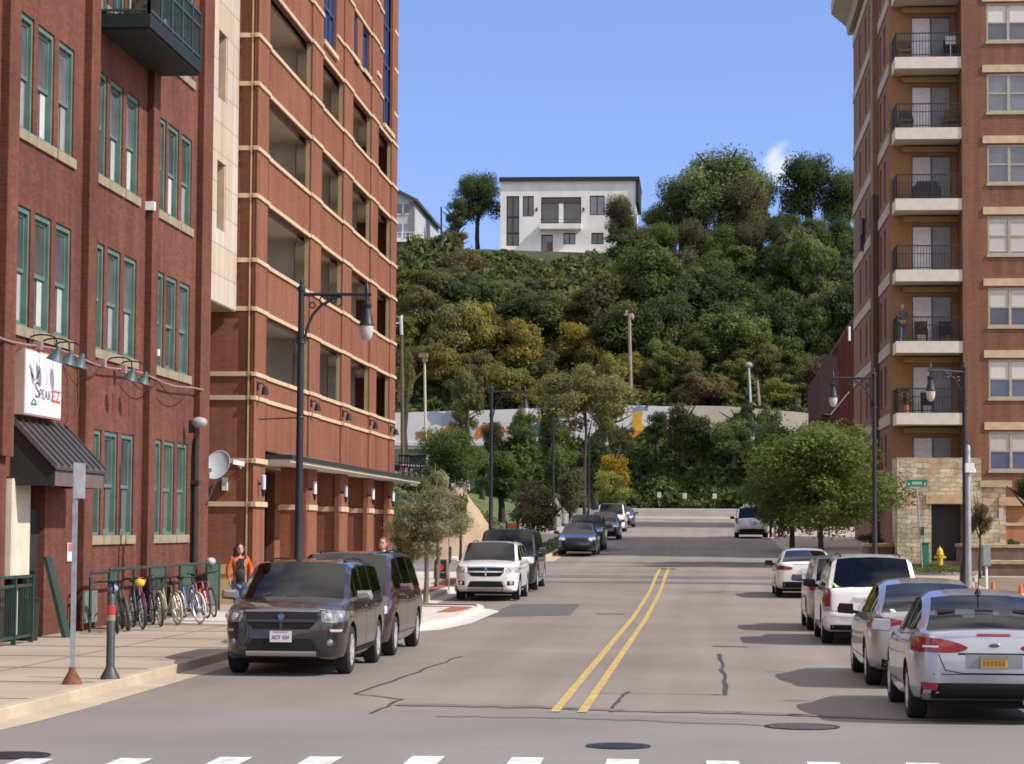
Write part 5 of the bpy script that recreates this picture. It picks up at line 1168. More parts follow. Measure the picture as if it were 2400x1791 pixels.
c.line('B', [(.05, 1.14), (-.35, 1.17)], .03, name='rear_wiper'); c.rect('window_sticker', 'B', -.70, -.58, 1.15, 1.21, mk('green_sticker', (.35, .62, .25), .6), off=.01, nu=4, nv=3)
c.doors([1.1, .05, -1.0], 1.06); c.handles([.2, -.85], .96, P_w); c.mirror(.95, 1.12, M['car_black']); c.rails(M['car_black'], .2, -1.9); c.place()

# grey SUV beyond it
P_g = paint('grey_paint', (.36, .355, .36), .6, .35)
c = Car('parked_car', 'grey compact SUV half hidden just beyond the white SUV on the right', 'suv', at_ground(3.24, 53.4), 0, suv_spec(P_g, L=4.4, W=1.82, H=1.62), 'cars parked along the right kerb')
c.both('taillight', 'B', [[(.92, 1.02), (.70, 1.0)], [(.92, .88), (.74, .90)]], M['lamp_red'], off=.013, thick=.03); c.rect('bumper_valance', 'B', -.78, .78, .34, .46, M['car_black'], off=.01); c.plate('B', 0, .82, .305, .152, M['plate_white'])
c.doors([1.1, .0, -1.0], 1.06); c.mirror(.95, 1.10, mk('mirror_blue', (.10, .11, .15), .3, metal=.3)); c.place()

# white sedan
c = Car('parked_car', 'white sedan with thin red tail lights, farthest in the right-hand row before the trees', 'car', at_ground(3.2, 73.4), 0, sedan_spec(P_w, L=4.85, W=1.85, H=1.44, cab=(1.2, .35, -.95, -1.95), win=[(.9, -.2), (-.28, -1.25), (-1.3, -1.55)]), 'cars parked along the right kerb')
c.both('taillight', 'B', [[(.93, .96), (.70, .95), (.42, .90)], [(.93, .83), (.70, .82), (.45, .84)]], M['lamp_red'], off=.012, thick=.03); c.rect('bumper_valance', 'B', -.72, .72, .30, .47, M['car_black'], off=.01); c.rect('trim_strip', 'B', -.4, .4, .985, 1.0, M['chrome'], off=.01); c.plate('B', 0, .80, .305, .152, M['plate_white'])
c.doors([1.2, 0, -1.2], .96); c.mirror(1.02, .99, M['car_black']); c.place()

# silver van far up the street
c = Car('parked_car', 'silver minivan with a roof box in the shade far up the right side', 'van', at_ground(2.95, 136.5), 0, suv_spec(paint('pale_silver', (.62, .63, .66), .3, .35), L=4.9, W=1.9, H=1.72, cab=(1.75, .85, -2.1, -2.38)), 'cars parked far up the street')
c.both('taillight', 'B', [[(.90, 1.1), (.76, 1.1)], [(.92, .8), (.78, .8)]], M['lamp_red'], off=.012, nu=6); c.rect('bumper_valance', 'B', -.8, .8, .3, .5, M['car_black'], off=.01); c.plate('B', 0, .85, .305, .152, M['plate_white']); c.mirror(1.2, 1.15, M['car_black'])
mb = MB(); mb.box((-.45, -1.6, 1.75), (.45, .2, 2.0)); mb.box((-.6, -1.3, 1.70), (.6, -1.24, 1.76)); mb.box((-.6, -.2, 1.70), (.6, -.14, 1.76)); c.part('roof_box', mb, M['white']); c.place()

# two crossover SUVs of the same shape facing the camera: charcoal one near, white one farther
def crossover(label, loc, p, group, near):
    L = 4.89
    c = Car('parked_car', label, 'suv', loc, math.pi, suv_spec(p, L=L, W=1.86, H=1.66, rf=.62, taper=(.10, .05), wr=.362, deck=[(L / 2, .90), (L / 2 - .10, .965), (L / 2 - .45, 1.04), (L / 2 - 1.15, 1.12), (0, 1.10), (-L / 2 + .3, 1.16), (-L / 2, 1.10)], bot=[(-L / 2, .36), (0, .22), (L / 2 - .3, .24), (L / 2, .30)], cab=(L / 2 - 1.05, L / 2 - 1.85, -L / 2 + .42, -L / 2 + .10)), group)
    c.patch('grille', 'F', [[(-.53, .93), (0, .94), (.53, .93)], [(-.51, .80), (0, .80), (.51, .80)], [(-.42, .70), (0, .69), (.42, .70)]], M['car_black'], off=.008, nu=18)
    gm = M['chrome'] if not near else mk('grille_bar', (.05, .05, .055), .35, metal=.5)
    for pts in ([(-.5, .82), (.5, .82)], [(0, .93), (0, .70)]): c.patch('grille_bar', 'F', [[(p_[0] - (.022 if pts[0][0] == 0 else 0), p_[1] + (.018 if pts[0][0] else 0)) for p_ in pts], [(p_[0] + (.022 if pts[0][0] == 0 else 0), p_[1] - (.018 if pts[0][0] else 0)) for p_ in pts]], gm, off=.018, nv=2)
    for z in (.755, .875): c.line('F', [(-.48, z), (.48, z)], .008, gm, name='grille_bar')
    c.patch('grille_surround', 'F', [[(-.56, .965), (0, .975), (.56, .965)], [(-.55, .935), (0, .945), (.55, .935)]], M['chrome'] if not near else mk('grille_edge', (.20, .19, .19), .3, metal=.6), off=.014)
    # small shield badge with horns
    h, _, _, _ = c.bvh.ray_cast(Vector((0, 5, .87)), Vector((0, -1, 0))); mb = MB(); mb.prism([(-.05, .905), (-.03, .915), (.03, .915), (.05, .905), (.042, .86), (0, .82), (-.042, .86)], 'y', h.y + .01, h.y + .03); c.part('badge', mb, mk('badge_%d' % near, (.10, .20, .32), .25, metal=.6, var=0))
    c.both('headlight', 'F', [[(.58, .955), (.72, .965), (.86, .955), (.915, .93)], [(.58, .87), (.74, .87), (.88, .86), (.93, .86)], [(.61, .80), (.74, .79), (.87, .80), (.92, .82)]], M['lamp_dark'] if near else M['lamp_clear'], off=.012, thick=.03)
    for sg in (-1, 1):
        for u in (.69, .82):
            h, _, _, _ = c.bvh.ray_cast(Vector((sg * u, 5, .875)), Vector((0, -1, 0))); mb = MB(); mb.lathe([(0, .03), (.035, .028), (.06, .015)], (sg * u, h.y, .875), 'y', 16); c.part('headlight_lens', mb, M['lamp_clear'], smooth=True)
    c.both('fog_recess', 'F', [[(.62, .56), (.80, .56)], [(.60, .44), (.80, .44)]], M['car_black'] if not near else p, off=.006, nu=8)
    for sg in (-1, 1):
        h, _, _, _ = c.bvh.ray_cast(Vector((sg * .71, 5, .5)), Vector((0, -1, 0))); mb = MB(); mb.lathe([(0, .03), (.04, .026), (.055, .01)], (sg * .71, h.y, .5), 'y', 16); c.part('fog_light', mb, M['lamp_dark'] if near else M['lamp_clear'], smooth=True)
    c.patch('lower_grille', 'F', [[(-.44, .555), (0, .56), (.44, .555)], [(-.50, .44), (0, .43), (.50, .44)], [(-.53, .385), (0, .38), (.53, .385)]], M['car_black'], off=.009, nu=18)
    c.rect('skid_plate', 'F', -.52, .52, .315, .375, mk('skid_%d' % near, (.42, .39, .35), .4, metal=.5, var=0), off=.016, thick=.03)
    c.both('bumper_crease', 'F', [[(.47, .58), (.53, .57)], [(.58, .40), (.62, .42)]], p, off=.014, nu=5, thick=.02)
    c.both('marker_light', 'F', [[(.70, .70), (.86, .69)], [(.72, .66), (.85, .655)]], mk('marker_%d' % near, (.50, .34, .36), .3, var=0) if near else p, off=.01, nu=6)
    if near:
        pl = c.plate('F', -.0, .59, .32, .16, M['plate_white'], 'ACY 154', M['ink'], .068); y = max(v.co.y for v in pl.data.vertices); mb = MB(); mb.box((-.11, y + .001, .645), (.11, y + .003, .664)); link('plate_strip', mb.mesh('plate_strip'), mk('plate_pink', (.5, .2, .25), .6), pl)
    c.doors([1.15, .1, -.95], 1.08); c.handles([.25, -.8], .98, p); c.mirror(1.12, 1.16, p if not near else mk('mirror_grey', (.26, .23, .22), .3, metal=.3)); c.rails(M['car_black'], .3, -1.9)
    for f in 'LR': c.rect('sill_trim', f, -1.0, 1.05, .30, .37, M['car_black'], off=.008, nu=12, nv=2)
    if near:
        c.rect('window_sticker', 'F', -.66, -.56, 1.235, 1.30, mk('inspection_sticker', (.40, .50, .50), .6), off=.008, nu=4, nv=3)
        h, n_, _, _ = c.bvh.ray_cast(Vector((-3, 1.28, 1.0)), Vector((1, 0, 0)))
    c.line('F', [(-.55, 1.17), (.1, 1.15)], .018, name='wiper'); c.line('F', [(.05, 1.155), (.6, 1.17)], .018, name='wiper')
    return c.place()
P_char = paint('charcoal_paint', (.030, .028, .030), .5, .25)
crossover('charcoal crossover SUV with a white front licence plate, nearest of the left-hand row', at_ground(-6.12, 36.65), P_char, 'cars parked along the left kerb', True)
crossover('white crossover SUV with a dark grille facing the camera beside the new kerb', at_ground(-6.1, 69.5), P_w, 'cars parked along the left kerb', False)

# maroon minivan behind the charcoal SUV
P_mar = paint('maroon_paint', (.055, .014, .018), .45, .28)
L = 5.1
c = Car('parked_car', 'maroon minivan parked right behind the charcoal SUV', 'van', at_ground(-6.18, 41.85), math.pi, suv_spec(P_mar, L=L, W=1.98, H=1.74, rf=.7, taper=(.14, .04), deck=[(L / 2, .74), (L / 2 - .15, .84), (L / 2 - .9, 1.08), (1.3, 1.13), (0, 1.08), (-L / 2 + .3, 1.12), (-L / 2, 1.06)], cab=(1.85, .75, -2.15, -2.42), win=[(1.35, .15), (.05, -1.05), (-1.15, -2.0)], wt=.74, wr=.345), 'cars parked along the left kerb')
c.both('headlight', 'F', [[(.55, .84), (.88, .86)], [(.58, .70), (.9, .74)]], M['lamp_clear'], off=.012, thick=.03); c.rect('grille', 'F', -.48, .48, .68, .80, M['car_black'], off=.008); c.rect('lower_grille', 'F', -.6, .6, .38, .5, M['car_black'], off=.008)
c.doors([1.2, .1, -1.1], 1.08); c.handles([.25, -.95], .96, P_mar); c.mirror(1.2, 1.15, mk('mirror_maroon', (.12, .085, .085), .3, metal=.3)); c.rails(M['car_black'], .3, -2.0); c.place()

# big black SUV behind the white crossover
P_blk = paint('black_paint', (.018, .019, .024), .4, .22)
L = 5.2
c = Car('parked_car', 'big black SUV parked right behind the white crossover', 'suv', at_ground(-6.15, 76.6), math.pi, suv_spec(P_blk, L=L, W=2.03, H=1.93, wr=.40, taper=(.07, .03), deck=[(L / 2, 1.0), (L / 2 - .1, 1.1), (1.3, 1.2), (0, 1.18), (-L / 2, 1.2)], cab=(1.45, .85, -2.25, -2.5), win=[(1.1, .1), (0, -1.0), (-1.1, -2.1)], spokes=6), 'cars parked along the left kerb')
c.both('headlight', 'F', [[(.66, 1.06), (.92, 1.06)], [(.66, .86), (.92, .88)]], M['lamp_clear'], off=.012, thick=.03); c.rect('grille', 'F', -.6, .6, .82, 1.06, M['chrome'], off=.008); c.rect('grille_bar', 'F', -.55, .55, .86, 1.02, M['car_black'], off=.014)
c.doors([1.2, .05, -1.05], 1.15); c.mirror(1.2, 1.28, P_blk); c.rails(M['car_black'], .3, -2.1)
for f in 'LR': c.rect('running_board', f, -1.1, 1.2, .34, .40, M['chrome'], off=.05, thick=.08, nv=2)
c.place()

# cars up the street on the left, all facing the camera
def facing(label, cat, x, Y, p, spec, hl=M['lamp_clear'], group='cars parked far up the street', hz=(.80, .66)):
    c = Car('parked_car', label, cat, at_ground(x, Y), math.pi, spec, group); W = spec['W']
    a, b = hz
    c.both('headlight', 'F', [[(W * .30, a), (W * .46, a + .02)], [(W * .31, b), (W * .47, b + .03)]], hl, off=.012, thick=.03, nu=8); c.rect('grille', 'F', -W * .26, W * .26, b - .02, a - .02, M['car_black'], off=.009); c.rect('lower_grille', 'F', -W * .36, W * .36, .30, .44, M['car_black'], off=.009)
    c.mirror(spec['cab'][0] - .3, spec['deck'] and 1.02 if cat == 'car' else 1.18, p); c.doors([1.1, 0, -1.0], .95 if cat == 'car' else 1.08); return c.place()
P_blue = paint('navy_paint', (.010, .015, .036), .3, .3); P_dk = paint('dark_grey_paint', (.03, .032, .04), .5, .28); P_dblue = paint('slate_blue_paint', (.022, .03, .05), .4, .28)
facing('dark blue sedan parked by the grass verge, first car past the side street', 'car', -5.42, 106.0, P_blue, sedan_spec(P_blue, W=1.76, H=1.42))
facing('dark grey crossover tucked behind the dark blue sedan', 'suv', -5.40, 113.0, P_dk, suv_spec(P_dk, L=4.5, W=1.84, H=1.66), hz=(.92, .76))
facing('slate blue hatchback with bright headlights in front of the far white SUV', 'car', -5.25, 130.2, P_dblue, sedan_spec(P_dblue, L=4.4, H=1.5))
facing('far white SUV with a dark windshield on the left kerb up the street', 'suv', -5.6, 150.0, P_w, suv_spec(P_w, L=4.8, W=1.9, H=1.78), hz=(.92, .76))
facing('bluish grey sedan farthest up the left kerb', 'car', -5.45, 166.0, P_dblue, sedan_spec(paint('blue_grey_paint', (.09, .095, .12), .5, .3)))

# grey pickup on the raised lot behind the tower
P_pk = paint('pickup_paint', (.13, .125, .13), .3, .45)
pt = atY(931, 1116, 150.0); L = 5.6
c = Car('pickup_truck', 'grey pickup truck on the raised parking lot behind the brick tower', 'truck', (-18.0, 152.2, 5.1), R(-40), dict(L=L, W=1.95, H=1.85, wr=.38, fa=1.85, ra=-1.6, paint=P_pk, deck=[(L / 2, .95), (L / 2 - .15, 1.05), (1.4, 1.15), (0, 1.12), (-L / 2, 1.18)], cab=(1.55, .95, -.35, -.6), win=[(1.2, .35), (.25, -.3)], wb=.93, wt=.76))
c.both('taillight', 'B', [[(.94, 1.12), (.82, 1.12)], [(.94, .78), (.82, .78)]], M['lamp_red'], off=.015, thick=.03, nu=5); c.rect('tailgate', 'B', -.78, .78, .72, 1.12, M['car_black'], off=.01); mb = MB(); mb.box((-.88, -L / 2 + .1, 1.19), (.88, -.65, 1.26)); c.part('bed_cover', mb, M['car_black'])
mb = MB(); mb.box((-.9, -L / 2 - .12, .5), (.9, -L / 2 + .03, .66)); c.part('bumper', mb, M['chrome']); c.place()
TYE = TY0 - .9
# ---------------------------------------------------------------- shop sign, awning and gooseneck lamps on the old building
sg_ = thing('shop_sign', 'white framed restaurant sign with grey sprigs and SPEAKEZ lettering on the brick wall', 'sign', (XO + .1, 43.7, 4.75))
y0, y1, z0, z1 = 41.85, 44.25, 4.17, 5.36; xf = XO + .20
mb = MB(); mb.box((XO + .01, y0, z0), (xf - .01, y1, z1)); mb.build('box', mk('sign_edge', (.42, .30, .26), .6, var=.1), sg_)
mb = MB(); mb.box((xf - .012, y0 + .05, z0 + .03), (xf + .004, y1 - .03, z1 - .03)); mb.build('panel', mk('sign_white', (.80, .79, .80), .5, var=0), sg_)
def sy(px): return y0 + (px - 215) / (865 - 215) * (y1 - y0)        # zoomed sign picture -> sign face
def sz(py): return z1 - .03 - (py - 230) / (1440 - 230) * (z1 - z0 - .06)
mb = MB()
def leafshape(a, b, w):
    p, q_ = Vector((sy(a[0]), sz(a[1]))), Vector((sy(b[0]), sz(b[1]))); d = q_ - p; n = Vector((-d.y, d.x)).normalized() * w; out = [(p.x, p.y)]
    for t, k in ((.25, .7), (.5, 1), (.75, .7)): v = p + d * t + n * k; out.append((v.x, v.y))
    out.append((q_.x, q_.y))
    for t, k in ((.75, .7), (.5, 1), (.25, .7)): v = p + d * t - n * k; out.append((v.x, v.y))
    mb.prism(out, 'x', xf + .004, xf + .008)
for a, b, w in (((375, 800), (270, 470), .07), ((380, 800), (480, 520), .05), ((370, 900), (300, 620), .06), ((405, 590), (405, 430), .055), ((378, 870), (430, 310), .012)): leafshape(a, b, w)
mb.build('sprig', mk('sprig_grey', (.22, .21, .27), .6), sg_)
mb = MB()
for a, b, w in (((590, 900), (590, 540), .11), ((815, 880), (825, 600), .06), ((370, 1150), (375, 860), .02)): leafshape(a, b, w)
mb.build('sprig', mk('sprig_pale', (.52, .50, .60), .6), sg_)
def signtext(txt, size, ya, yb, zc, m, zs=1.0):
    me = text_mesh(txt, size); vx = [v.co.x for v in me.vertices]; w = max(vx) - min(vx); o = link('lettering', me, m, sg_, (xf + .006 - wloc(sg_).x, (ya + yb) / 2 - wloc(sg_).y, zc - wloc(sg_).z)); o.rotation_euler = (R(90), 0, R(90)); o.scale = ((yb - ya) / w, zs, 1); return o
LGREY = mk('letter_grey', (.10, .09, .14), .6)
signtext('S', .42, sy(385), sy(462), sz(1000) + .02, LGREY, 1.0); signtext('PEAK', .26, sy(462), sy(672), sz(1035), LGREY, 1.0); signtext('EZ', .24, sy(694), sy(832), sz(1030), mk('letter_red', (.45, .06, .05), .6), 1.15)
mb = MB(); a, b, c_, d = sy(682), sy(845), sz(1145), sz(900)
for q4 in ((a, c_, a + .05, d), (a, c_, b, c_ + .025), (a, d - .02, b, d)): mb.box((xf + .004, q4[0], q4[1]), (xf + .009, q4[2], q4[3]))
mb.build('letter_box', mk('letter_red2', (.45, .12, .10), .6), sg_)
mb = MB(); mb.box((xf + .004, sy(455), sz(1190)), (xf + .007, sy(745), sz(1172))); mb.box((xf + .004, sy(520), sz(1222)), (xf + .007, sy(745), sz(1208))); mb.build('tagline', mk('tagline', (.60, .50, .52), .6), sg_)
mb = MB(); a = Vector((sy(365), sz(1140))); b = Vector((sy(318), sz(1250))); c_ = Vector((sy(412), sz(1250)))
for p, q_ in ((a, b), (b, c_), (c_, a)): mb.bar((xf + .007, *p), (xf + .007, *q_), .03, .012, up=(1, 0, 0))
mb.build('triangle_mark', M['street_green'], sg_)
def goose(y, label):
    t = thing('gooseneck_lamp', label, 'wall lamp', (XO, y, 5.5), group='green gooseneck lamps along the brick wall')
    mb = MB(); pts = [(XO, y, 5.56)] + [(XO + .27 - .27 * math.cos(a), y, 5.56 + .10 * math.sin(a)) for a in (R(25), R(60), R(90), R(125), R(155), R(180))] + [(XO + .55, y, 5.42)]
    mb.tube(pts, .016, 6); mb.lathe([(.05, 0), (.05, .03)], (XO, y, 5.56), 'x', 10); mb.build('arm', M['black_matte'], t, True)
    mb = MB(); mb.lathe([(.03, .11), (.05, .08), (.06, .02), (.165, -.15), (.155, -.165), (.05, -.01)], (0, 0, 0), n=18); rot = Matrix.Rotation(R(18), 3, 'Y'); mb.v = [tuple(rot @ Vector(v) + Vector((XO + .56, y, 5.33))) for v in mb.v]; mb.build('lamp_shade', mk('shade_teal%d' % len(bpy.data.objects), (.05, .095, .10), .5, var=.25, scale=4), t, True)
for y, lb in ((42.64, 'nearest of the three above the white sign'), (43.5, 'middle of the three above the white sign'), (44.3, 'farthest of the three above the white sign'), (48.3, 'nearer of the pair past the sign'), (49.4, 'farther of the pair past the sign')): goose(y, 'green gooseneck lamp on the brick wall, ' + lb)
aw = thing('entrance_awning', 'grey standing seam metal awning over the brick building entrance below the white sign', 'awning', (XO, 43.7, 3.4))
Yn, Yf, zt, zf, xo = 41.7, 45.2, 4.06, 3.18, XO + .85
mb = MB(); mb.prism([(XO + .0, zt), (xo, zf), (xo, zf + .05), (XO + .0, zt + .05)], 'y', Yn - .05, Yf + .05)
for k in range(9): y = Yn + (Yf - Yn) * k / 8; mb.prism([(XO, zt + .05), (xo, zf + .05), (xo, zf + .11), (XO, zt + .11)], 'y', y - .02, y + .02)
mb.build('roof', M['seam_metal'], aw)
mb = MB(); mb.prism([(XO + .002, zf - .28), (xo - .04, zf - .28), (xo - .04, zf), (XO + .002, zt)], 'y', Yn, Yn + .06); mb.build('side_panel', M['black_matte'], aw); mb = MB(); mb.prism([(XO + .002, zf - .28), (xo - .04, zf - .28), (xo - .04, zf), (XO + .002, zt)], 'y', Yf - .06, Yf); mb.build('side_panel', M['black_matte'], aw)
mb = MB(); mb.box((xo - .1, Yn + .06, zf - .28), (xo - .04, Yf - .06, zf - .005)); mb.build('fascia', mk('fascia', (.13, .095, .085), .7), aw)
t = thing('wall_notice', 'small red and white notice on the brick wall beside the ground floor windows', 'sign', (XO, 46.98, 1.7)); mb = MB()
pa, pb = atX(181, 1276, XO + .16), atX(200, 1316, XO + .16)
mb = MB(); mb.box((XO + .02, 45.5, 1.50), (XO + .035, 46.15, 1.86)); mb.build('board', M['white'], t); mb = MB(); mb.box((XO + .035, 45.53, 1.69), (XO + .039, 46.12, 1.85)); mb.build('red_panel', mk('notice_red', (.50, .12, .13), .6), t)
t = thing('floodlight', 'grey floodlight on the corner pier of the old brick building', 'wall lamp', (XO + .2, 57.3, 4.8)); p = atX(464, 990, XO + .35) + Vector((0, .9, 0))
mb = MB(); mb.ell((XO + .38, p.y, p.z), (.2, .16, .13), 12, 8); mb.build('housing', mk('flood_grey', (.36, .34, .33), .5), t, True); mb = MB(); mb.box((XO + .14, p.y - .05, p.z - .25), (XO + .3, p.y + .05, p.z + .05)); mb.build('bracket', M['iron'], t)
# satellite dish on a bent mast
dc = atY(509, 1092, 58.6); t = thing('satellite_dish', 'light grey satellite dish on a mast at the building corner', 'satellite dish', dc)
mb = MB(); prof = [(r_ * .40 / 8, .09 * (r_ / 8) ** 2) for r_ in range(9)]; prof += [(.405, .10), (.39, .102)]; mb.lathe(prof, (0, 0, 0), n=28); rot = Matrix.Rotation(R(28), 3, 'Y') @ Matrix.Rotation(R(72), 3, 'X'); mb.v = [tuple(rot @ Vector((v[0] * .74, v[1], v[2])) + dc) for v in mb.v]; mb.build('dish', mk('dish_grey', (.40, .42, .46), .5, var=.06), t, True)
mb = MB(); b0 = Vector((XO + .16, 56.7, dc.z - 1.0)); mb.tube([b0, b0.lerp(dc, .6) + Vector((.02, 0, -.15)), dc + Vector((0, .12, -.25)), dc + Vector((0, .1, 0))], .028, 8); mb.build('mast', M['iron'], t, True)
mb = MB(); f_ = dc + rot @ Vector((0, -.32, .5)); mb.tube([dc + rot @ Vector((0, -.4, .06)), f_], .014, 6); mb.box(tuple(f_ - Vector((.05, .05, .04))), tuple(f_ + Vector((.05, .05, .06)))); mb.build('receiver', M['galv'], t)
def wallbox(name, label, cat, px, py, px2, py2, m, d=.12):
    a = atY(px, py, TYE - .1); b = atY(px2, py2, TYE - .1); t = thing(name, label, cat, (a.x, TYE - .1, b.z)); mb = MB(); mb.box((a.x, TYE - .02 - d, b.z), (b.x, TYE - .02, a.z)); mb.build('case', m, t)
    mb = MB(); mb.box((a.x + .02, TYE - .03 - d, b.z + (a.z - b.z) * .45), (b.x - .02, TYE - .02 - d - .002, b.z + (a.z - b.z) * .55)); mb.build('cover', M['elec_grey'], t)
wallbox('meter_box', 'narrow white meter box under the satellite dish', 'utility box', 521, 1119, 533, 1150, M['blind'])
t = thing('security_camera', 'white security camera on the brick tower next to the satellite dish', 'camera', atY(559, 1088, TYE)); c_ = atY(559, 1088, TYE - .25)
mb = MB(); mb.bar(c_ + Vector((-.14, -.05, .06)), c_ + Vector((.14, .05, 0)), .13, .12); mb.build('housing', M['white'], t); mb = MB(); mb.tube([c_, c_ + Vector((.02, .24, -.1))], .03, 6); mb.build('bracket', M['white'], t)

# ---------------------------------------------------------------- posts, fence, bicycle racks
p = onG(169, 1604, .14); t = thing('sign_post', 'galvanized sign post with a rusty base and its parking plate seen edge-on', 'sign', p)
mb = MB(); mb.box((p.x - .028, p.y - .028, .2), (p.x + .028, p.y + .028, 3.02)); mb.build('post', M['galv'], t); mb = MB(); mb.lathe([(.14, 0), (.13, .03), (.05, .17), (.045, .22)], p, n=12); mb.build('base', M['rust'], t, True)
mb = MB(); rot = Matrix.Rotation(R(76), 3, 'Z'); mb.box((-.155, -.048, 0), (.155, -.034, .46)); mb.v = [tuple(rot @ Vector(v) + Vector((p.x + .01, p.y, 2.55))) for v in mb.v]; mb.build('sign_plate', M['galv'], t)
p = onG(258, 1592, .14); t = thing('bollard', 'dark steel post with a red reflective band and flared foot near the kerb', 'bollard', p)
mb = MB(); mb.lathe([(0, 0), (.135, 0), (.13, .03), (.075, .13), (.058, .17), (.055, 1.1), (.03, 1.14), (0, 1.14)], p, n=16); mb.build('post', mk('bollard_paint', (.045, .04, .042), .5, var=.2), t, True); mb = MB(); mb.lathe([(.0565, .86), (.0595, .865), (.0595, .98), (.0565, .985)], p, n=16); mb.build('reflective_band', M['red'], t)
mb = MB(); mb.lathe([(.0565, .78), (.0585, .785), (.0585, .85), (.0565, .855)], p, n=16); mb.build('reflective_band', mk('band_tan', (.28, .2, .15), .6), t)
t = thing('steel_fence', 'dark green steel fence panel beside the brick building entrance', 'fence', (-11.75, 39.5, .14)); mb = MB()
for y in (37.6, 38.6, 39.7, 40.75): mb.box((-11.79, y - .03, .14), (-11.71, y + .03, 1.33))
for z in (.24, 1.12, 1.28): mb.box((-11.77, 37.6, z), (-11.73, 40.75, z + .05))
mb.build('frame', M['dark_green'], t); mb = MB()
for k in range(30):
    y = 37.7 + k * .102; mb.box((-11.757, y - .009, .28), (-11.743, y + .009, 1.14))
mb.build('bars', M['dark_green'], t); mb = MB(); mb.box((-11.83, 40.0, .3), (-11.81, 40.12, 1.1)); mb.build('notice_strip', M['blind'], t)
p = onG(149, 1500, .14); t = thing('leaning_board', 'dark green board leaning on the brick pier between the entrance and the bike rack', 'board', (-11.9, 43.7, .14)); mb = MB()
mb.prism([(-11.66, .14), (-11.58, .14), (-11.98, 1.62), (-12.04, 1.62)], 'y', 43.35, 43.72); mb.build('board', M['dark_green'], t)
t = thing('bin', 'small black rubbish bin inside the entrance recess', 'bin', (-12.05, 42.3, .14)); mb = MB(); mb.lathe([(0, 0), (.16, 0), (.19, .7), (.17, .72), (.15, .6), (0, .55)], (-11.95, 42.2, .14), n=16); mb.build('body', M['black_matte'], t, True); mb = MB(); mb.lathe([(.2, .70), (.2, .75), (.1, .82), (0, .83)], (-11.95, 42.2, .14), n=16); mb.build('lid', M['black'], t, True)
t = thing('bike_rack', 'long dark green steel bike rack with solid panels along the brick wall', 'bike rack', (-11.75, 46, .14)); xk = -11.72
mb = MB()
for (a, b) in ((45.55, 47.0),): mb.tube([(xk, a, .14), (xk, a, 1.2), (xk, a + .08, 1.28), (xk, b - .08, 1.28), (xk, b, 1.2), (xk, b, .14)], .03, 8); mb.tube([(xk, a, 1.1), (xk, b, 1.1)], .022, 8)
for y in np.arange(47.6, 57.9, 1.45): mb.tube([(xk, y, .14), (xk, y, 1.32)], .03, 8)
mb.tube([(xk, 47, 1.32), (xk, 57.6, 1.32)], .03, 8); mb.tube([(xk, 47, .3), (xk, 57.6, .3)], .022, 8); mb.build('frame', M['dark_green'], t, True)
mb = MB(); mb.box((xk - .02, 47.05, .3), (xk + .02, 47.55, 1.28)); mb.build('panel', mk('rack_panel', (.035, .075, .055), .5, var=.2), t)
for y in (50.6, 53.5, 56.4): mb = MB(); mb.box((xk - .018, y, .34), (xk - .002, y + 1.3, 1.28)); mb.build('panel', bpy.data.materials['rack_panel'], t)
mb = MB()
for y in (45.75, 46.3): mb.box((xk - .2, y, .3), (xk - .16, y + .42, .92))
mb.build('notice_panel', mk('rack_board', (.16, .19, .165), .7, var=.2), t)

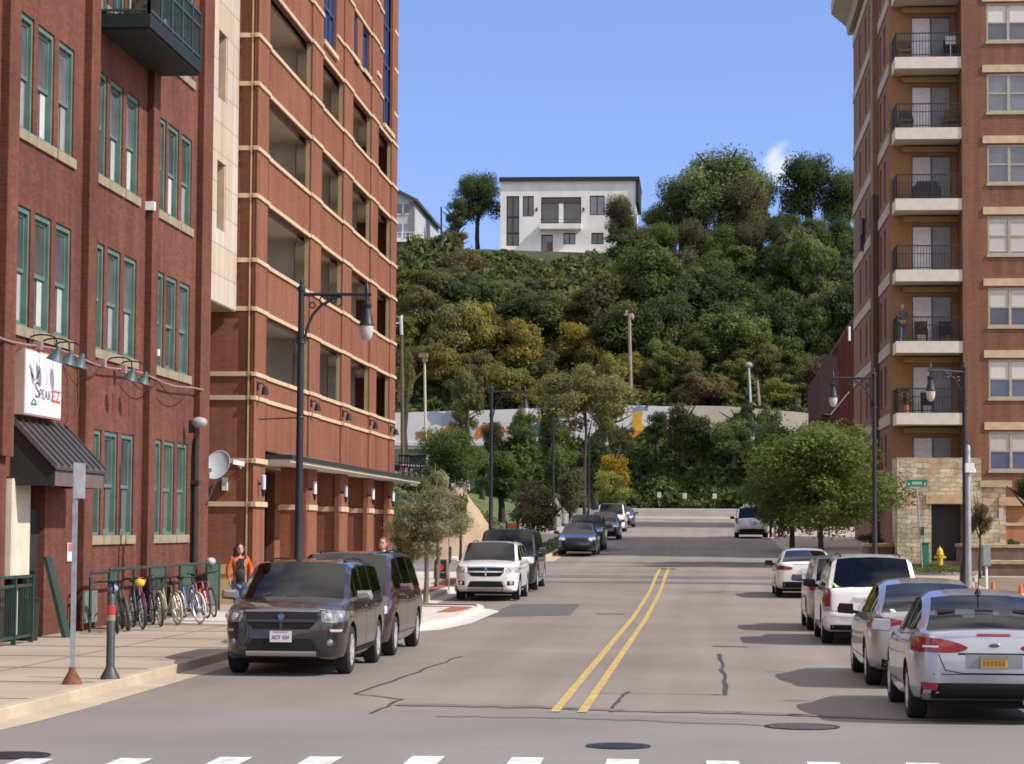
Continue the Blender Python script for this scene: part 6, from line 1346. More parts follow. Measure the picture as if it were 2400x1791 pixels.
# ---------------------------------------------------------------- bicycles
def bicycle(label, x, y, rz, col, lean=6, extra=None, tyre=(.03, .03, .03), rim=(.3, .3, .3), basket=False, fat=1.0):
    t = thing('bicycle', label, 'bicycle', (0, 0, 0), 0, 'bicycles parked at the rack'); fm = mk('bike_paint%d' % len(bpy.data.objects), col, .35, var=0, coat=.5); tm = mk('bike_tyre%d' % len(bpy.data.objects), tyre, .8, var=.1); rm = mk('bike_rim%d' % len(bpy.data.objects), rim, .35, metal=.6, var=0)
    r = .34; wb = 1.04
    for yy in (0, wb):
        w = bpy.data.objects.new('wheel', None); COL.objects.link(w); w.parent = t; w.location = (0, yy, r)
        mb = MB(); tr = .022 * fat; mb.lathe([(r - .0 + tr * math.cos(a) - tr, tr * math.sin(a)) for a in np.linspace(0, 2 * math.pi, 9)[:-1]], axis='x', n=32, closed=True); link('tyre', mb.mesh('tyre', True), tm, w)
        mb = MB(); mb.lathe([(r - .045, -.012), (r - .03, -.014), (r - .03, .014), (r - .045, .012)], axis='x', n=32, closed=True)
        for k in range(16): a = 2 * math.pi * k / 16; mb.bar((.015 * (-1) ** k, 0, 0), (0, math.cos(a) * (r - .04), math.sin(a) * (r - .04)), .005)
        mb.tube([(-.05, 0, 0), (.05, 0, 0)], .022, 8); link('rim', mb.mesh('rim'), rm, w)
    bb = Vector((0, .42, .28)); st = Vector((0, .27, .78)); hd = Vector((0, .80, .82)); hb = Vector((0, .83, .68)); ra = Vector((0, 0, r)); fa = Vector((0, wb, r))
    mb = MB(); tr = .017
    for a, b in ((bb, st), (st, hd), (bb, hb), (hd, hb)): mb.tube([a, b], tr, 8)
    for sx in (-.05, .05): mb.tube([ra + Vector((sx, 0, 0)), bb], .011, 6); mb.tube([ra + Vector((sx, 0, 0)), st], .010, 6); mb.tube([fa + Vector((sx, 0, 0)), hb + Vector((sx * .8, .02, -.02))], .013, 6)
    link('frame', mb.mesh('frame', True), fm, t)
    mb = MB(); mb.tube([st, st + Vector((0, -.04, .14))], .013, 6); mb.ell(st + Vector((0, -.06, .17)), (.075, .13, .03), 10, 6); link('saddle', mb.mesh('saddle', True), M['black_matte'], t)
    mb = MB(); top = hd + Vector((0, -.02, .16)); mb.tube([hd, top], .014, 6); mb.tube([top + Vector((-.29, -.10, .03)), top + Vector((-.2, .03, .02)), top, top + Vector((.2, .03, .02)), top + Vector((.29, -.10, .03))], .012, 6); link('handlebar', mb.mesh('handlebar', True), M['car_black'], t)
    mb = MB(); mb.lathe([(.09, -.06), (.095, -.065), (.095, -.055)], bb, 'x', 20)
    for sx in (-1, 1): q_ = bb + Vector((sx * .08, sx * .10, -sx * .13)); mb.bar(bb + Vector((sx * .07, 0, 0)), q_, .018); mb.box((q_.x + min(0, sx * .09), q_.y - .04, q_.z - .012), (q_.x + max(0, sx * .09), q_.y + .04, q_.z + .012))
    link('crank', mb.mesh('crank'), M['iron'], t)
    if basket: mb = MB(); o_ = top + Vector((0, .12, -.12)); [mb.bar(o_ + Vector(a), o_ + Vector(b), .012) for a, b in (((-.15, -.1, .12), (.15, -.1, .12)), ((-.15, .14, .12), (.15, .14, .12)), ((-.15, -.1, .12), (-.15, .14, .12)), ((.15, -.1, .12), (.15, .14, .12)), ((-.12, -.08, -.1), (.12, -.08, -.1)), ((-.12, .1, -.1), (.12, .1, -.1)))]; [mb.bar(o_ + Vector((x_, .14, .12)), o_ + Vector((x_ * .8, .1, -.1)), .008) for x_ in np.linspace(-.15, .15, 7)]; [mb.bar(o_ + Vector((x_, -.1, .12)), o_ + Vector((x_ * .8, -.08, -.1)), .008) for x_ in np.linspace(-.15, .15, 7)]; link('basket', mb.mesh('basket'), M['iron'], t)
    if extra: mb = MB(); mb.ell(hd + Vector((0, .14, .10)) if extra[1] == 'f' else st + Vector((0, -.2, .05)), (.11, .09, .085), 12, 8); link('bag' if extra[1] != 'f' else 'headlamp', mb.mesh('bag', True), mk('bike_bag%d' % len(bpy.data.objects), extra[0], .6), t)
    t.location = (x, y, .145); t.rotation_euler = (0, R(lean), R(rz))
B = lambda px, py: onG(px, py, .14)
for (px, py, rz, col, lean, lb, kw) in (
    (283, 1487, 196, (.03, .03, .04), 5, 'black bicycle with a bluish water bottle, nearest in the rack', dict(extra=((.28, .28, .55), 's'), fat=1.3)),
    (300, 1480, 200, (.06, .06, .05), 8, 'dark grey fat tyred bicycle next to the nearest one in the rack', dict(tyre=(.07, .065, .055), fat=1.7)),
    (325, 1477, 204, (.05, .06, .10), 4, 'navy bicycle with a yellow and orange handlebar light in the rack', dict(extra=((.62, .42, .04), 'f'))),
    (345, 1468, 198, (.35, .06, .14), 7, 'pink and black bicycle in the middle of the rack', dict(extra=((.62, .10, .03), 'f'))),
    (372, 1470, 202, (.03, .03, .03), 5, 'black bicycle with a front basket in the rack', dict(basket=True)),
    (392, 1466, 212, (.34, .34, .20), 6, 'olive bicycle with cream whitewall tyres in the rack', dict(tyre=(.55, .46, .34), rim=(.5, .4, .3))),
    (437, 1464, 216, (.10, .17, .38), 6, 'light blue bicycle with white tyres in the rack', dict(tyre=(.60, .57, .52), rim=(.5, .5, .55))),
    (470, 1450, 208, (.42, .04, .045), 5, 'red bicycle near the far end of the rack', dict(tyre=(.06, .05, .05), rim=(.45, .3, .3))),
    (492, 1448, 205, (.36, .05, .08), 8, 'crimson bicycle at the far end of the rack by the tower', dict())):
    p = B(px, py); bicycle(lb, p.x - .35, p.y + 1.0, rz, col, lean, **kw)
t = thing('bike_helmet', 'small white helmet hanging on the rack above the red bicycle', 'helmet', (xk, 56.0, 1.32)); mb = MB(); mb.ell((xk + .05, 55.6, 1.36), (.12, .14, .09), 12, 8); mb.build('shell', M['globe'], t, True); mb = MB(); mb.tube([(xk + .05, 55.5, 1.3), (xk + .06, 55.6, 1.15), (xk + .05, 55.7, 1.3)], .01, 5); mb.build('strap', M['black'], t)

# ---------------------------------------------------------------- street lamps
def lamp_proto():
    t = thing('street_lamp', 'x', 'street lamp', (0, 0, 0), 0, 'black street lamps along the street'); H = 6.88
    mb = MB(); mb.lathe([(0, 0), (.24, 0), (.24, .12), (.19, .2), (.16, .75), (.11, .95), (.095, 1.0), (.078, 3), (.062, H), (.08, H + .02), (.08, H + .1), (.03, H + .16), (.035, H + .24), (0, H + .3)], n=14); link('pole', mb.mesh('pole', True), M['iron'], t)
    mb = MB(); za = H - .05; mb.tube([(0, 0, za), (1.45, 0, za)], .038, 8)
    pts = [(.08, 0, za - .95), (.12, 0, za - .7), (.24, 0, za - .42), (.42, 0, za - .22), (.66, 0, za - .1), (.82, 0, za - .03)]; mb.tube(pts, .03, 6)
    for c_, r_ in (((.47, za - .12), .09), ((.66, za - .06 - .05), .07), ((.23, za - .22), .06)): mb.tube([(c_[0] + r_ * math.cos(a), 0, c_[1] + r_ * math.sin(a)) for a in np.linspace(0, 2 * math.pi, 11)], .017, 5)
    mb.tube([(.82, 0, za - .03), (.84, 0, za - .2), (.76, 0, za - .26)], .02, 5); mb.lathe([(.1, -.06), (.085, .0), (.1, .06)], (0, 0, za - .95), n=12); link('arm', mb.mesh('arm', True), M['iron'], t)
    mb = MB(); x = 1.36; LK = .86; mb.lathe([(a_ * LK, b_ * LK) for a_, b_ in [(0, .34), (.012, .3), (.03, .18), (.045, .16), (.045, -.06), (.035, -.12), (.05, -.2), (.12, -.22), (.12, -.3), (.09, -.34), (.10, -.42), (.135, -.52), (.155, -.66), (.185, -.72), (.185, -.75), (0, -.75)]], (x, 0, za + .0), n=18); l_ = link('lantern', mb.mesh('lantern', True), M['iron'], t)
    mb = MB(); mb.lathe([(a_ * LK, b_ * LK) for a_, b_ in [(.165, -.755), (.165, -.86), (.145, -.98), (.10, -1.08), (.05, -1.12), (0, -1.13)]], (x, 0, za), n=18); link('globe', mb.mesh('globe', True), M['globe'], l_)
    return t
lp0 = lamp_proto(); used = False
def lamp(x, Y, rz, label, dz=.14):
    global used
    o = lp0 if not used else copy_tree(lp0); used = True
    o.location = (x, Y, zr(Y) + dz); o.rotation_euler = (0, 0, R(rz)); o['label'] = label
    return o
def lx(px, Y): return atY(px, 1250, Y).x
lamp(lx(700, 47.6), 47.6, 0, 'tall black street lamp beside the charcoal SUV, nearest on the left')
lamp(lx(1150, 94), 94, 0, 'black street lamp behind the black SUV on the left'); lamp(lx(1296, 146), 146, 0, 'black street lamp beyond the dark small trees on the left'); lamp(lx(1380, 184), 184, 0, 'farthest black street lamp on the left, in the shadow of the tall olive tree')
lamp(lx(2050, 79), 79, 180, 'tall black street lamp in front of the brown apartment block'); lamp(lx(2262, 74), 74, 215, 'black street lamp beside the galvanized pole near the stone doorway'); lamp(lx(1812, 160), 160, 180, 'far black street lamp rising out of the street trees on the right')
t = thing('wire_banner_arm', 'thin black banner rod sticking out from the nearest left street lamp', 'rod', atY(660, 984, 47.6)); mb = MB(); a = atY(606, 983, 47.6); b = atY(703, 979, 47.6); mb.tube([a, b], .014, 6); mb.build('rod', M['iron'], t); mb = MB(); mb.lathe([(.07, -.03), (.09, 0), (.07, .03)], b, n=10); mb.build('clamp', M['iron'], t)
# galvanized pole with white camera, hydrant, signs, cabinet
Yp = 72.0; a = atY(2272, 1358, Yp); b = atY(2264, 1050, Yp); t = thing('utility_post', 'tall grey galvanized post with a white camera box near the stone doorway', 'post', a)
mb = MB(); mb.lathe([(0, -.5), (.095, -.5), (.085, 1), (.075, b.z - a.z), (.05, b.z - a.z + .08), (0, b.z - a.z + .1)], (a.x - .02, Yp, a.z), n=14); mb.build('post', M['galv'], t, True); c_ = atY(2270, 1098, Yp - .15); mb = MB(); mb.box((c_.x - .1, Yp - .32, c_.z - .12), (c_.x + .16, Yp - .08, c_.z + .16)); mb.ell((c_.x + .1, Yp - .2, c_.z - .08), (.12, .12, .1), 10, 6); mb.build('camera_box', M['white'], t)
p = onG(2203, 1333, .14); hy = thing('fire_hydrant', 'yellow fire hydrant on the grass in front of the stone doorway', 'hydrant', p); k = .78 / .75
mb = MB(); mb.lathe([(0, 0), (.17, 0), (.17, .05), (.115, .06), (.11, .5), (.155, .51), (.155, .55), (.13, .56), (.125, .64), (.09, .74), (.04, .78), (.035, .83), (0, .84)], p, n=20); mb.build('barrel', M['hyd_yellow'], hy, True)
for sx, sy_, r_ in ((-1, 0, .06), (1, 0, .06), (0, -1, .08)):
    mb = MB(); d = Vector((sx, sy_, 0)); mb.tube([p + Vector((0, 0, .42)) + d * .08, p + Vector((0, 0, .42)) + d * .2], r_, 12); mb.tube([p + Vector((0, 0, .42)) + d * .2, p + Vector((0, 0, .42)) + d * .24], r_ * .45, 8); mb.build('nozzle', M['hyd_yellow'], hy, True)
t = thing('street_name_sign', 'green street name sign on a thin pole before the stone wall', 'sign', onG(2171, 1320, .14)); Yq = 88.0; a = atY(2124, 1124, Yq); b = atY(2173, 1141, Yq)
mb = MB(); mb.box((a.x, Yq - .01, b.z), (b.x, Yq + .01, a.z)); mb.build('blade', M['street_green'], t); mb = MB(); w = b.x - a.x
for k in range(5): mb.box((a.x + w * (.28 + k * .1), Yq - .014, b.z + .08), (a.x + w * (.34 + k * .1), Yq - .011, a.z - .08))
mb.box((a.x + w * .08, Yq - .014, b.z + .06), (a.x + w * .16, Yq - .011, b.z + .14)); mb.box((a.x + w * .86, Yq - .014, b.z + .06), (a.x + w * .93, Yq - .011, b.z + .14)); mb.build('lettering', mk('sign_pale', (.45, .6, .55), .5), t)
mb = MB(); mb.tube([(atY(2149, 1141, Yq).x, Yq, b.z), (atY(2162, 1300, Yq).x, Yq, zr(Yq) + .1)], .03, 8); mb.build('pole', M['galv'], t); c_ = atY(2162, 1245, Yq - .05); mb = MB(); mb.box((c_.x - .06, Yq - .07, c_.z - .16), (c_.x + .06, Yq - .03, c_.z + .16)); mb.build('push_button', M['dark_green'], t)
c0, c1 = atY(2161, 1275, 90), atY(2177, 1306, 90); t = thing('rubbish_bin', 'dark green litter box beside the doorway of the stone wall', 'bin', (c0.x, 90, zr(90))); mb = MB(); mb.box((c0.x, 90, zr(90) + .14), (c1.x, 90.35, c0.z)); mb.build('body', M['street_green'], t); mb = MB(); mb.box((c0.x - .02, 89.98, c0.z), (c1.x + .02, 90.37, c0.z + .05)); mb.build('lid', M['dark_green'], t)
Ye = 66.0; a = atY(2302, 1276, Ye); b = atY(2321, 1327, Ye); t = thing('electrical_box', 'grey electrical box on a white post behind the champagne sedan', 'utility box', (a.x, Ye, zr(Ye))); mb = MB(); mb.box((a.x, Ye - .1, b.z), (b.x, Ye + .1, a.z)); mb.build('cabinet', M['elec_grey'], t); mb = MB(); mb.box((a.x + .02, Ye - .115, b.z + .03), (b.x - .02, Ye - .101, a.z - .03)); mb.build('door', M['elec_grey'], t)
mb = MB(); xm = (a.x + b.x) / 2; mb.tube([(xm, Ye, zr(Ye) - .1), (xm, Ye, b.z)], .038, 10); mb.build('post', M['white'], t, True)
def stake(px, py0, py1, Y, label, m, r_=.03):
    a = atY(px, py0, Y); t = thing('marker_stake', label, 'stake', (a.x, Y, zr(Y))); mb = MB(); mb.tube([(a.x, Y, zr(Y) - .05), (a.x, Y, a.z)], r_, 6); mb.build('stake', m, t); mb = MB(); mb.box((a.x - .04, Y - .045, a.z - .25), (a.x + .04, Y - .03, a.z - .05)); mb.build('flag', M['blind'], t)
stake(2288, 1343, 1380, 64, 'thin pale stake beside the white post of the electrical box', M['wood'])
stake(1002, 1345, 1385, 66.5, 'thin reddish stake on the new pavement by the pale tree', mk('stake_red', (.35, .12, .10), .7), .02)
def cone(px, py, Y, label):
    p = atY(px, py, Y); z = zr(Y) + .14; t = thing('traffic_cone', label, 'traffic cone', (p.x, Y, z), group='orange cones on the bare ground'); mb = MB(); mb.lathe([(.15, .03), (.035, .72), (.02, .73)], (p.x, Y, z), n=16); mb.build('body', M['orange'], t, True); mb = MB(); mb.box((p.x - .2, Y - .2, z), (p.x + .2, Y + .2, z + .035)); mb.build('base', M['black_matte'], t); mb = MB(); mb.lathe([(.103, .35), (.08, .5)], (p.x, Y, z), n=16); mb.build('stripe', M['globe'], t)
cone(2327, 1365, 61, 'orange traffic cone right of the electrical box post'); cone(2392, 1372, 59, 'orange traffic cone near the right edge of the picture')
t = thing('kerb_block', 'low pink stone block beside the yellow hydrant', 'block', onG(2225, 1326, .14)); p = onG(2228, 1327, .14); mb = MB(); mb.prism([(p.x - .45, p.z - .1), (p.x + .45, p.z - .1), (p.x + .4, p.z + .16), (p.x - .38, p.z + .2)], 'y', p.y, p.y + .5); mb.build('block', mk('pink_stone', (.28, .19, .17), .9, var=.2), t)
# sandwich board
Ya = 79.0; a = atY(1016, 1303, Ya); b = atY(1047, 1347, Ya); z = zr(Ya) + .15; t = thing('sandwich_board', 'black sandwich board with a red round emblem on the new pavement', 'sign', ((a.x + b.x) / 2, Ya, z)); h = .68; w = b.x - a.x
mb = MB(); mb.prism([(Ya, z), (Ya + .03, z), (Ya + .2, z + h), (Ya + .17, z + h)], 'x', a.x, b.x); mb.prism([(Ya + .4, z), (Ya + .37, z), (Ya + .2, z + h), (Ya + .23, z + h)], 'x', a.x, b.x); mb.build('frame', M['wood'], t)
def onb(u, v, d): return (a.x + w * u, Ya + .17 * v - d, z + h * v)
mb = MB(); mb.add([onb(.06, .06, .006), onb(.94, .06, .006), onb(.94, .96, .006), onb(.06, .96, .006)], [(0, 1, 2, 3)]); mb.build('board', M['black'], t)
mb = MB(); mb.add([onb(.5 + .27 * math.cos(k * .5236 + .2) * (1 if k % 2 else .82), .60 + .19 * math.sin(k * .5236 + .2) * (1 if k % 2 else .82), .012) for k in range(12)], [tuple(range(12))]); mb.build('emblem', M['red'], t); mb = MB(); mb.add([onb(.15, .33, .012), onb(.85, .33, .012), onb(.85, .37, .012), onb(.15, .37, .012)], [(0, 1, 2, 3)]); mb.build('lettering', M['elec_grey'], t)
# parking sign seen edge-on behind the white crossover
Yb = 72.5; a = atY(1053, 1255, Yb); t = thing('sign_post', 'thin parking sign post seen edge-on behind the white crossover', 'sign', (a.x, Yb, zr(Yb))); mb = MB(); mb.tube([(a.x, Yb, zr(Yb)), (a.x, Yb, a.z)], .025, 6); mb.build('post', M['galv'], t); mb = MB(); mb.box((a.x + .02, Yb - .14, a.z - .85), (a.x + .06, Yb + .14, a.z - .35)); mb.build('sign_plate', M['dark_metal'], t)
# barricade, small white marker signs, construction fence
Yc_ = 131.0; a = atY(1806, 1262, Yc_); b = atY(1836, 1282, Yc_); z = zr(Yc_) + .14; t = thing('barricade', 'dark barricade with red and white posts under the street trees', 'barrier', (a.x, Yc_, z))
for k in range(4): mb = MB(); xx = a.x + (b.x - a.x) * k / 3; mb.box((xx - .07, Yc_ - .05, z), (xx + .07, Yc_ + .05, z + .95)); mb.build('post', [M['black'], M['globe'], M['red'], M['globe']][k], t)
mb = MB(); mb.box((a.x, Yc_ + .06, z + .75), (b.x + .1, Yc_ + .1, z + .95)); mb.build('rail', M['black'], t)
for px, py, lb in ((1545, 1160, 'first'), (1605, 1162, 'second'), (1675, 1163, 'third')):
    Yw = 229.5; c_ = atY(px, py, Yw); t = thing('marker_sign', '%s from the left of three small white marker signs at the street end' % lb, 'sign', (c_.x, Yw, 4)); mb = MB(); mb.box((c_.x - .19, Yw - .02, c_.z - .25), (c_.x + .19, Yw + .02, c_.z + .25)); mb.build('panel', M['globe'], t); mb = MB(); mb.tube([(c_.x, Yw + .04, 3.8), (c_.x, Yw + .04, c_.z + .25)], .04, 6); mb.build('post', M['rust'], t); mb = MB(); mb.box((c_.x - .06, Yw - .03, c_.z - .18), (c_.x + .02, Yw - .021, c_.z + .16)); mb.build('digit', M['elec_grey'], t)
t = thing('safety_barrier', 'low orange safety barrier behind the black SUV by the sand pile', 'barrier', atY(1200, 1240, 112)); a = atY(1188, 1226, 112); b = atY(1212, 1248, 112); mb = MB(); mb.box((a.x, 112, b.z - .5), (b.x, 112.1, a.z)); mb.build('panel', mk('barrier_orange', (.50, .12, .06), .7), t); mb = MB(); mb.box((a.x - .06, 111.95, b.z - .8), (a.x, 112.15, a.z + .1)); mb.box((b.x, 111.95, b.z - .8), (b.x + .06, 112.15, a.z + .1)); mb.build('post', M['black_matte'], t)
# pale site hoarding left of the far parked cars
t = thing('site_fence', 'pale grey hoarding behind the dark small trees on the left', 'fence', (-11, 160, 2.2)); mb = MB(); a = atY(1302, 1240, 160); 
for k in range(7): x = -10.6 + .12 * k; Y = 136 + k * 7; mb.box((x, Y, zr(Y) + .1), (x + .06, Y + 6.8, zr(Y) + 1.9))
mb.build('panel', mk('hoarding', (.30, .31, .31), .8, var=.15, scale=.5), t); mb = MB()
for k in range(8): mb.box((-10.55 + .12 * k, 135.9 + 7 * k, zr(140 + 7 * k)), (-10.4 + .12 * k, 136 + 7 * k, zr(140 + 7 * k) + 2))
mb.build('post', M['galv'], t)
t = thing('warning_sign', 'small pink and white sign by the far parked cars', 'sign', (-7.2, 140, 2)); c_ = atY(1393, 1207, 140); mb = MB(); mb.box((c_.x - .3, 140, c_.z - .3), (c_.x + .3, 140.03, c_.z + .3)); mb.build('panel', mk('pink_sign', (.45, .28, .36), .6, col2=(.5, .5, .52), scale=2), t); mb = MB(); mb.tube([(c_.x, 140.06, zr(140)), (c_.x, 140.06, c_.z + .3)], .03, 6); mb.build('post', M['galv'], t)

# ---------------------------------------------------------------- tall poles at the foot of the bluff
def pole(px0, py0, px1, py1, Y, r0, label, m, top=None, cat='utility pole', name='utility_pole'):
    a = atY(px0, py0, Y); b = atY(px1, py1, Y); t = thing(name, label, cat, b); mb = MB(); mb.tube([b - Vector((0, 0, .5)), b.lerp(a, .5), a], [r0 * 1.15, r0, r0 * .85], 10); mb.build('pole', m, t, True); mb = MB()
    if top == 'cross': mb.box((a.x - .55, Y - .1, a.z - .2), (a.x + .35, Y + .1, a.z + .0)); mb.ell((a.x + .3, Y, a.z - .35), (.22, .2, .35), 10, 6); mb.ell((a.x - .3, Y, a.z + .15), (.12, .12, .2), 8, 6); mb.build('crossarm', mk('arm%d' % len(bpy.data.objects), (.34, .25, .23), .8), t)
    elif top == 'lamp': mb.box((a.x - .55, Y - .3, a.z), (a.x + .35, Y + .3, a.z + .45)); mb.box((a.x - .2, Y - .25, a.z - .45), (a.x + .3, Y + .25, a.z)); mb.build('lamp_head', mk('head%d' % len(bpy.data.objects), (.22, .13, .09), .7), t)
    elif top == 'head': mb.ell((a.x, Y, a.z + .2), (.4, .3, .3), 10, 6); mb.build('lamp_head', M['elec_grey'], t)
    elif top == 'insul': mb.tube([a, a + Vector((0, 0, .3))], r0 * .6, 8); mb.box((a.x - .9, Y - .06, a.z - .4), (a.x, Y + .06, a.z - .28)); mb.build('crossarm', M['white'], t)
pole(1475, 735, 1479, 955, 249, .19, 'tall weathered utility pole rising in front of the wooded bluff below the white house', M['pole_wood'], 'cross')
pole(995, 838, 998, 1045, 236, .13, 'cream lamp pole with a brown box head in front of the painted wall', mk('cream_pole', (.52, .46, .34), .7), 'lamp', 'lamp pole', 'lamp_pole')
pole(941, 748, 944, 1070, 200, .16, 'utility pole with a white top right beside the brick tower edge', mk('brown_pole', (.12, .085, .05), .9, var=.2), 'insul')
a = atY(940, 745, 199.7); b = atY(941, 785, 199.7); t = thing('pole_transformer', 'white cylinder fixed to the pole top beside the tower', 'transformer', b); mb = MB(); mb.tube([b, a], .13, 12); mb.build('tank', M['blind'], t, True); mb = MB(); mb.tube([a, a + Vector((-.4, 0, .1))], .03, 6); mb.build('bushing', M['blind'], t)
pole(1755, 860, 1760, 955, 247.6, .12, 'pale blue lamp pole above the beige wall', mk('pale_pole', (.36, .45, .50), .5), 'head', 'lamp pole', 'lamp_pole')
pole(1775, 893, 1781, 965, 248, .16, 'short wooden pole stub right of the pale blue lamp pole', M['pole_wood']); pole(1863, 923, 1868, 985, 247.8, .13, 'short black pole above the beige wall', M['black_matte']); pole(1904, 925, 1906, 975, 247.8, .07, 'thin grey green lamp pole at the right end of the beige wall', mk('green_pole', (.25, .36, .34), .6), 'head', 'lamp pole', 'lamp_pole')
pole(1034, 485, 1035, 598, 281, .12, 'dark thin pole on the bluff beside the grey house', M['black_matte'])
pole(1393, 780, 1394, 860, 262, .09, 'thin grey pole on the wooded slope left of the weathered utility pole', M['galv'])
# rooftop patio furniture at the far end of the tower canopy
pf = atY(900, 1106, 92.0); 
for k, (px, py, lb) in enumerate(((890, 1106, 'nearer'), (912, 1106, 'middle'), (955, 1122, 'farthest'))):
    Y = 91.3 + k * .8; c_ = atY(px, py, Y); z = 4.14; t = thing('patio_chair', 'black metal chair on the flat canopy at the tower corner, %s of three' % lb, 'chair', (XT + .35, Y, z), group='black chairs on the canopy'); x = XT + .3 + .12 * k; mb = MB(); mb.box((x - .22, Y - .22, z + .38), (x + .22, Y + .22, z + .42)); mb.build('seat', M['black'], t); mb = MB(); [mb.box((x - .2 + j * .1, Y + .2, z + .42), (x - .17 + j * .1, Y + .23, z + .85)) for j in range(5)]; mb.box((x - .22, Y + .2, z + .8), (x + .22, Y + .23, z + .88)); mb.build('backrest', M['black'], t)
    for dx in (-.2, .2):
        for dy in (-.2, .2): mb = MB(); mb.bar((x + dx * 1.2, Y + dy * 1.2, z), (x + dx, Y + dy, z + .4), .03); mb.build('leg', M['black'], t)
# pile of sand behind the black SUV
Ym = 105.5; cpt = atY(1085, 1290, Ym); zb_ = gz(cpt.x, Ym) - .3; zt_ = atY(1078, 1136, Ym).z; t = thing('sand_pile', 'big tan sand pile behind the black SUV and the pale tree', 'pile', (cpt.x, Ym, zb_)); mb = MB(); n = 40; rings = 16; Rr = 2.75
rg = random.Random(5); ph = [rg.uniform(0, 6.28) for _ in range(6)]
for i in range(rings + 1):
    t_ = i / rings
    for k in range(n):
        a = 2 * math.pi * k / n; rr = Rr * t_ * (1 + .10 * math.sin(2 * a + ph[0]) + .06 * math.sin(5 * a + ph[1]) * t_); x = cpt.x - .2 + rr * math.cos(a) * (1 if math.cos(a) > 0 else 1.15); y = Ym + rr * math.sin(a); h_ = (zt_ - zb_) * (1 - t_) ** .92 if t_ > .06 else (zt_ - zb_) * .95
        mb.v.append((x, y, zb_ + h_ + rg.uniform(-.05, .05)))
for i in range(rings):
    for k in range(n): mb.f.append((i * n + k, i * n + (k + 1) % n, (i + 1) * n + (k + 1) % n, (i + 1) * n + k))
mb.f.append(tuple(range(n))); mb.build('heap', M['sand'], t, True)

# the two left-hand buildings and everything fixed to them were measured .9 m too far up the street
for o in list(COL.objects):
    if o.parent is None and (o in (old, tower) or o.name.split('.')[0] in ('balcony_chair', 'plant_pot', 'wall_spotlight', 'wall_lantern', 'shop_sign', 'gooseneck_lamp', 'entrance_awning', 'wall_notice', 'floodlight', 'leaning_board', 'bin', 'patio_chair', 'bike_rack')) and o.location.x < -9: o.location.y -= .9
# ---------------------------------------------------------------- people
SKIN = mk('skin', (.50, .29, .21), .55, var=.04)
def skinned(name, chains, m, parent, sub=1):
    """grow one smooth surface over joints: chains = list of [(point, radius), ...]; a chain may start at an existing point"""
    V = []; E = []; RR = []; idx = {}
    for ch in chains:
        prev = None
        for p, r_ in ch:
            key = tuple(round(x, 4) for x in p)
            if key not in idx: idx[key] = len(V); V.append(p); RR.append(r_ if isinstance(r_, tuple) else (r_, r_))
            i = idx[key]
            if prev is not None and prev != i: E.append((prev, i))
            prev = i
    me = bpy.data.meshes.new(name); me.from_pydata(V, E, []); o = bpy.data.objects.new(name, me); COL.objects.link(o)
    sk = o.modifiers.new('s', 'SKIN'); 
    for i, v in enumerate(me.skin_vertices[0].data): v.radius = RR[i]; v.use_root = (i == 0)
    sk.use_smooth_shade = True
    sb = o.modifiers.new('u', 'SUBSURF'); sb.levels = sub; sb.render_levels = sub
    me2 = bpy.data.meshes.new_from_object(o.evaluated_get(bpy.context.evaluated_depsgraph_get())); me2.name = name; bpy.data.objects.remove(o)
    me2.materials.clear(); me2.polygons.foreach_set('use_smooth', [True] * len(me2.polygons))
    return link(name, me2, m, parent)
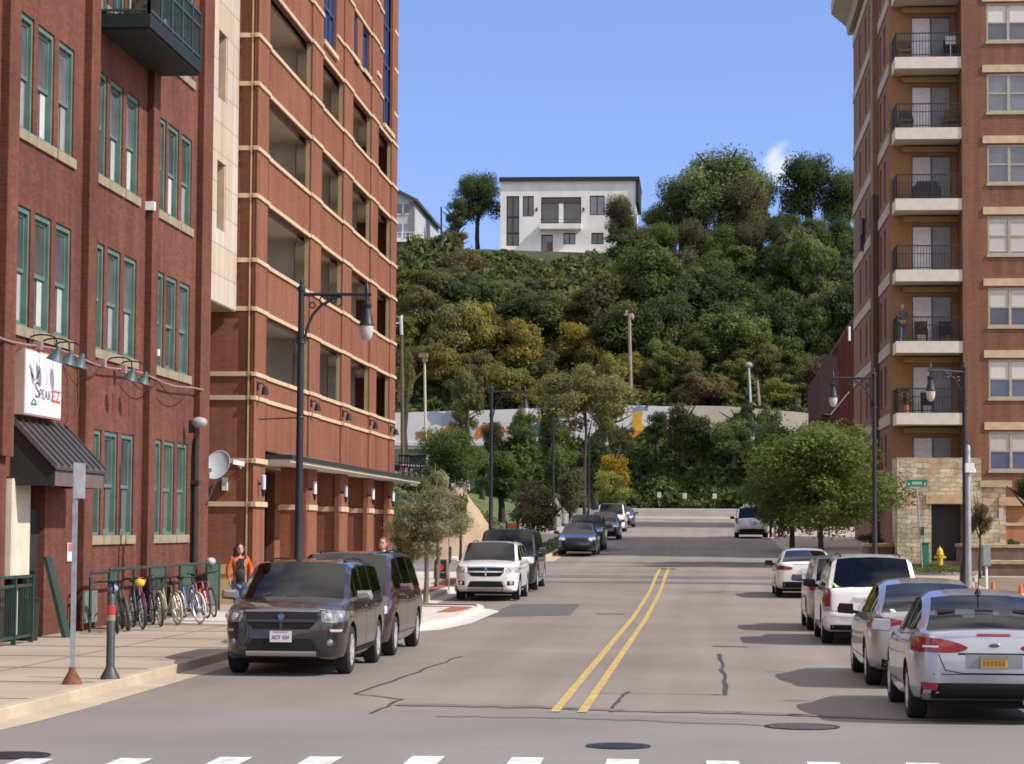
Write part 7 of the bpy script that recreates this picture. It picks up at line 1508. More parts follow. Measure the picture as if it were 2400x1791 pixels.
def person(label, loc, rz, H=1.68, top=(.1, .1, .1), legs=(.1, .12, .2), hair=(.012, .01, .01), long_hair=False, arms=None, stride=.12, front=None, shirt_mat=None, legmat=None, headturn=0, group=None):
    """facing +Y before rotation; arms = (left, right) elbow/hand offsets"""
    t = thing('person', label, 'person', (0, 0, 0), 0, group); k = H / 1.7
    def V(x, y, z): return (x * k, y * k, z * k)
    hip, waist, chest, neck = V(0, 0, .92), V(0, .01, 1.08), V(0, 0, 1.30), V(0, -.01, 1.45)
    arms = arms or (((.26, -.02, 1.14), (.25, .08, .92)), ((.26, -.02, 1.14), (.25, .08, .92)))
    ch = [[(hip, (.145 * k, .11 * k)), (waist, (.125 * k, .095 * k)), (chest, (.155 * k, .105 * k)), (neck, .055 * k), (V(0, .01, 1.50), .05 * k)]]
    tops = [[(hip, (.165 * k, .13 * k)), (waist, (.15 * k, .115 * k)), (chest, (.175 * k, .12 * k)), (V(0, -.01, 1.42), .075 * k)]]
    lg = []; hands = []
    for sg, (e, h) in zip((-1, 1), arms):
        sh, el, ha = V(sg * .17, 0, 1.39), V(sg * e[0], e[1], e[2]), V(sg * h[0], h[1], h[2]); m_ = tuple((a + b) / 2 for a, b in zip(el, ha))
        ch.append([(chest, (.155 * k, .105 * k)), (sh, .062 * k), (el, .042 * k), (ha, .030 * k)])
        tops.append([(chest, (.175 * k, .12 * k)), (sh, .082 * k), (el, .062 * k), (tuple(a + (b - a) * .9 for a, b in zip(el, ha)), .05 * k)]); hands.append((Vector(el), Vector(ha), sg))
        kn, an = V(sg * .09, .03 + sg * stride * .5, .5), V(sg * .085, sg * stride, .09)
        ch.append([(hip, (.145 * k, .11 * k)), (V(sg * .09, 0, .84), .088 * k), (kn, .058 * k), (an, .04 * k), (V(sg * .09, sg * stride + .13, .045), .032 * k)])
        lg.append([(hip, (.155 * k, .12 * k)), (V(sg * .092, 0, .82), .098 * k), (kn, .072 * k), (V(sg * .085, sg * stride, .11), .06 * k)])
    body = skinned('body', ch, SKIN, t)
    # head, face, hands are grown on to the same body mesh
    mb = MB(); hc = Vector(V(0, .025, 1.60)); mb.ell(hc, (.078 * k, .096 * k, .118 * k), 16, 12); mb.ell(hc + Vector((0, .045 * k, -.05 * k)), (.055 * k, .055 * k, .065 * k), 12, 8)
    mb.prism([(.085 * k, .02 * k), (.122 * k, -.02 * k), (.088 * k, -.028 * k)], 'x', -.014 * k, .014 * k); mb.v[-6:] = [(v[0], v[1] + hc.y, v[2] + hc.z) for v in mb.v[-6:]]
    for sg in (-1, 1): mb.ell(hc + Vector((sg * .08 * k, -.005, -.005)), (.014 * k, .025 * k, .034 * k), 8, 6)
    for el, ha, sg in hands:
        d = (ha - el).normalized(); side = d.cross(Vector((sg, .2, 0))).normalized(); n_ = d.cross(side); pc = ha + d * .045 * k; mb.ell(pc, (.022 * k, .035 * k, .045 * k), 10, 6)
        for f in range(4):
            b = ha + d * .075 * k + side * (f - 1.5) * .019 * k; ln = (.05, .062, .066, .055)[f] * k; c_ = n_ * -.25 * sg; mb.tube([b, b + (d + c_).normalized() * ln * .55, b + (d + c_ * .5).normalized() * ln * .55 + (d + c_ * 2.2).normalized() * ln * .45], [.009 * k, .0085 * k, .007 * k], 6)
        b = ha + d * .025 * k + side * .03 * k; mb.tube([b, b + (d * .6 + side).normalized() * .035 * k, b + (d + side * .7).normalized() * .062 * k], [.011 * k, .010 * k, .008 * k], 6)
    hm = mb.mesh('h', True); bm = bmesh.new(); bm.from_mesh(body.data); bm.from_mesh(hm); bm.to_mesh(body.data); bm.free(); body.data.polygons.foreach_set('use_smooth', [True] * len(body.data.polygons))
    mb = MB()
    for sg in (-1, 1): mb.ell(hc + Vector((sg * .032 * k, .088 * k, .012 * k)), (.014 * k, .008 * k, .008 * k), 8, 5); mb.box(tuple(hc + Vector((sg * .032 * k - .018 * k, .084 * k, .03 * k))), tuple(hc + Vector((sg * .032 * k + .018 * k, .094 * k, .036 * k))))
    link('eyes', mb.mesh('eyes'), M['car_black'], t); mb = MB(); mb.ell(hc + Vector((0, .094 * k, -.065 * k)), (.024 * k, .01 * k, .008 * k), 8, 5); link('mouth', mb.mesh('mouth'), mk('lips%d' % len(bpy.data.objects), (.35, .12, .11), .6, var=0), t)
    hmat = mk('hair%d' % len(bpy.data.objects), hair, .6, var=.2, scale=30); mb = MB(); mb.ell(hc + Vector((0, -.022 * k, .022 * k)), (.092 * k, .098 * k, .118 * k), 16, 10)
    if long_hair:
        for x_, y_, r_ in ((-.085, .0, .034), (-.07, -.06, .045), (0, -.085, .05), (.07, -.06, .045), (.085, .0, .034)):
            mb.tube([hc + Vector((x_ * k, y_ * k, .06 * k)), hc + Vector((x_ * 1.15 * k, (y_ - .01) * k, -.08 * k)), hc + Vector((x_ * 1.45 * k, (y_ + .0) * k, -.22 * k)), hc + Vector((x_ * 1.3 * k, (y_ + .015) * k, -.38 * k))], [r_ * k, r_ * 1.2 * k, r_ * 1.15 * k, r_ * .5 * k], 8)
    link('hair', mb.mesh('hair', True), hmat, t)
    skinned('jacket', tops, mk('jacket%d' % len(bpy.data.objects), top, .85, var=.15, scale=9), t)
    skinned('trousers', lg, mk('trousers%d' % len(bpy.data.objects), legs, .9, var=.15, scale=9), t)
    mb = MB()
    for sg in (-1, 1): mb.ell(V(sg * .09, sg * stride + .07, .045), (.05 * k, .135 * k, .05 * k), 12, 7)
    link('shoes', mb.mesh('shoes', True), M['black_matte'], t)
    if front:
        mb = MB(); mb.prism([(-.10 * k, .86 * k), (.10 * k, .86 * k), (.085 * k, 1.2 * k), (.045 * k, 1.40 * k), (-.045 * k, 1.40 * k), (-.085 * k, 1.2 * k)], 'y', .10 * k, .155 * k); link('shirt_front', mb.mesh('shirt_front'), mk('shirt%d' % len(bpy.data.objects), front, .9, var=.2, scale=9), t)
    t.location = loc; t.rotation_euler = (0, 0, rz); return t
p = atY(560, 1400, 50.0); w = person('woman with long black hair in an open orange jacket walking past the bike rack', (p.x, 50.0, .145), R(205), 1.66, top=(.42, .10, .022), legs=(.10, .13, .24), long_hair=True, front=(.02, .02, .03), arms=(((.27, -.04, 1.16), (.24, .12, .98)), ((.27, .02, 1.14), (.24, .10, .92))), stride=.16)
mb = MB(); mb.ell((.02, .17, 1.02), (.11, .06, .13), 12, 8); mb.tube([(-.12, .10, 1.4), (-.02, .16, 1.25), (.04, .17, 1.12)], .018, 6); b_ = link('shoulder_bag', mb.mesh('shoulder_bag', True), M['black_matte']); b_.location = w.location; b_.rotation_euler = w.rotation_euler; tag(b_, 'black bag held by the woman in the orange jacket', 'bag')
p = atY(897, 1400, 49.0); person('person in a pale blue shirt standing behind the maroon minivan', (p.x, 49.0, .155), R(170), 1.80, top=(.22, .27, .48), legs=(.06, .06, .08), hair=(.20, .05, .04))
s_ = SL[2]; p = atY(2106, 800, RY + .45); person('person in a grey jacket and blue jeans leaning on an apartment balcony railing', (XR + .42, RY + .75, s_), R(195), 1.66, top=(.10, .095, .085), legs=(.09, .11, .19), hair=(.14, .12, .13), arms=(((.27, .12, 1.18), (.20, .32, 1.10)), ((.27, .12, 1.18), (.14, .33, 1.10))), stride=.03)
t = thing('potted_plant', 'leafy potted plant on the lowest balcony above the stone wall', 'potted plant', (XR + .5, RY + .6, SL[1])); mb = MB(); mb.lathe([(0, 0), (.16, 0), (.2, .35), (.16, .34), (0, .3)], (XR + .5, RY + .6, SL[1]), n=14); mb.build('pot', M['brick_paver'], t, True); mb = MB()
for k in range(60):
    a = random.uniform(0, 6.28); r_ = random.uniform(.02, .3); c_ = Vector((XR + .5 + r_ * math.cos(a), RY + .6 + r_ * math.sin(a), SL[1] + random.uniform(.4, 1.1))); d1 = Vector((random.uniform(-1, 1), random.uniform(-1, 1), random.uniform(-.5, 1))).normalized() * .11; d2 = d1.cross(Vector((.3, .5, .8))).normalized() * .045; mb.add([c_ - d1, c_ + d2, c_ + d1, c_ - d2], [(0, 1, 2, 3)])
mb.build('leaves', leafmat('pot_leaf', (.05, .07, .02), (.10, .12, .03)), t)
# ---------------------------------------------------------------- trees and shrubs
LM = {'dark': leafmat('leaf_dark', (.040, .066, .024), (.110, .150, .048), .5), 'mid': leafmat('leaf_mid', (.062, .096, .028), (.175, .220, .062), .5), 'olive': leafmat('leaf_olive', (.105, .108, .042), (.240, .230, .085), .5),
      'yellow': leafmat('leaf_yellow', (.14, .13, .036), (.34, .275, .060), .5), 'lime': leafmat('leaf_lime', (.115, .13, .032), (.28, .285, .068), .5), 'russet': leafmat('leaf_russet', (.115, .090, .046), (.235, .18, .082), .5),
      'gold': leafmat('leaf_gold', (.27, .18, .018), (.56, .40, .04), .45), 'greygreen': leafmat('leaf_greygreen', (.22, .235, .11), (.46, .44, .26), .45), 'street': leafmat('leaf_street', (.044, .076, .018), (.140, .180, .042), .48), 'umber': leafmat('leaf_umber', (.080, .082, .042), (.175, .160, .076), .5), 'hilltop': leafmat('leaf_hilltop', (.080, .118, .048), (.205, .240, .092), .5)}
def crown_mesh(name, seed, n, leaf, lobes=22, spread=.62, lr=(.26, .46), squash=1.0, airy=.35):
    rng = np.random.default_rng(seed)
    d = rng.normal(size=(lobes, 3)); d /= np.linalg.norm(d, axis=1)[:, None]; c = d * (rng.random(lobes)[:, None] ** .45) * spread; r = rng.uniform(lr[0], lr[1], lobes)
    c[:, 2] *= squash
    li = rng.choice(lobes, n, p=r ** 2 / (r ** 2).sum()); u = rng.normal(size=(n, 3)); u /= np.linalg.norm(u, axis=1)[:, None]
    rad = r[li] * (1 - airy * rng.random(n) ** 1.6) * (1 + .10 * rng.normal(size=n)); p = c[li] + u * rad[:, None] * np.array([1, 1, .85])
    nn = u + rng.normal(size=(n, 3)) * .55 + np.array([.1, -.1, .25]); nn /= np.linalg.norm(nn, axis=1)[:, None]
    a = np.cross(nn, rng.normal(size=(n, 3))); a /= np.linalg.norm(a, axis=1)[:, None]; b = np.cross(nn, a)
    stray = rng.random(n) < .10; p[stray] += u[stray] * (rng.random(stray.sum())[:, None] * .16)
    s = leaf * rng.uniform(.45, 1.45, n)[:, None]; a = a * s; b = b * s * .62
    q4 = np.stack([p - a, p + b * .9 - a * .1, p + a, p - b * .9 - a * .1], axis=1).reshape(-1, 3)
    me = bpy.data.meshes.new(name); me.vertices.add(4 * n); me.vertices.foreach_set('co', q4.ravel()); me.loops.add(4 * n); me.loops.foreach_set('vertex_index', np.arange(4 * n)); me.polygons.add(n); me.polygons.foreach_set('loop_start', np.arange(0, 4 * n, 4)); me.polygons.foreach_set('loop_total', np.full(n, 4)); me.update(); me.validate()
    return me
def trunk_mesh(name, seed, h0=.55, limbs=6, r0=.045, bend=.04):
    rg = random.Random(seed); mb = MB(); pts = [Vector((0, 0, -.06))]
    for k in range(1, 6): pts.append(Vector((rg.uniform(-bend, bend), rg.uniform(-bend, bend), k / 5 * .8)))
    mb.tube(pts, [r0 * 1.35, r0, r0 * .85, r0 * .7, r0 * .5, r0 * .25], 8)
    for k in range(limbs):
        z = rg.uniform(h0 * .6, .72); i = min(4, int(z / .16)); b = pts[i].lerp(pts[i + 1], (z - i * .16) / .16); a = rg.uniform(0, 6.28); L_ = rg.uniform(.2, .34); e = b + Vector((math.cos(a) * L_, math.sin(a) * L_, rg.uniform(.1, .26))); m_ = b.lerp(e, .5) + Vector((0, 0, -.02)); mb.tube([b, m_, e], [r0 * .45, r0 * .3, r0 * .12], 6)
    return mb.mesh(name, True)
CR = [crown_mesh('crown', 10 + k, 11000, .045, lobes=[34, 40, 30, 44, 38, 28][k], spread=.70, lr=(.18, .36), airy=.55, squash=[1, 1.15, .85, 1.1, .95, 1.25][k]) for k in range(6)]
CR += [crown_mesh('crown', 30 + k, 8000, .040, lobes=30, spread=.74, lr=(.14, .30), airy=.6) for k in range(2)]      # airy ones
TR = [trunk_mesh('trunk', 60 + k) for k in range(4)]
def slot(o, m):
    if not o.data.materials: o.data.materials.append(m)
    o.material_slots[0].link = 'OBJECT'; o.material_slots[0].material = m
def tree(name, label, base, h, rx, rz_, col, ci, group=None, cz=None, bark='bark', cat='tree', crown=None, ry=None, trunk_r=1.0, wide=1.0):
    """crown centre at height cz above the base, crown half sizes rx, rz_"""
    t = thing(name, label, cat, base, random.uniform(0, 6.28), group); cz = cz if cz is not None else h - rz_
    tk = link('trunk', TR[ci % 4], None, t); slot(tk, M[bark]); tk.scale = (h * trunk_r, h * trunk_r, min(h, cz + rz_ * .6) / .8)
    co = link('crown', crown or CR[ci], None, t, (0, 0, cz)); slot(co, LM[col]); co.scale = (rx, ry or rx, rz_); return t
# --- the wooded bluff: every tree its own
COLN = {'dark': 'dark green', 'mid': 'mid green', 'olive': 'olive', 'yellow': 'yellowing', 'lime': 'yellow green', 'russet': 'russet', 'gold': 'golden', 'umber': 'dull'}
LANDM = [(945, 'beside the brick tower'), (1000, 'under the grey house'), (1065, 'under the lone hilltop tree'), (1130, 'left of the white house corner'), (1195, 'below the tall house window'), (1260, 'below the white house door'), (1325, 'below the white house balcony'), (1390, 'below the right house windows'), (1450, 'left of the weathered pole'), (1515, 'right of the weathered pole'), (1580, 'below the tallest hilltop tree'), (1640, 'left of the pale blue lamp pole'), (1700, 'below the gap in the hilltop'), (1770, 'above the pale blue lamp pole'), (1840, 'below the domed hilltop tree'), (1910, 'above the red brick building'), (1980, 'beside the apartment block')]
ROWN = ['at the bluff foot', 'low on the bluff', 'halfway up the bluff', 'high on the bluff', 'at the rim of the bluff']
rg = random.Random(21); seen = set()
def hilltree(px, Y, h, rx, col, ci, row, cx=1.0):
    x = atY(px, 800, Y).x; z = gz(x, Y); lim = 650 if 1095 < px < 1425 else (620 if px <= 1095 else 0)
    if lim: h = min(h, atY(px, lim, Y).z - z + .3); rx = min(rx, h * .62)
    if h < 1.4: return
    lm = min(LANDM, key=lambda a: abs(a[0] - px))[1]; lb = '%s%s tree %s, %s' % ('tall ' if h > rows[row][1] * 1.05 else 'low ' if h < rows[row][1] * .78 else '', COLN[col], ROWN[row], lm)
    if lb in seen: lb = 'smaller ' + lb
    seen.add(lb); return tree('hillside_tree', lb, (x, Y, z - .3), h, rx, h * .47, col, ci, 'trees covering the bluff')
def colour(px, row):
    r_ = rg.random()
    if row == 0: return 'olive' if r_ < .3 else 'yellow' if r_ < .45 else 'russet' if r_ < .65 else 'lime' if r_ < .8 else 'mid'
    if row == 1: return ('lime' if r_ < .38 else 'yellow' if r_ < .62 else 'olive' if r_ < .85 else 'mid') if px < 1420 else ('mid' if r_ < .45 else 'olive' if r_ < .65 else 'dark')
    if row == 2: return ('olive' if r_ < .3 else 'mid' if r_ < .55 else 'dark' if r_ < .68 else 'lime' if r_ < .9 else 'yellow') if px < 1420 else ('dark' if r_ < .5 else 'mid' if r_ < .85 else 'olive')
    if row == 3: return ('dark' if r_ < .45 else 'umber' if r_ < .75 else 'olive') if px < 1420 else ('dark' if r_ < .5 else 'mid' if r_ < .9 else 'umber')
    return ('mid' if r_ < .4 else 'dark' if r_ < .8 else 'umber')
rows = [(250.5, 5.0, 2.8), (256.5, 6.6, 3.5), (264, 7.2, 3.9), (272.5, 7.0, 3.8), (281.5, 5.8, 3.5)]
for ri, (Y, h, rx) in enumerate(rows):
    px = 905 + (ri % 2) * 28
    while px < 2040:
        Yj = Y + rg.uniform(-2.6, 2.6)
        skip = (ri == 4 and 1085 < px < 1420) or (ri == 3 and 1130 < px < 1390 and rg.random() < .25)
        hh = h * rg.uniform(.65, 1.3); 
        if ri == 3 and 1100 < px < 1420: hh *= .85
        if px > 1480 and ri >= 2: hh *= 1.12
        if not skip: hilltree(px, Yj, hh, rx * rg.uniform(.72, 1.25), colour(px, ri), rg.randrange(6), ri)
        px += 43 * rg.uniform(.8, 1.25)
# distinct trees
def pt(name, label, px, ptop, pbot, Y, rxpx, col, ci, cb=None, group=None, base_z=None, bark='bark', trunk_r=1.0, crown=None):
    """tree seen with its top at ptop, foot at pbot, crown bottom at cb, half width rxpx (picture pixels)"""
    top = atY(px, ptop, Y); b = atY(px, pbot, Y); z0 = b.z if base_z is None else base_z; cbz = atY(px, cb if cb else pbot, Y).z; h = top.z - z0; rzz = (top.z - cbz) / 2 * 1.05; return tree(name, label, (top.x, Y, z0), h, rxpx / F * Y, rzz, col, ci, group, cz=(top.z + cbz) / 2 - z0, bark=bark, trunk_r=trunk_r, crown=crown)
CH = crown_mesh('crown', 95, 24000, .026, lobes=46, spread=.74, lr=(.20, .36), airy=.5)
CA = crown_mesh('crown', 97, 14000, .028, lobes=60, spread=.84, lr=(.10, .24), squash=.8, airy=.7)
HT = 'trees along the top of the bluff'
for px, a, b, col, lb in ((1500, 520, 640, 'umber', 'dull brown bush filling the gap right of the white house corner tree'), (1560, 515, 650, 'mid', 'green bush under the left shoulder of the hilltop trees'), (1625, 505, 650, 'umber', 'brown green bush under the tallest hilltop tree, left half'), (1690, 520, 655, 'mid', 'green bush under the tallest hilltop tree, right half'), (1760, 510, 650, 'umber', 'dull bush under the brownish olive hilltop tree'), (1830, 500, 650, 'dark', 'dark bush left of the domed hilltop tree'), (1905, 500, 650, 'mid', 'green bush under the domed hilltop tree'), (1970, 505, 650, 'dark', 'dark bush beside the apartment block at the bluff rim')): pt('hilltop_bush', lb, px, a, b, 283.5, 58, col, 1 + px % 5, b, 'bushes at the bluff rim', crown=CH)
pt('hilltop_tree', 'lone dark green tree standing left of the white house', 1122, 395, 592, 299, 72, 'dark', 6, 545, HT, trunk_r=.6, crown=CH)
pt('hilltop_tree', 'small dark tree leaning against the lone tree left of the white house', 1072, 455, 600, 296, 34, 'dark', 6, 560, HT); pt('hilltop_tree', 'reddish brown bushy tree between the grey house and the lone dark tree', 1068, 528, 625, 284, 38, 'russet', 7, 600, HT)
pt('hilltop_tree', 'brown green tree in front of the right corner of the white house', 1452, 448, 592, 284.5, 50, 'umber', 1, 585, HT, crown=CH); pt('hilltop_tree', 'dull green tree right of the white house roof edge', 1545, 470, 600, 291, 52, 'hilltop', 6, 600, HT, crown=CH)
pt('hilltop_tree', 'broad light green tree, tallest on the hilltop right of the white house', 1690, 335, 600, 290, 135, 'hilltop', 3, 600, HT, crown=CH); pt('hilltop_tree', 'rounded green tree forming the right shoulder of the tallest hilltop tree', 1772, 385, 600, 292, 66, 'hilltop', 2, 600, HT, crown=CH); pt('hilltop_tree', 'olive green tree forming the left shoulder of the tallest hilltop tree', 1600, 400, 600, 293, 85, 'hilltop', 0, 600, HT, crown=CH); pt('hilltop_tree', 'brownish olive tree in front of the tallest hilltop tree', 1752, 400, 590, 286, 62, 'umber', 5, 590, HT, crown=CH)
pt('hilltop_tree', 'dark domed tree at the right end of the hilltop', 1893, 347, 590, 292, 84, 'dark', 4, 545, HT, crown=CH); pt('hilltop_tree', 'dark green tree beside the apartment block on the hilltop', 1985, 385, 590, 291, 74, 'dark', 2, 560, HT, crown=CH); pt('hilltop_tree', 'low dark tree under the gap in the hilltop trees', 1845, 485, 600, 287, 60, 'dark', 7, 585, HT)
pt('hilltop_tree', 'dark green bushy tree at the bluff edge beside the brick tower', 965, 560, 720, 279, 62, 'mid', 2, 700, HT); pt('hilltop_tree', 'russet bushy tree at the bluff edge below the reddish one', 1090, 580, 730, 278.5, 72, 'russet', 1, 700, HT)
pt('hilltop_tree', 'dark conical tree on the bluff left of the weathered pole', 1520, 575, 800, 270, 70, 'dark', 5, 770, HT)
# street and middle distance trees
MD = 'trees in the middle distance'
pt('slender_tree', 'tall airy olive tree rising past the painted wall in the middle of the street end', 1372, 828, 1190, 204, 150, 'olive', 6, 1030, MD, base_z=3.0, trunk_r=.24, crown=CA); pt('slender_tree', 'feathery olive tree in front of the left part of the painted wall', 1098, 835, 1075, 222, 48, 'olive', 7, 990, MD, trunk_r=.5)
pt('slender_tree', 'thin feathery tree beside the brick tower in front of the bluff', 952, 780, 1060, 222, 26, 'olive', 7, 960, MD, trunk_r=.5)
pt('young_tree', 'golden yellow young tree at the left kerb up the street', 1440, 1044, 1195, 188, 46, 'gold', 7, 1150, MD, base_z=2.7, trunk_r=.5); pt('young_tree', 'yellow green young tree below the golden one', 1434, 1095, 1215, 178, 58, 'lime', 6, 1200, MD, base_z=2.5, trunk_r=.5)
pt('tree', 'bright green tree behind the sand pile on the left', 1178, 1048, 1200, 150, 66, 'street', 0, 1175, MD, base_z=2.8); pt('tree', 'big dark green tree at the raised lot beside the pickup truck', 1050, 990, 1170, 145.5, 96, 'mid', 4, 1165, MD, base_z=4.4, crown=CH); pt('tree', 'dark green tree between the painted wall and the bright green tree', 1130, 1030, 1150, 175, 60, 'dark', 2, 1130, MD, base_z=4.6)
pt('small_street_tree', 'dark small tree with a short trunk behind the black SUV', 1248, 1118, 1296, 117, 76, 'umber', 3, 1256, MD, base_z=zr(117) + .1, trunk_r=.8); pt('small_street_tree', 'dark brownish small tree next to the far street lamp on the left', 1340, 1092, 1255, 139, 48, 'umber', 5, 1205, MD, base_z=zr(139) + .1, trunk_r=.8)
for px, ptop, pb, Y, rp, col, ci, lb in ((1602, 935, 1085, 235, 52, 'umber', 3, 'brownish green tree where the painted wall meets the beige wall'), (1782, 985, 1090, 233, 58, 'dark', 5, 'dark tree in front of the right half of the beige wall'), (1320, 1040, 1190, 224, 60, 'mid', 1, 'mid green bushy tree at the foot of the tall airy olive tree'), (1085, 925, 1050, 240, 40, 'olive', 6, 'thin olive tree in front of the orange patches of the painted wall'), (1228, 945, 1060, 241, 44, 'mid', 3, 'mid green tree in front of the peach patch of the painted wall'), (1420, 905, 1075, 239, 52, 'olive', 7, 'loose olive tree beside the tall airy one at the painted wall'), (1398, 1000, 1190, 214, 58, 'dark', 2, 'dark bushy tree at the street end behind the golden tree'), (1300, 960, 1120, 228, 46, 'mid', 5, 'green tree filling in left of the tall airy olive trunk'), (1160, 975, 1090, 238, 40, 'umber', 4, 'dull leafy tree before the red patch of the painted wall'), (1738, 918, 1085, 237, 46, 'dark', 2, 'tall dark tree screening the middle of the beige wall'), (1800, 938, 1085, 238, 40, 'mid', 0, 'mid green tree screening the beige wall left of the black pole'), (1540, 955, 1060, 238, 36, 'dark', 6, 'dark tree in front of the white end of the painted wall'), (1640, 960, 1090, 234, 66, 'dark', 4, 'broad dark tree in front of the beige wall'), (1720, 975, 1090, 232, 62, 'mid', 1, 'mid green tree between the beige wall and the street trees'), (1460, 985, 1070, 236, 34, 'olive', 7, 'olive tree at the orange end of the painted wall'), (1222, 985, 1075, 238, 42, 'dark', 7, 'dark leafy tree before the blue patch of the painted wall'), (1595, 900, 1010, 250.5, 40, 'umber', 1, 'dark tree behind the beige wall'), (1500, 905, 975, 251, 44, 'olive', 3, 'brownish tree standing on top of the painted wall')): pt('tree', lb, px, ptop, pb, Y, rp, col, ci, pb - 8, MD)
# foreground trees, finer leaves
C1 = crown_mesh('crown', 91, 34000, .0215, lobes=60, spread=.80, lr=(.13, .31), squash=.95, airy=.6); C2 = crown_mesh('crown', 92, 30000, .0225, lobes=56, spread=.80, lr=(.13, .31), airy=.6)
ST = 'round street trees on the right pavement'
pt('street_tree', 'big round green street tree in front of the apartment block corner', 1925, 966, 1330, 95, 232, 'street', 0, 1275, ST, base_z=zr(95) + .14, crown=C1, trunk_r=.4); pt('street_tree', 'green street tree just left of and behind the big round one', 1856, 985, 1310, 113, 140, 'street', 1, 1262, ST, base_z=zr(113) + .14, crown=C2, trunk_r=.4); pt('street_tree', 'street tree farther up, at the left edge of the right-hand row', 1836, 1050, 1290, 134, 66, 'mid', 2, 1245, ST, base_z=zr(134) + .14, crown=C1, trunk_r=.4)
C3 = crown_mesh('crown', 93, 14000, .026, lobes=34, spread=.74, lr=(.16, .32), squash=1.15, airy=.55)
pt('young_tree', 'pale grey green young tree on the new pavement beside the white crossover', 1000, 1135, 1385, 65.5, 112, 'greygreen', 3, 1316, MD, base_z=zr(65.5) + .15, crown=C2, bark='bark_pale', trunk_r=.45); pt('young_tree', 'pale green leader tree growing up behind the pale young tree', 1024, 1088, 1330, 74, 44, 'greygreen', 6, 1235, MD, base_z=zr(74) + .15, bark='bark_pale', trunk_r=.4)
pt('young_tree', 'dark green bush with reddish leaves low beside the maroon minivan', 950, 1225, 1370, 67, 48, 'russet', 7, 1330, MD, base_z=zr(67) + .15, bark='bark_pale', trunk_r=.5); pt('young_tree', 'dark green young tree at the right edge of the sandwich board', 1080, 1135, 1300, 96, 26, 'mid', 7, 1250, MD, base_z=zr(96) + .1, trunk_r=.4)
pt('young_tree', 'thin young tree with a few red leaves in front of the stone wall', 2296, 1160, 1345, 82, 34, 'russet', 7, 1262, MD, base_z=zr(82) + .14, trunk_r=.35); pt('tree', 'dark tree reaching in at the right edge of the picture', 2432, 1098, 1320, 84, 66, 'dark', 1, 1195, MD, base_z=zr(84) + .14)
def shrub(px, ptop, pb, Y, rp, col, label, ci=2): return pt("shrub", label, px, ptop, pb, Y, rp, col, ci, pb + 4, "shrubs in the planters")
for px, a, b, Y, rp, col, lb in ((2372, 1258, 1284, 93, 20, 'dark', 'small round dark shrub in the planter by the orange brick'), (2350, 1308, 1332, 87, 40, 'umber', 'low dark shrub along the lower planter wall'), (2040, 1240, 1275, 100, 36, 'umber', 'dark shrub in the planter by the tall lamp post')): o = shrub(px, a, b, Y, rp, col, lb); o['category'] = 'shrub'
t = onG(2185, 1336, .15)
# --- ground cover: grass tuft by the hydrant, bushes on the bank, undergrowth on the bluff
def scatter(name, pts, size, m, label=None, seed=1, up=.6, asp=.55):
    rng = np.random.default_rng(seed); p = np.array(pts); n = len(p); nn = rng.normal(size=(n, 3)) + np.array([0, -.3, up]); nn /= np.linalg.norm(nn, axis=1)[:, None]; a = np.cross(nn, rng.normal(size=(n, 3))); a /= np.linalg.norm(a, axis=1)[:, None]; b = np.cross(nn, a); s = size * rng.uniform(.5, 1.4, n)[:, None]; a *= s; b *= s * asp
    q4 = np.stack([p - a, p + b, p + a, p - b], axis=1).reshape(-1, 3); me = bpy.data.meshes.new(name); me.from_pydata(q4.tolist(), [], [(4 * i, 4 * i + 1, 4 * i + 2, 4 * i + 3) for i in range(n)]); o = link(name, me, m); o['kind'] = 'stuff'
    if label: o['label'] = label
    return o
rg = random.Random(3); pts = []
for _ in range(2600):
    x, y = rg.gauss(t.x, .55), rg.gauss(t.y + .6, 1.6)
    if abs(x - t.x) < 1.2: pts.append((x, y, zr(y) + .16 + rg.random() * .10))
scatter('grass', pts, .07, LM['street'], 'patch of green grass round the yellow hydrant', 4, .1, .3)
pts = []; pts2 = []; pts3 = []
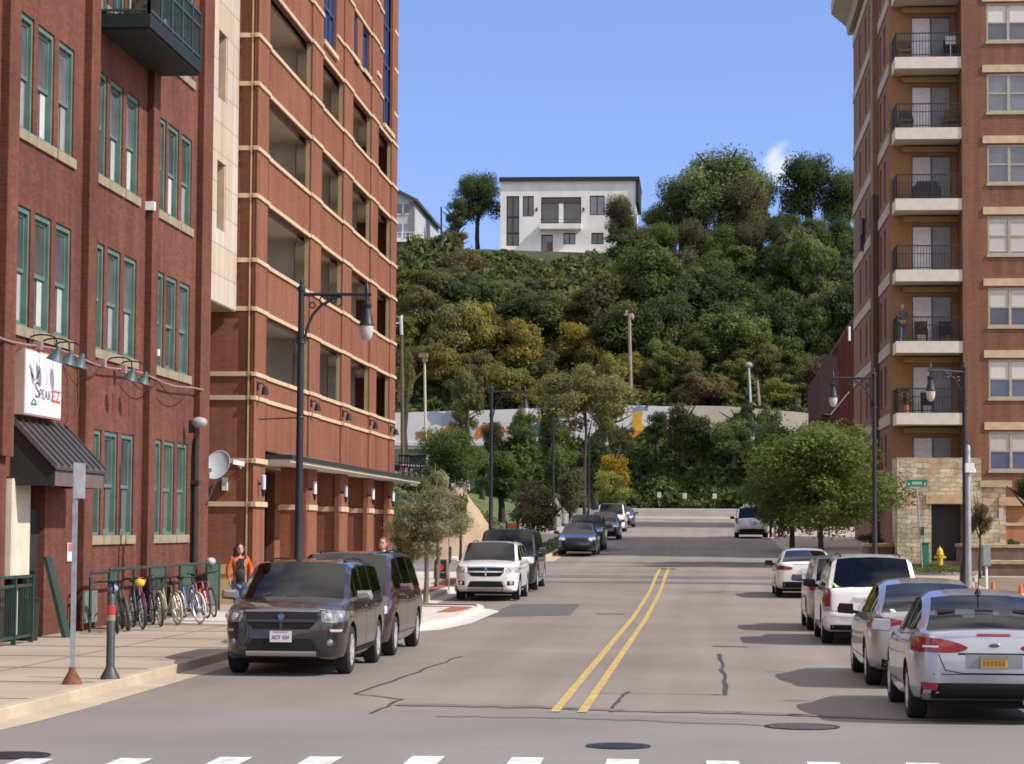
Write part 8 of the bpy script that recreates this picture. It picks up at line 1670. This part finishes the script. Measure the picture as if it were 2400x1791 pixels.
for _ in range(42000):
    x = rg.uniform(-36, 24); Y = rg.uniform(247.5, 287 if not -29 < x < -7 else 280.5); z = gz(x, Y); hgt = 2.0 * abs(math.sin(x * .9 + Y * .35) * math.sin(x * .31 - Y * .7 + 1)) + .15
    if Y > 271 and -29 < x < -7: hgt *= .3
    (pts if rg.random() < .6 else pts2).append((x, Y + rg.uniform(-.3, .3), z + rg.random() ** .6 * hgt))
scatter('undergrowth', pts, .42, LM['dark'], 'dark low growth covering the bluff between the trees', 8); scatter('undergrowth', pts2, .40, LM['olive'], 'olive low growth covering the bluff between the trees', 9)
pts = []; pts2 = []
for _ in range(30000):
    x = rg.uniform(-22, 16); Y = rg.uniform(229.5, 244.5); z = gz(x, Y); hgt = .5 + 2.1 * abs(math.sin(x * .55 + Y * .3) * math.sin(x * .23 - Y * .5 + 2))
    if x < -12 and Y > 240: hgt *= .3
    (pts if rg.random() < .55 + .3 * math.sin(x * .4 + Y * .3) else pts2).append((x, Y, z + rg.random() ** .6 * hgt))
scatter('bank_bushes', pts, .34, LM['street'], 'green bushes covering the bank below the painted wall', 10); scatter('bank_bushes', pts2, .34, LM['dark'], 'dark green bushes covering the bank below the painted wall', 11)
pts = []
for _ in range(5000):
    x = rg.uniform(-26, -12.5); Y = rg.uniform(118, 150); pts.append((x, Y, gz(x, Y) + rg.random() * .35))
scatter('weeds', pts, .16, LM['olive'], 'weeds on the slope below the raised lot', 12, .2, .35)
pts = []
for _ in range(3500):
    Y = rg.uniform(98.5, 200); x = rg.uniform(-7.8, -6.6); pts.append((x, Y, zr(Y) + .12 + rg.random() * .08))
scatter('grass', pts, .07, LM['street'], 'grass of the verge beside the far parked cars', 13, .1, .3)
# raised lot behind the tower
mb = MB(); mb.box((-60, 140, 4.7), (-17.3, 176, 5.10)); mb.build('parking_lot', M['asphalt_grey'])['kind'] = 'structure'
mb = MB(); mb.box((-60, 178, 5.0), (-17.5, 178.4, 6.9)); tag(mb.build('lot_wall', M['concrete']), 'low grey concrete wall behind the pickup truck', 'wall')
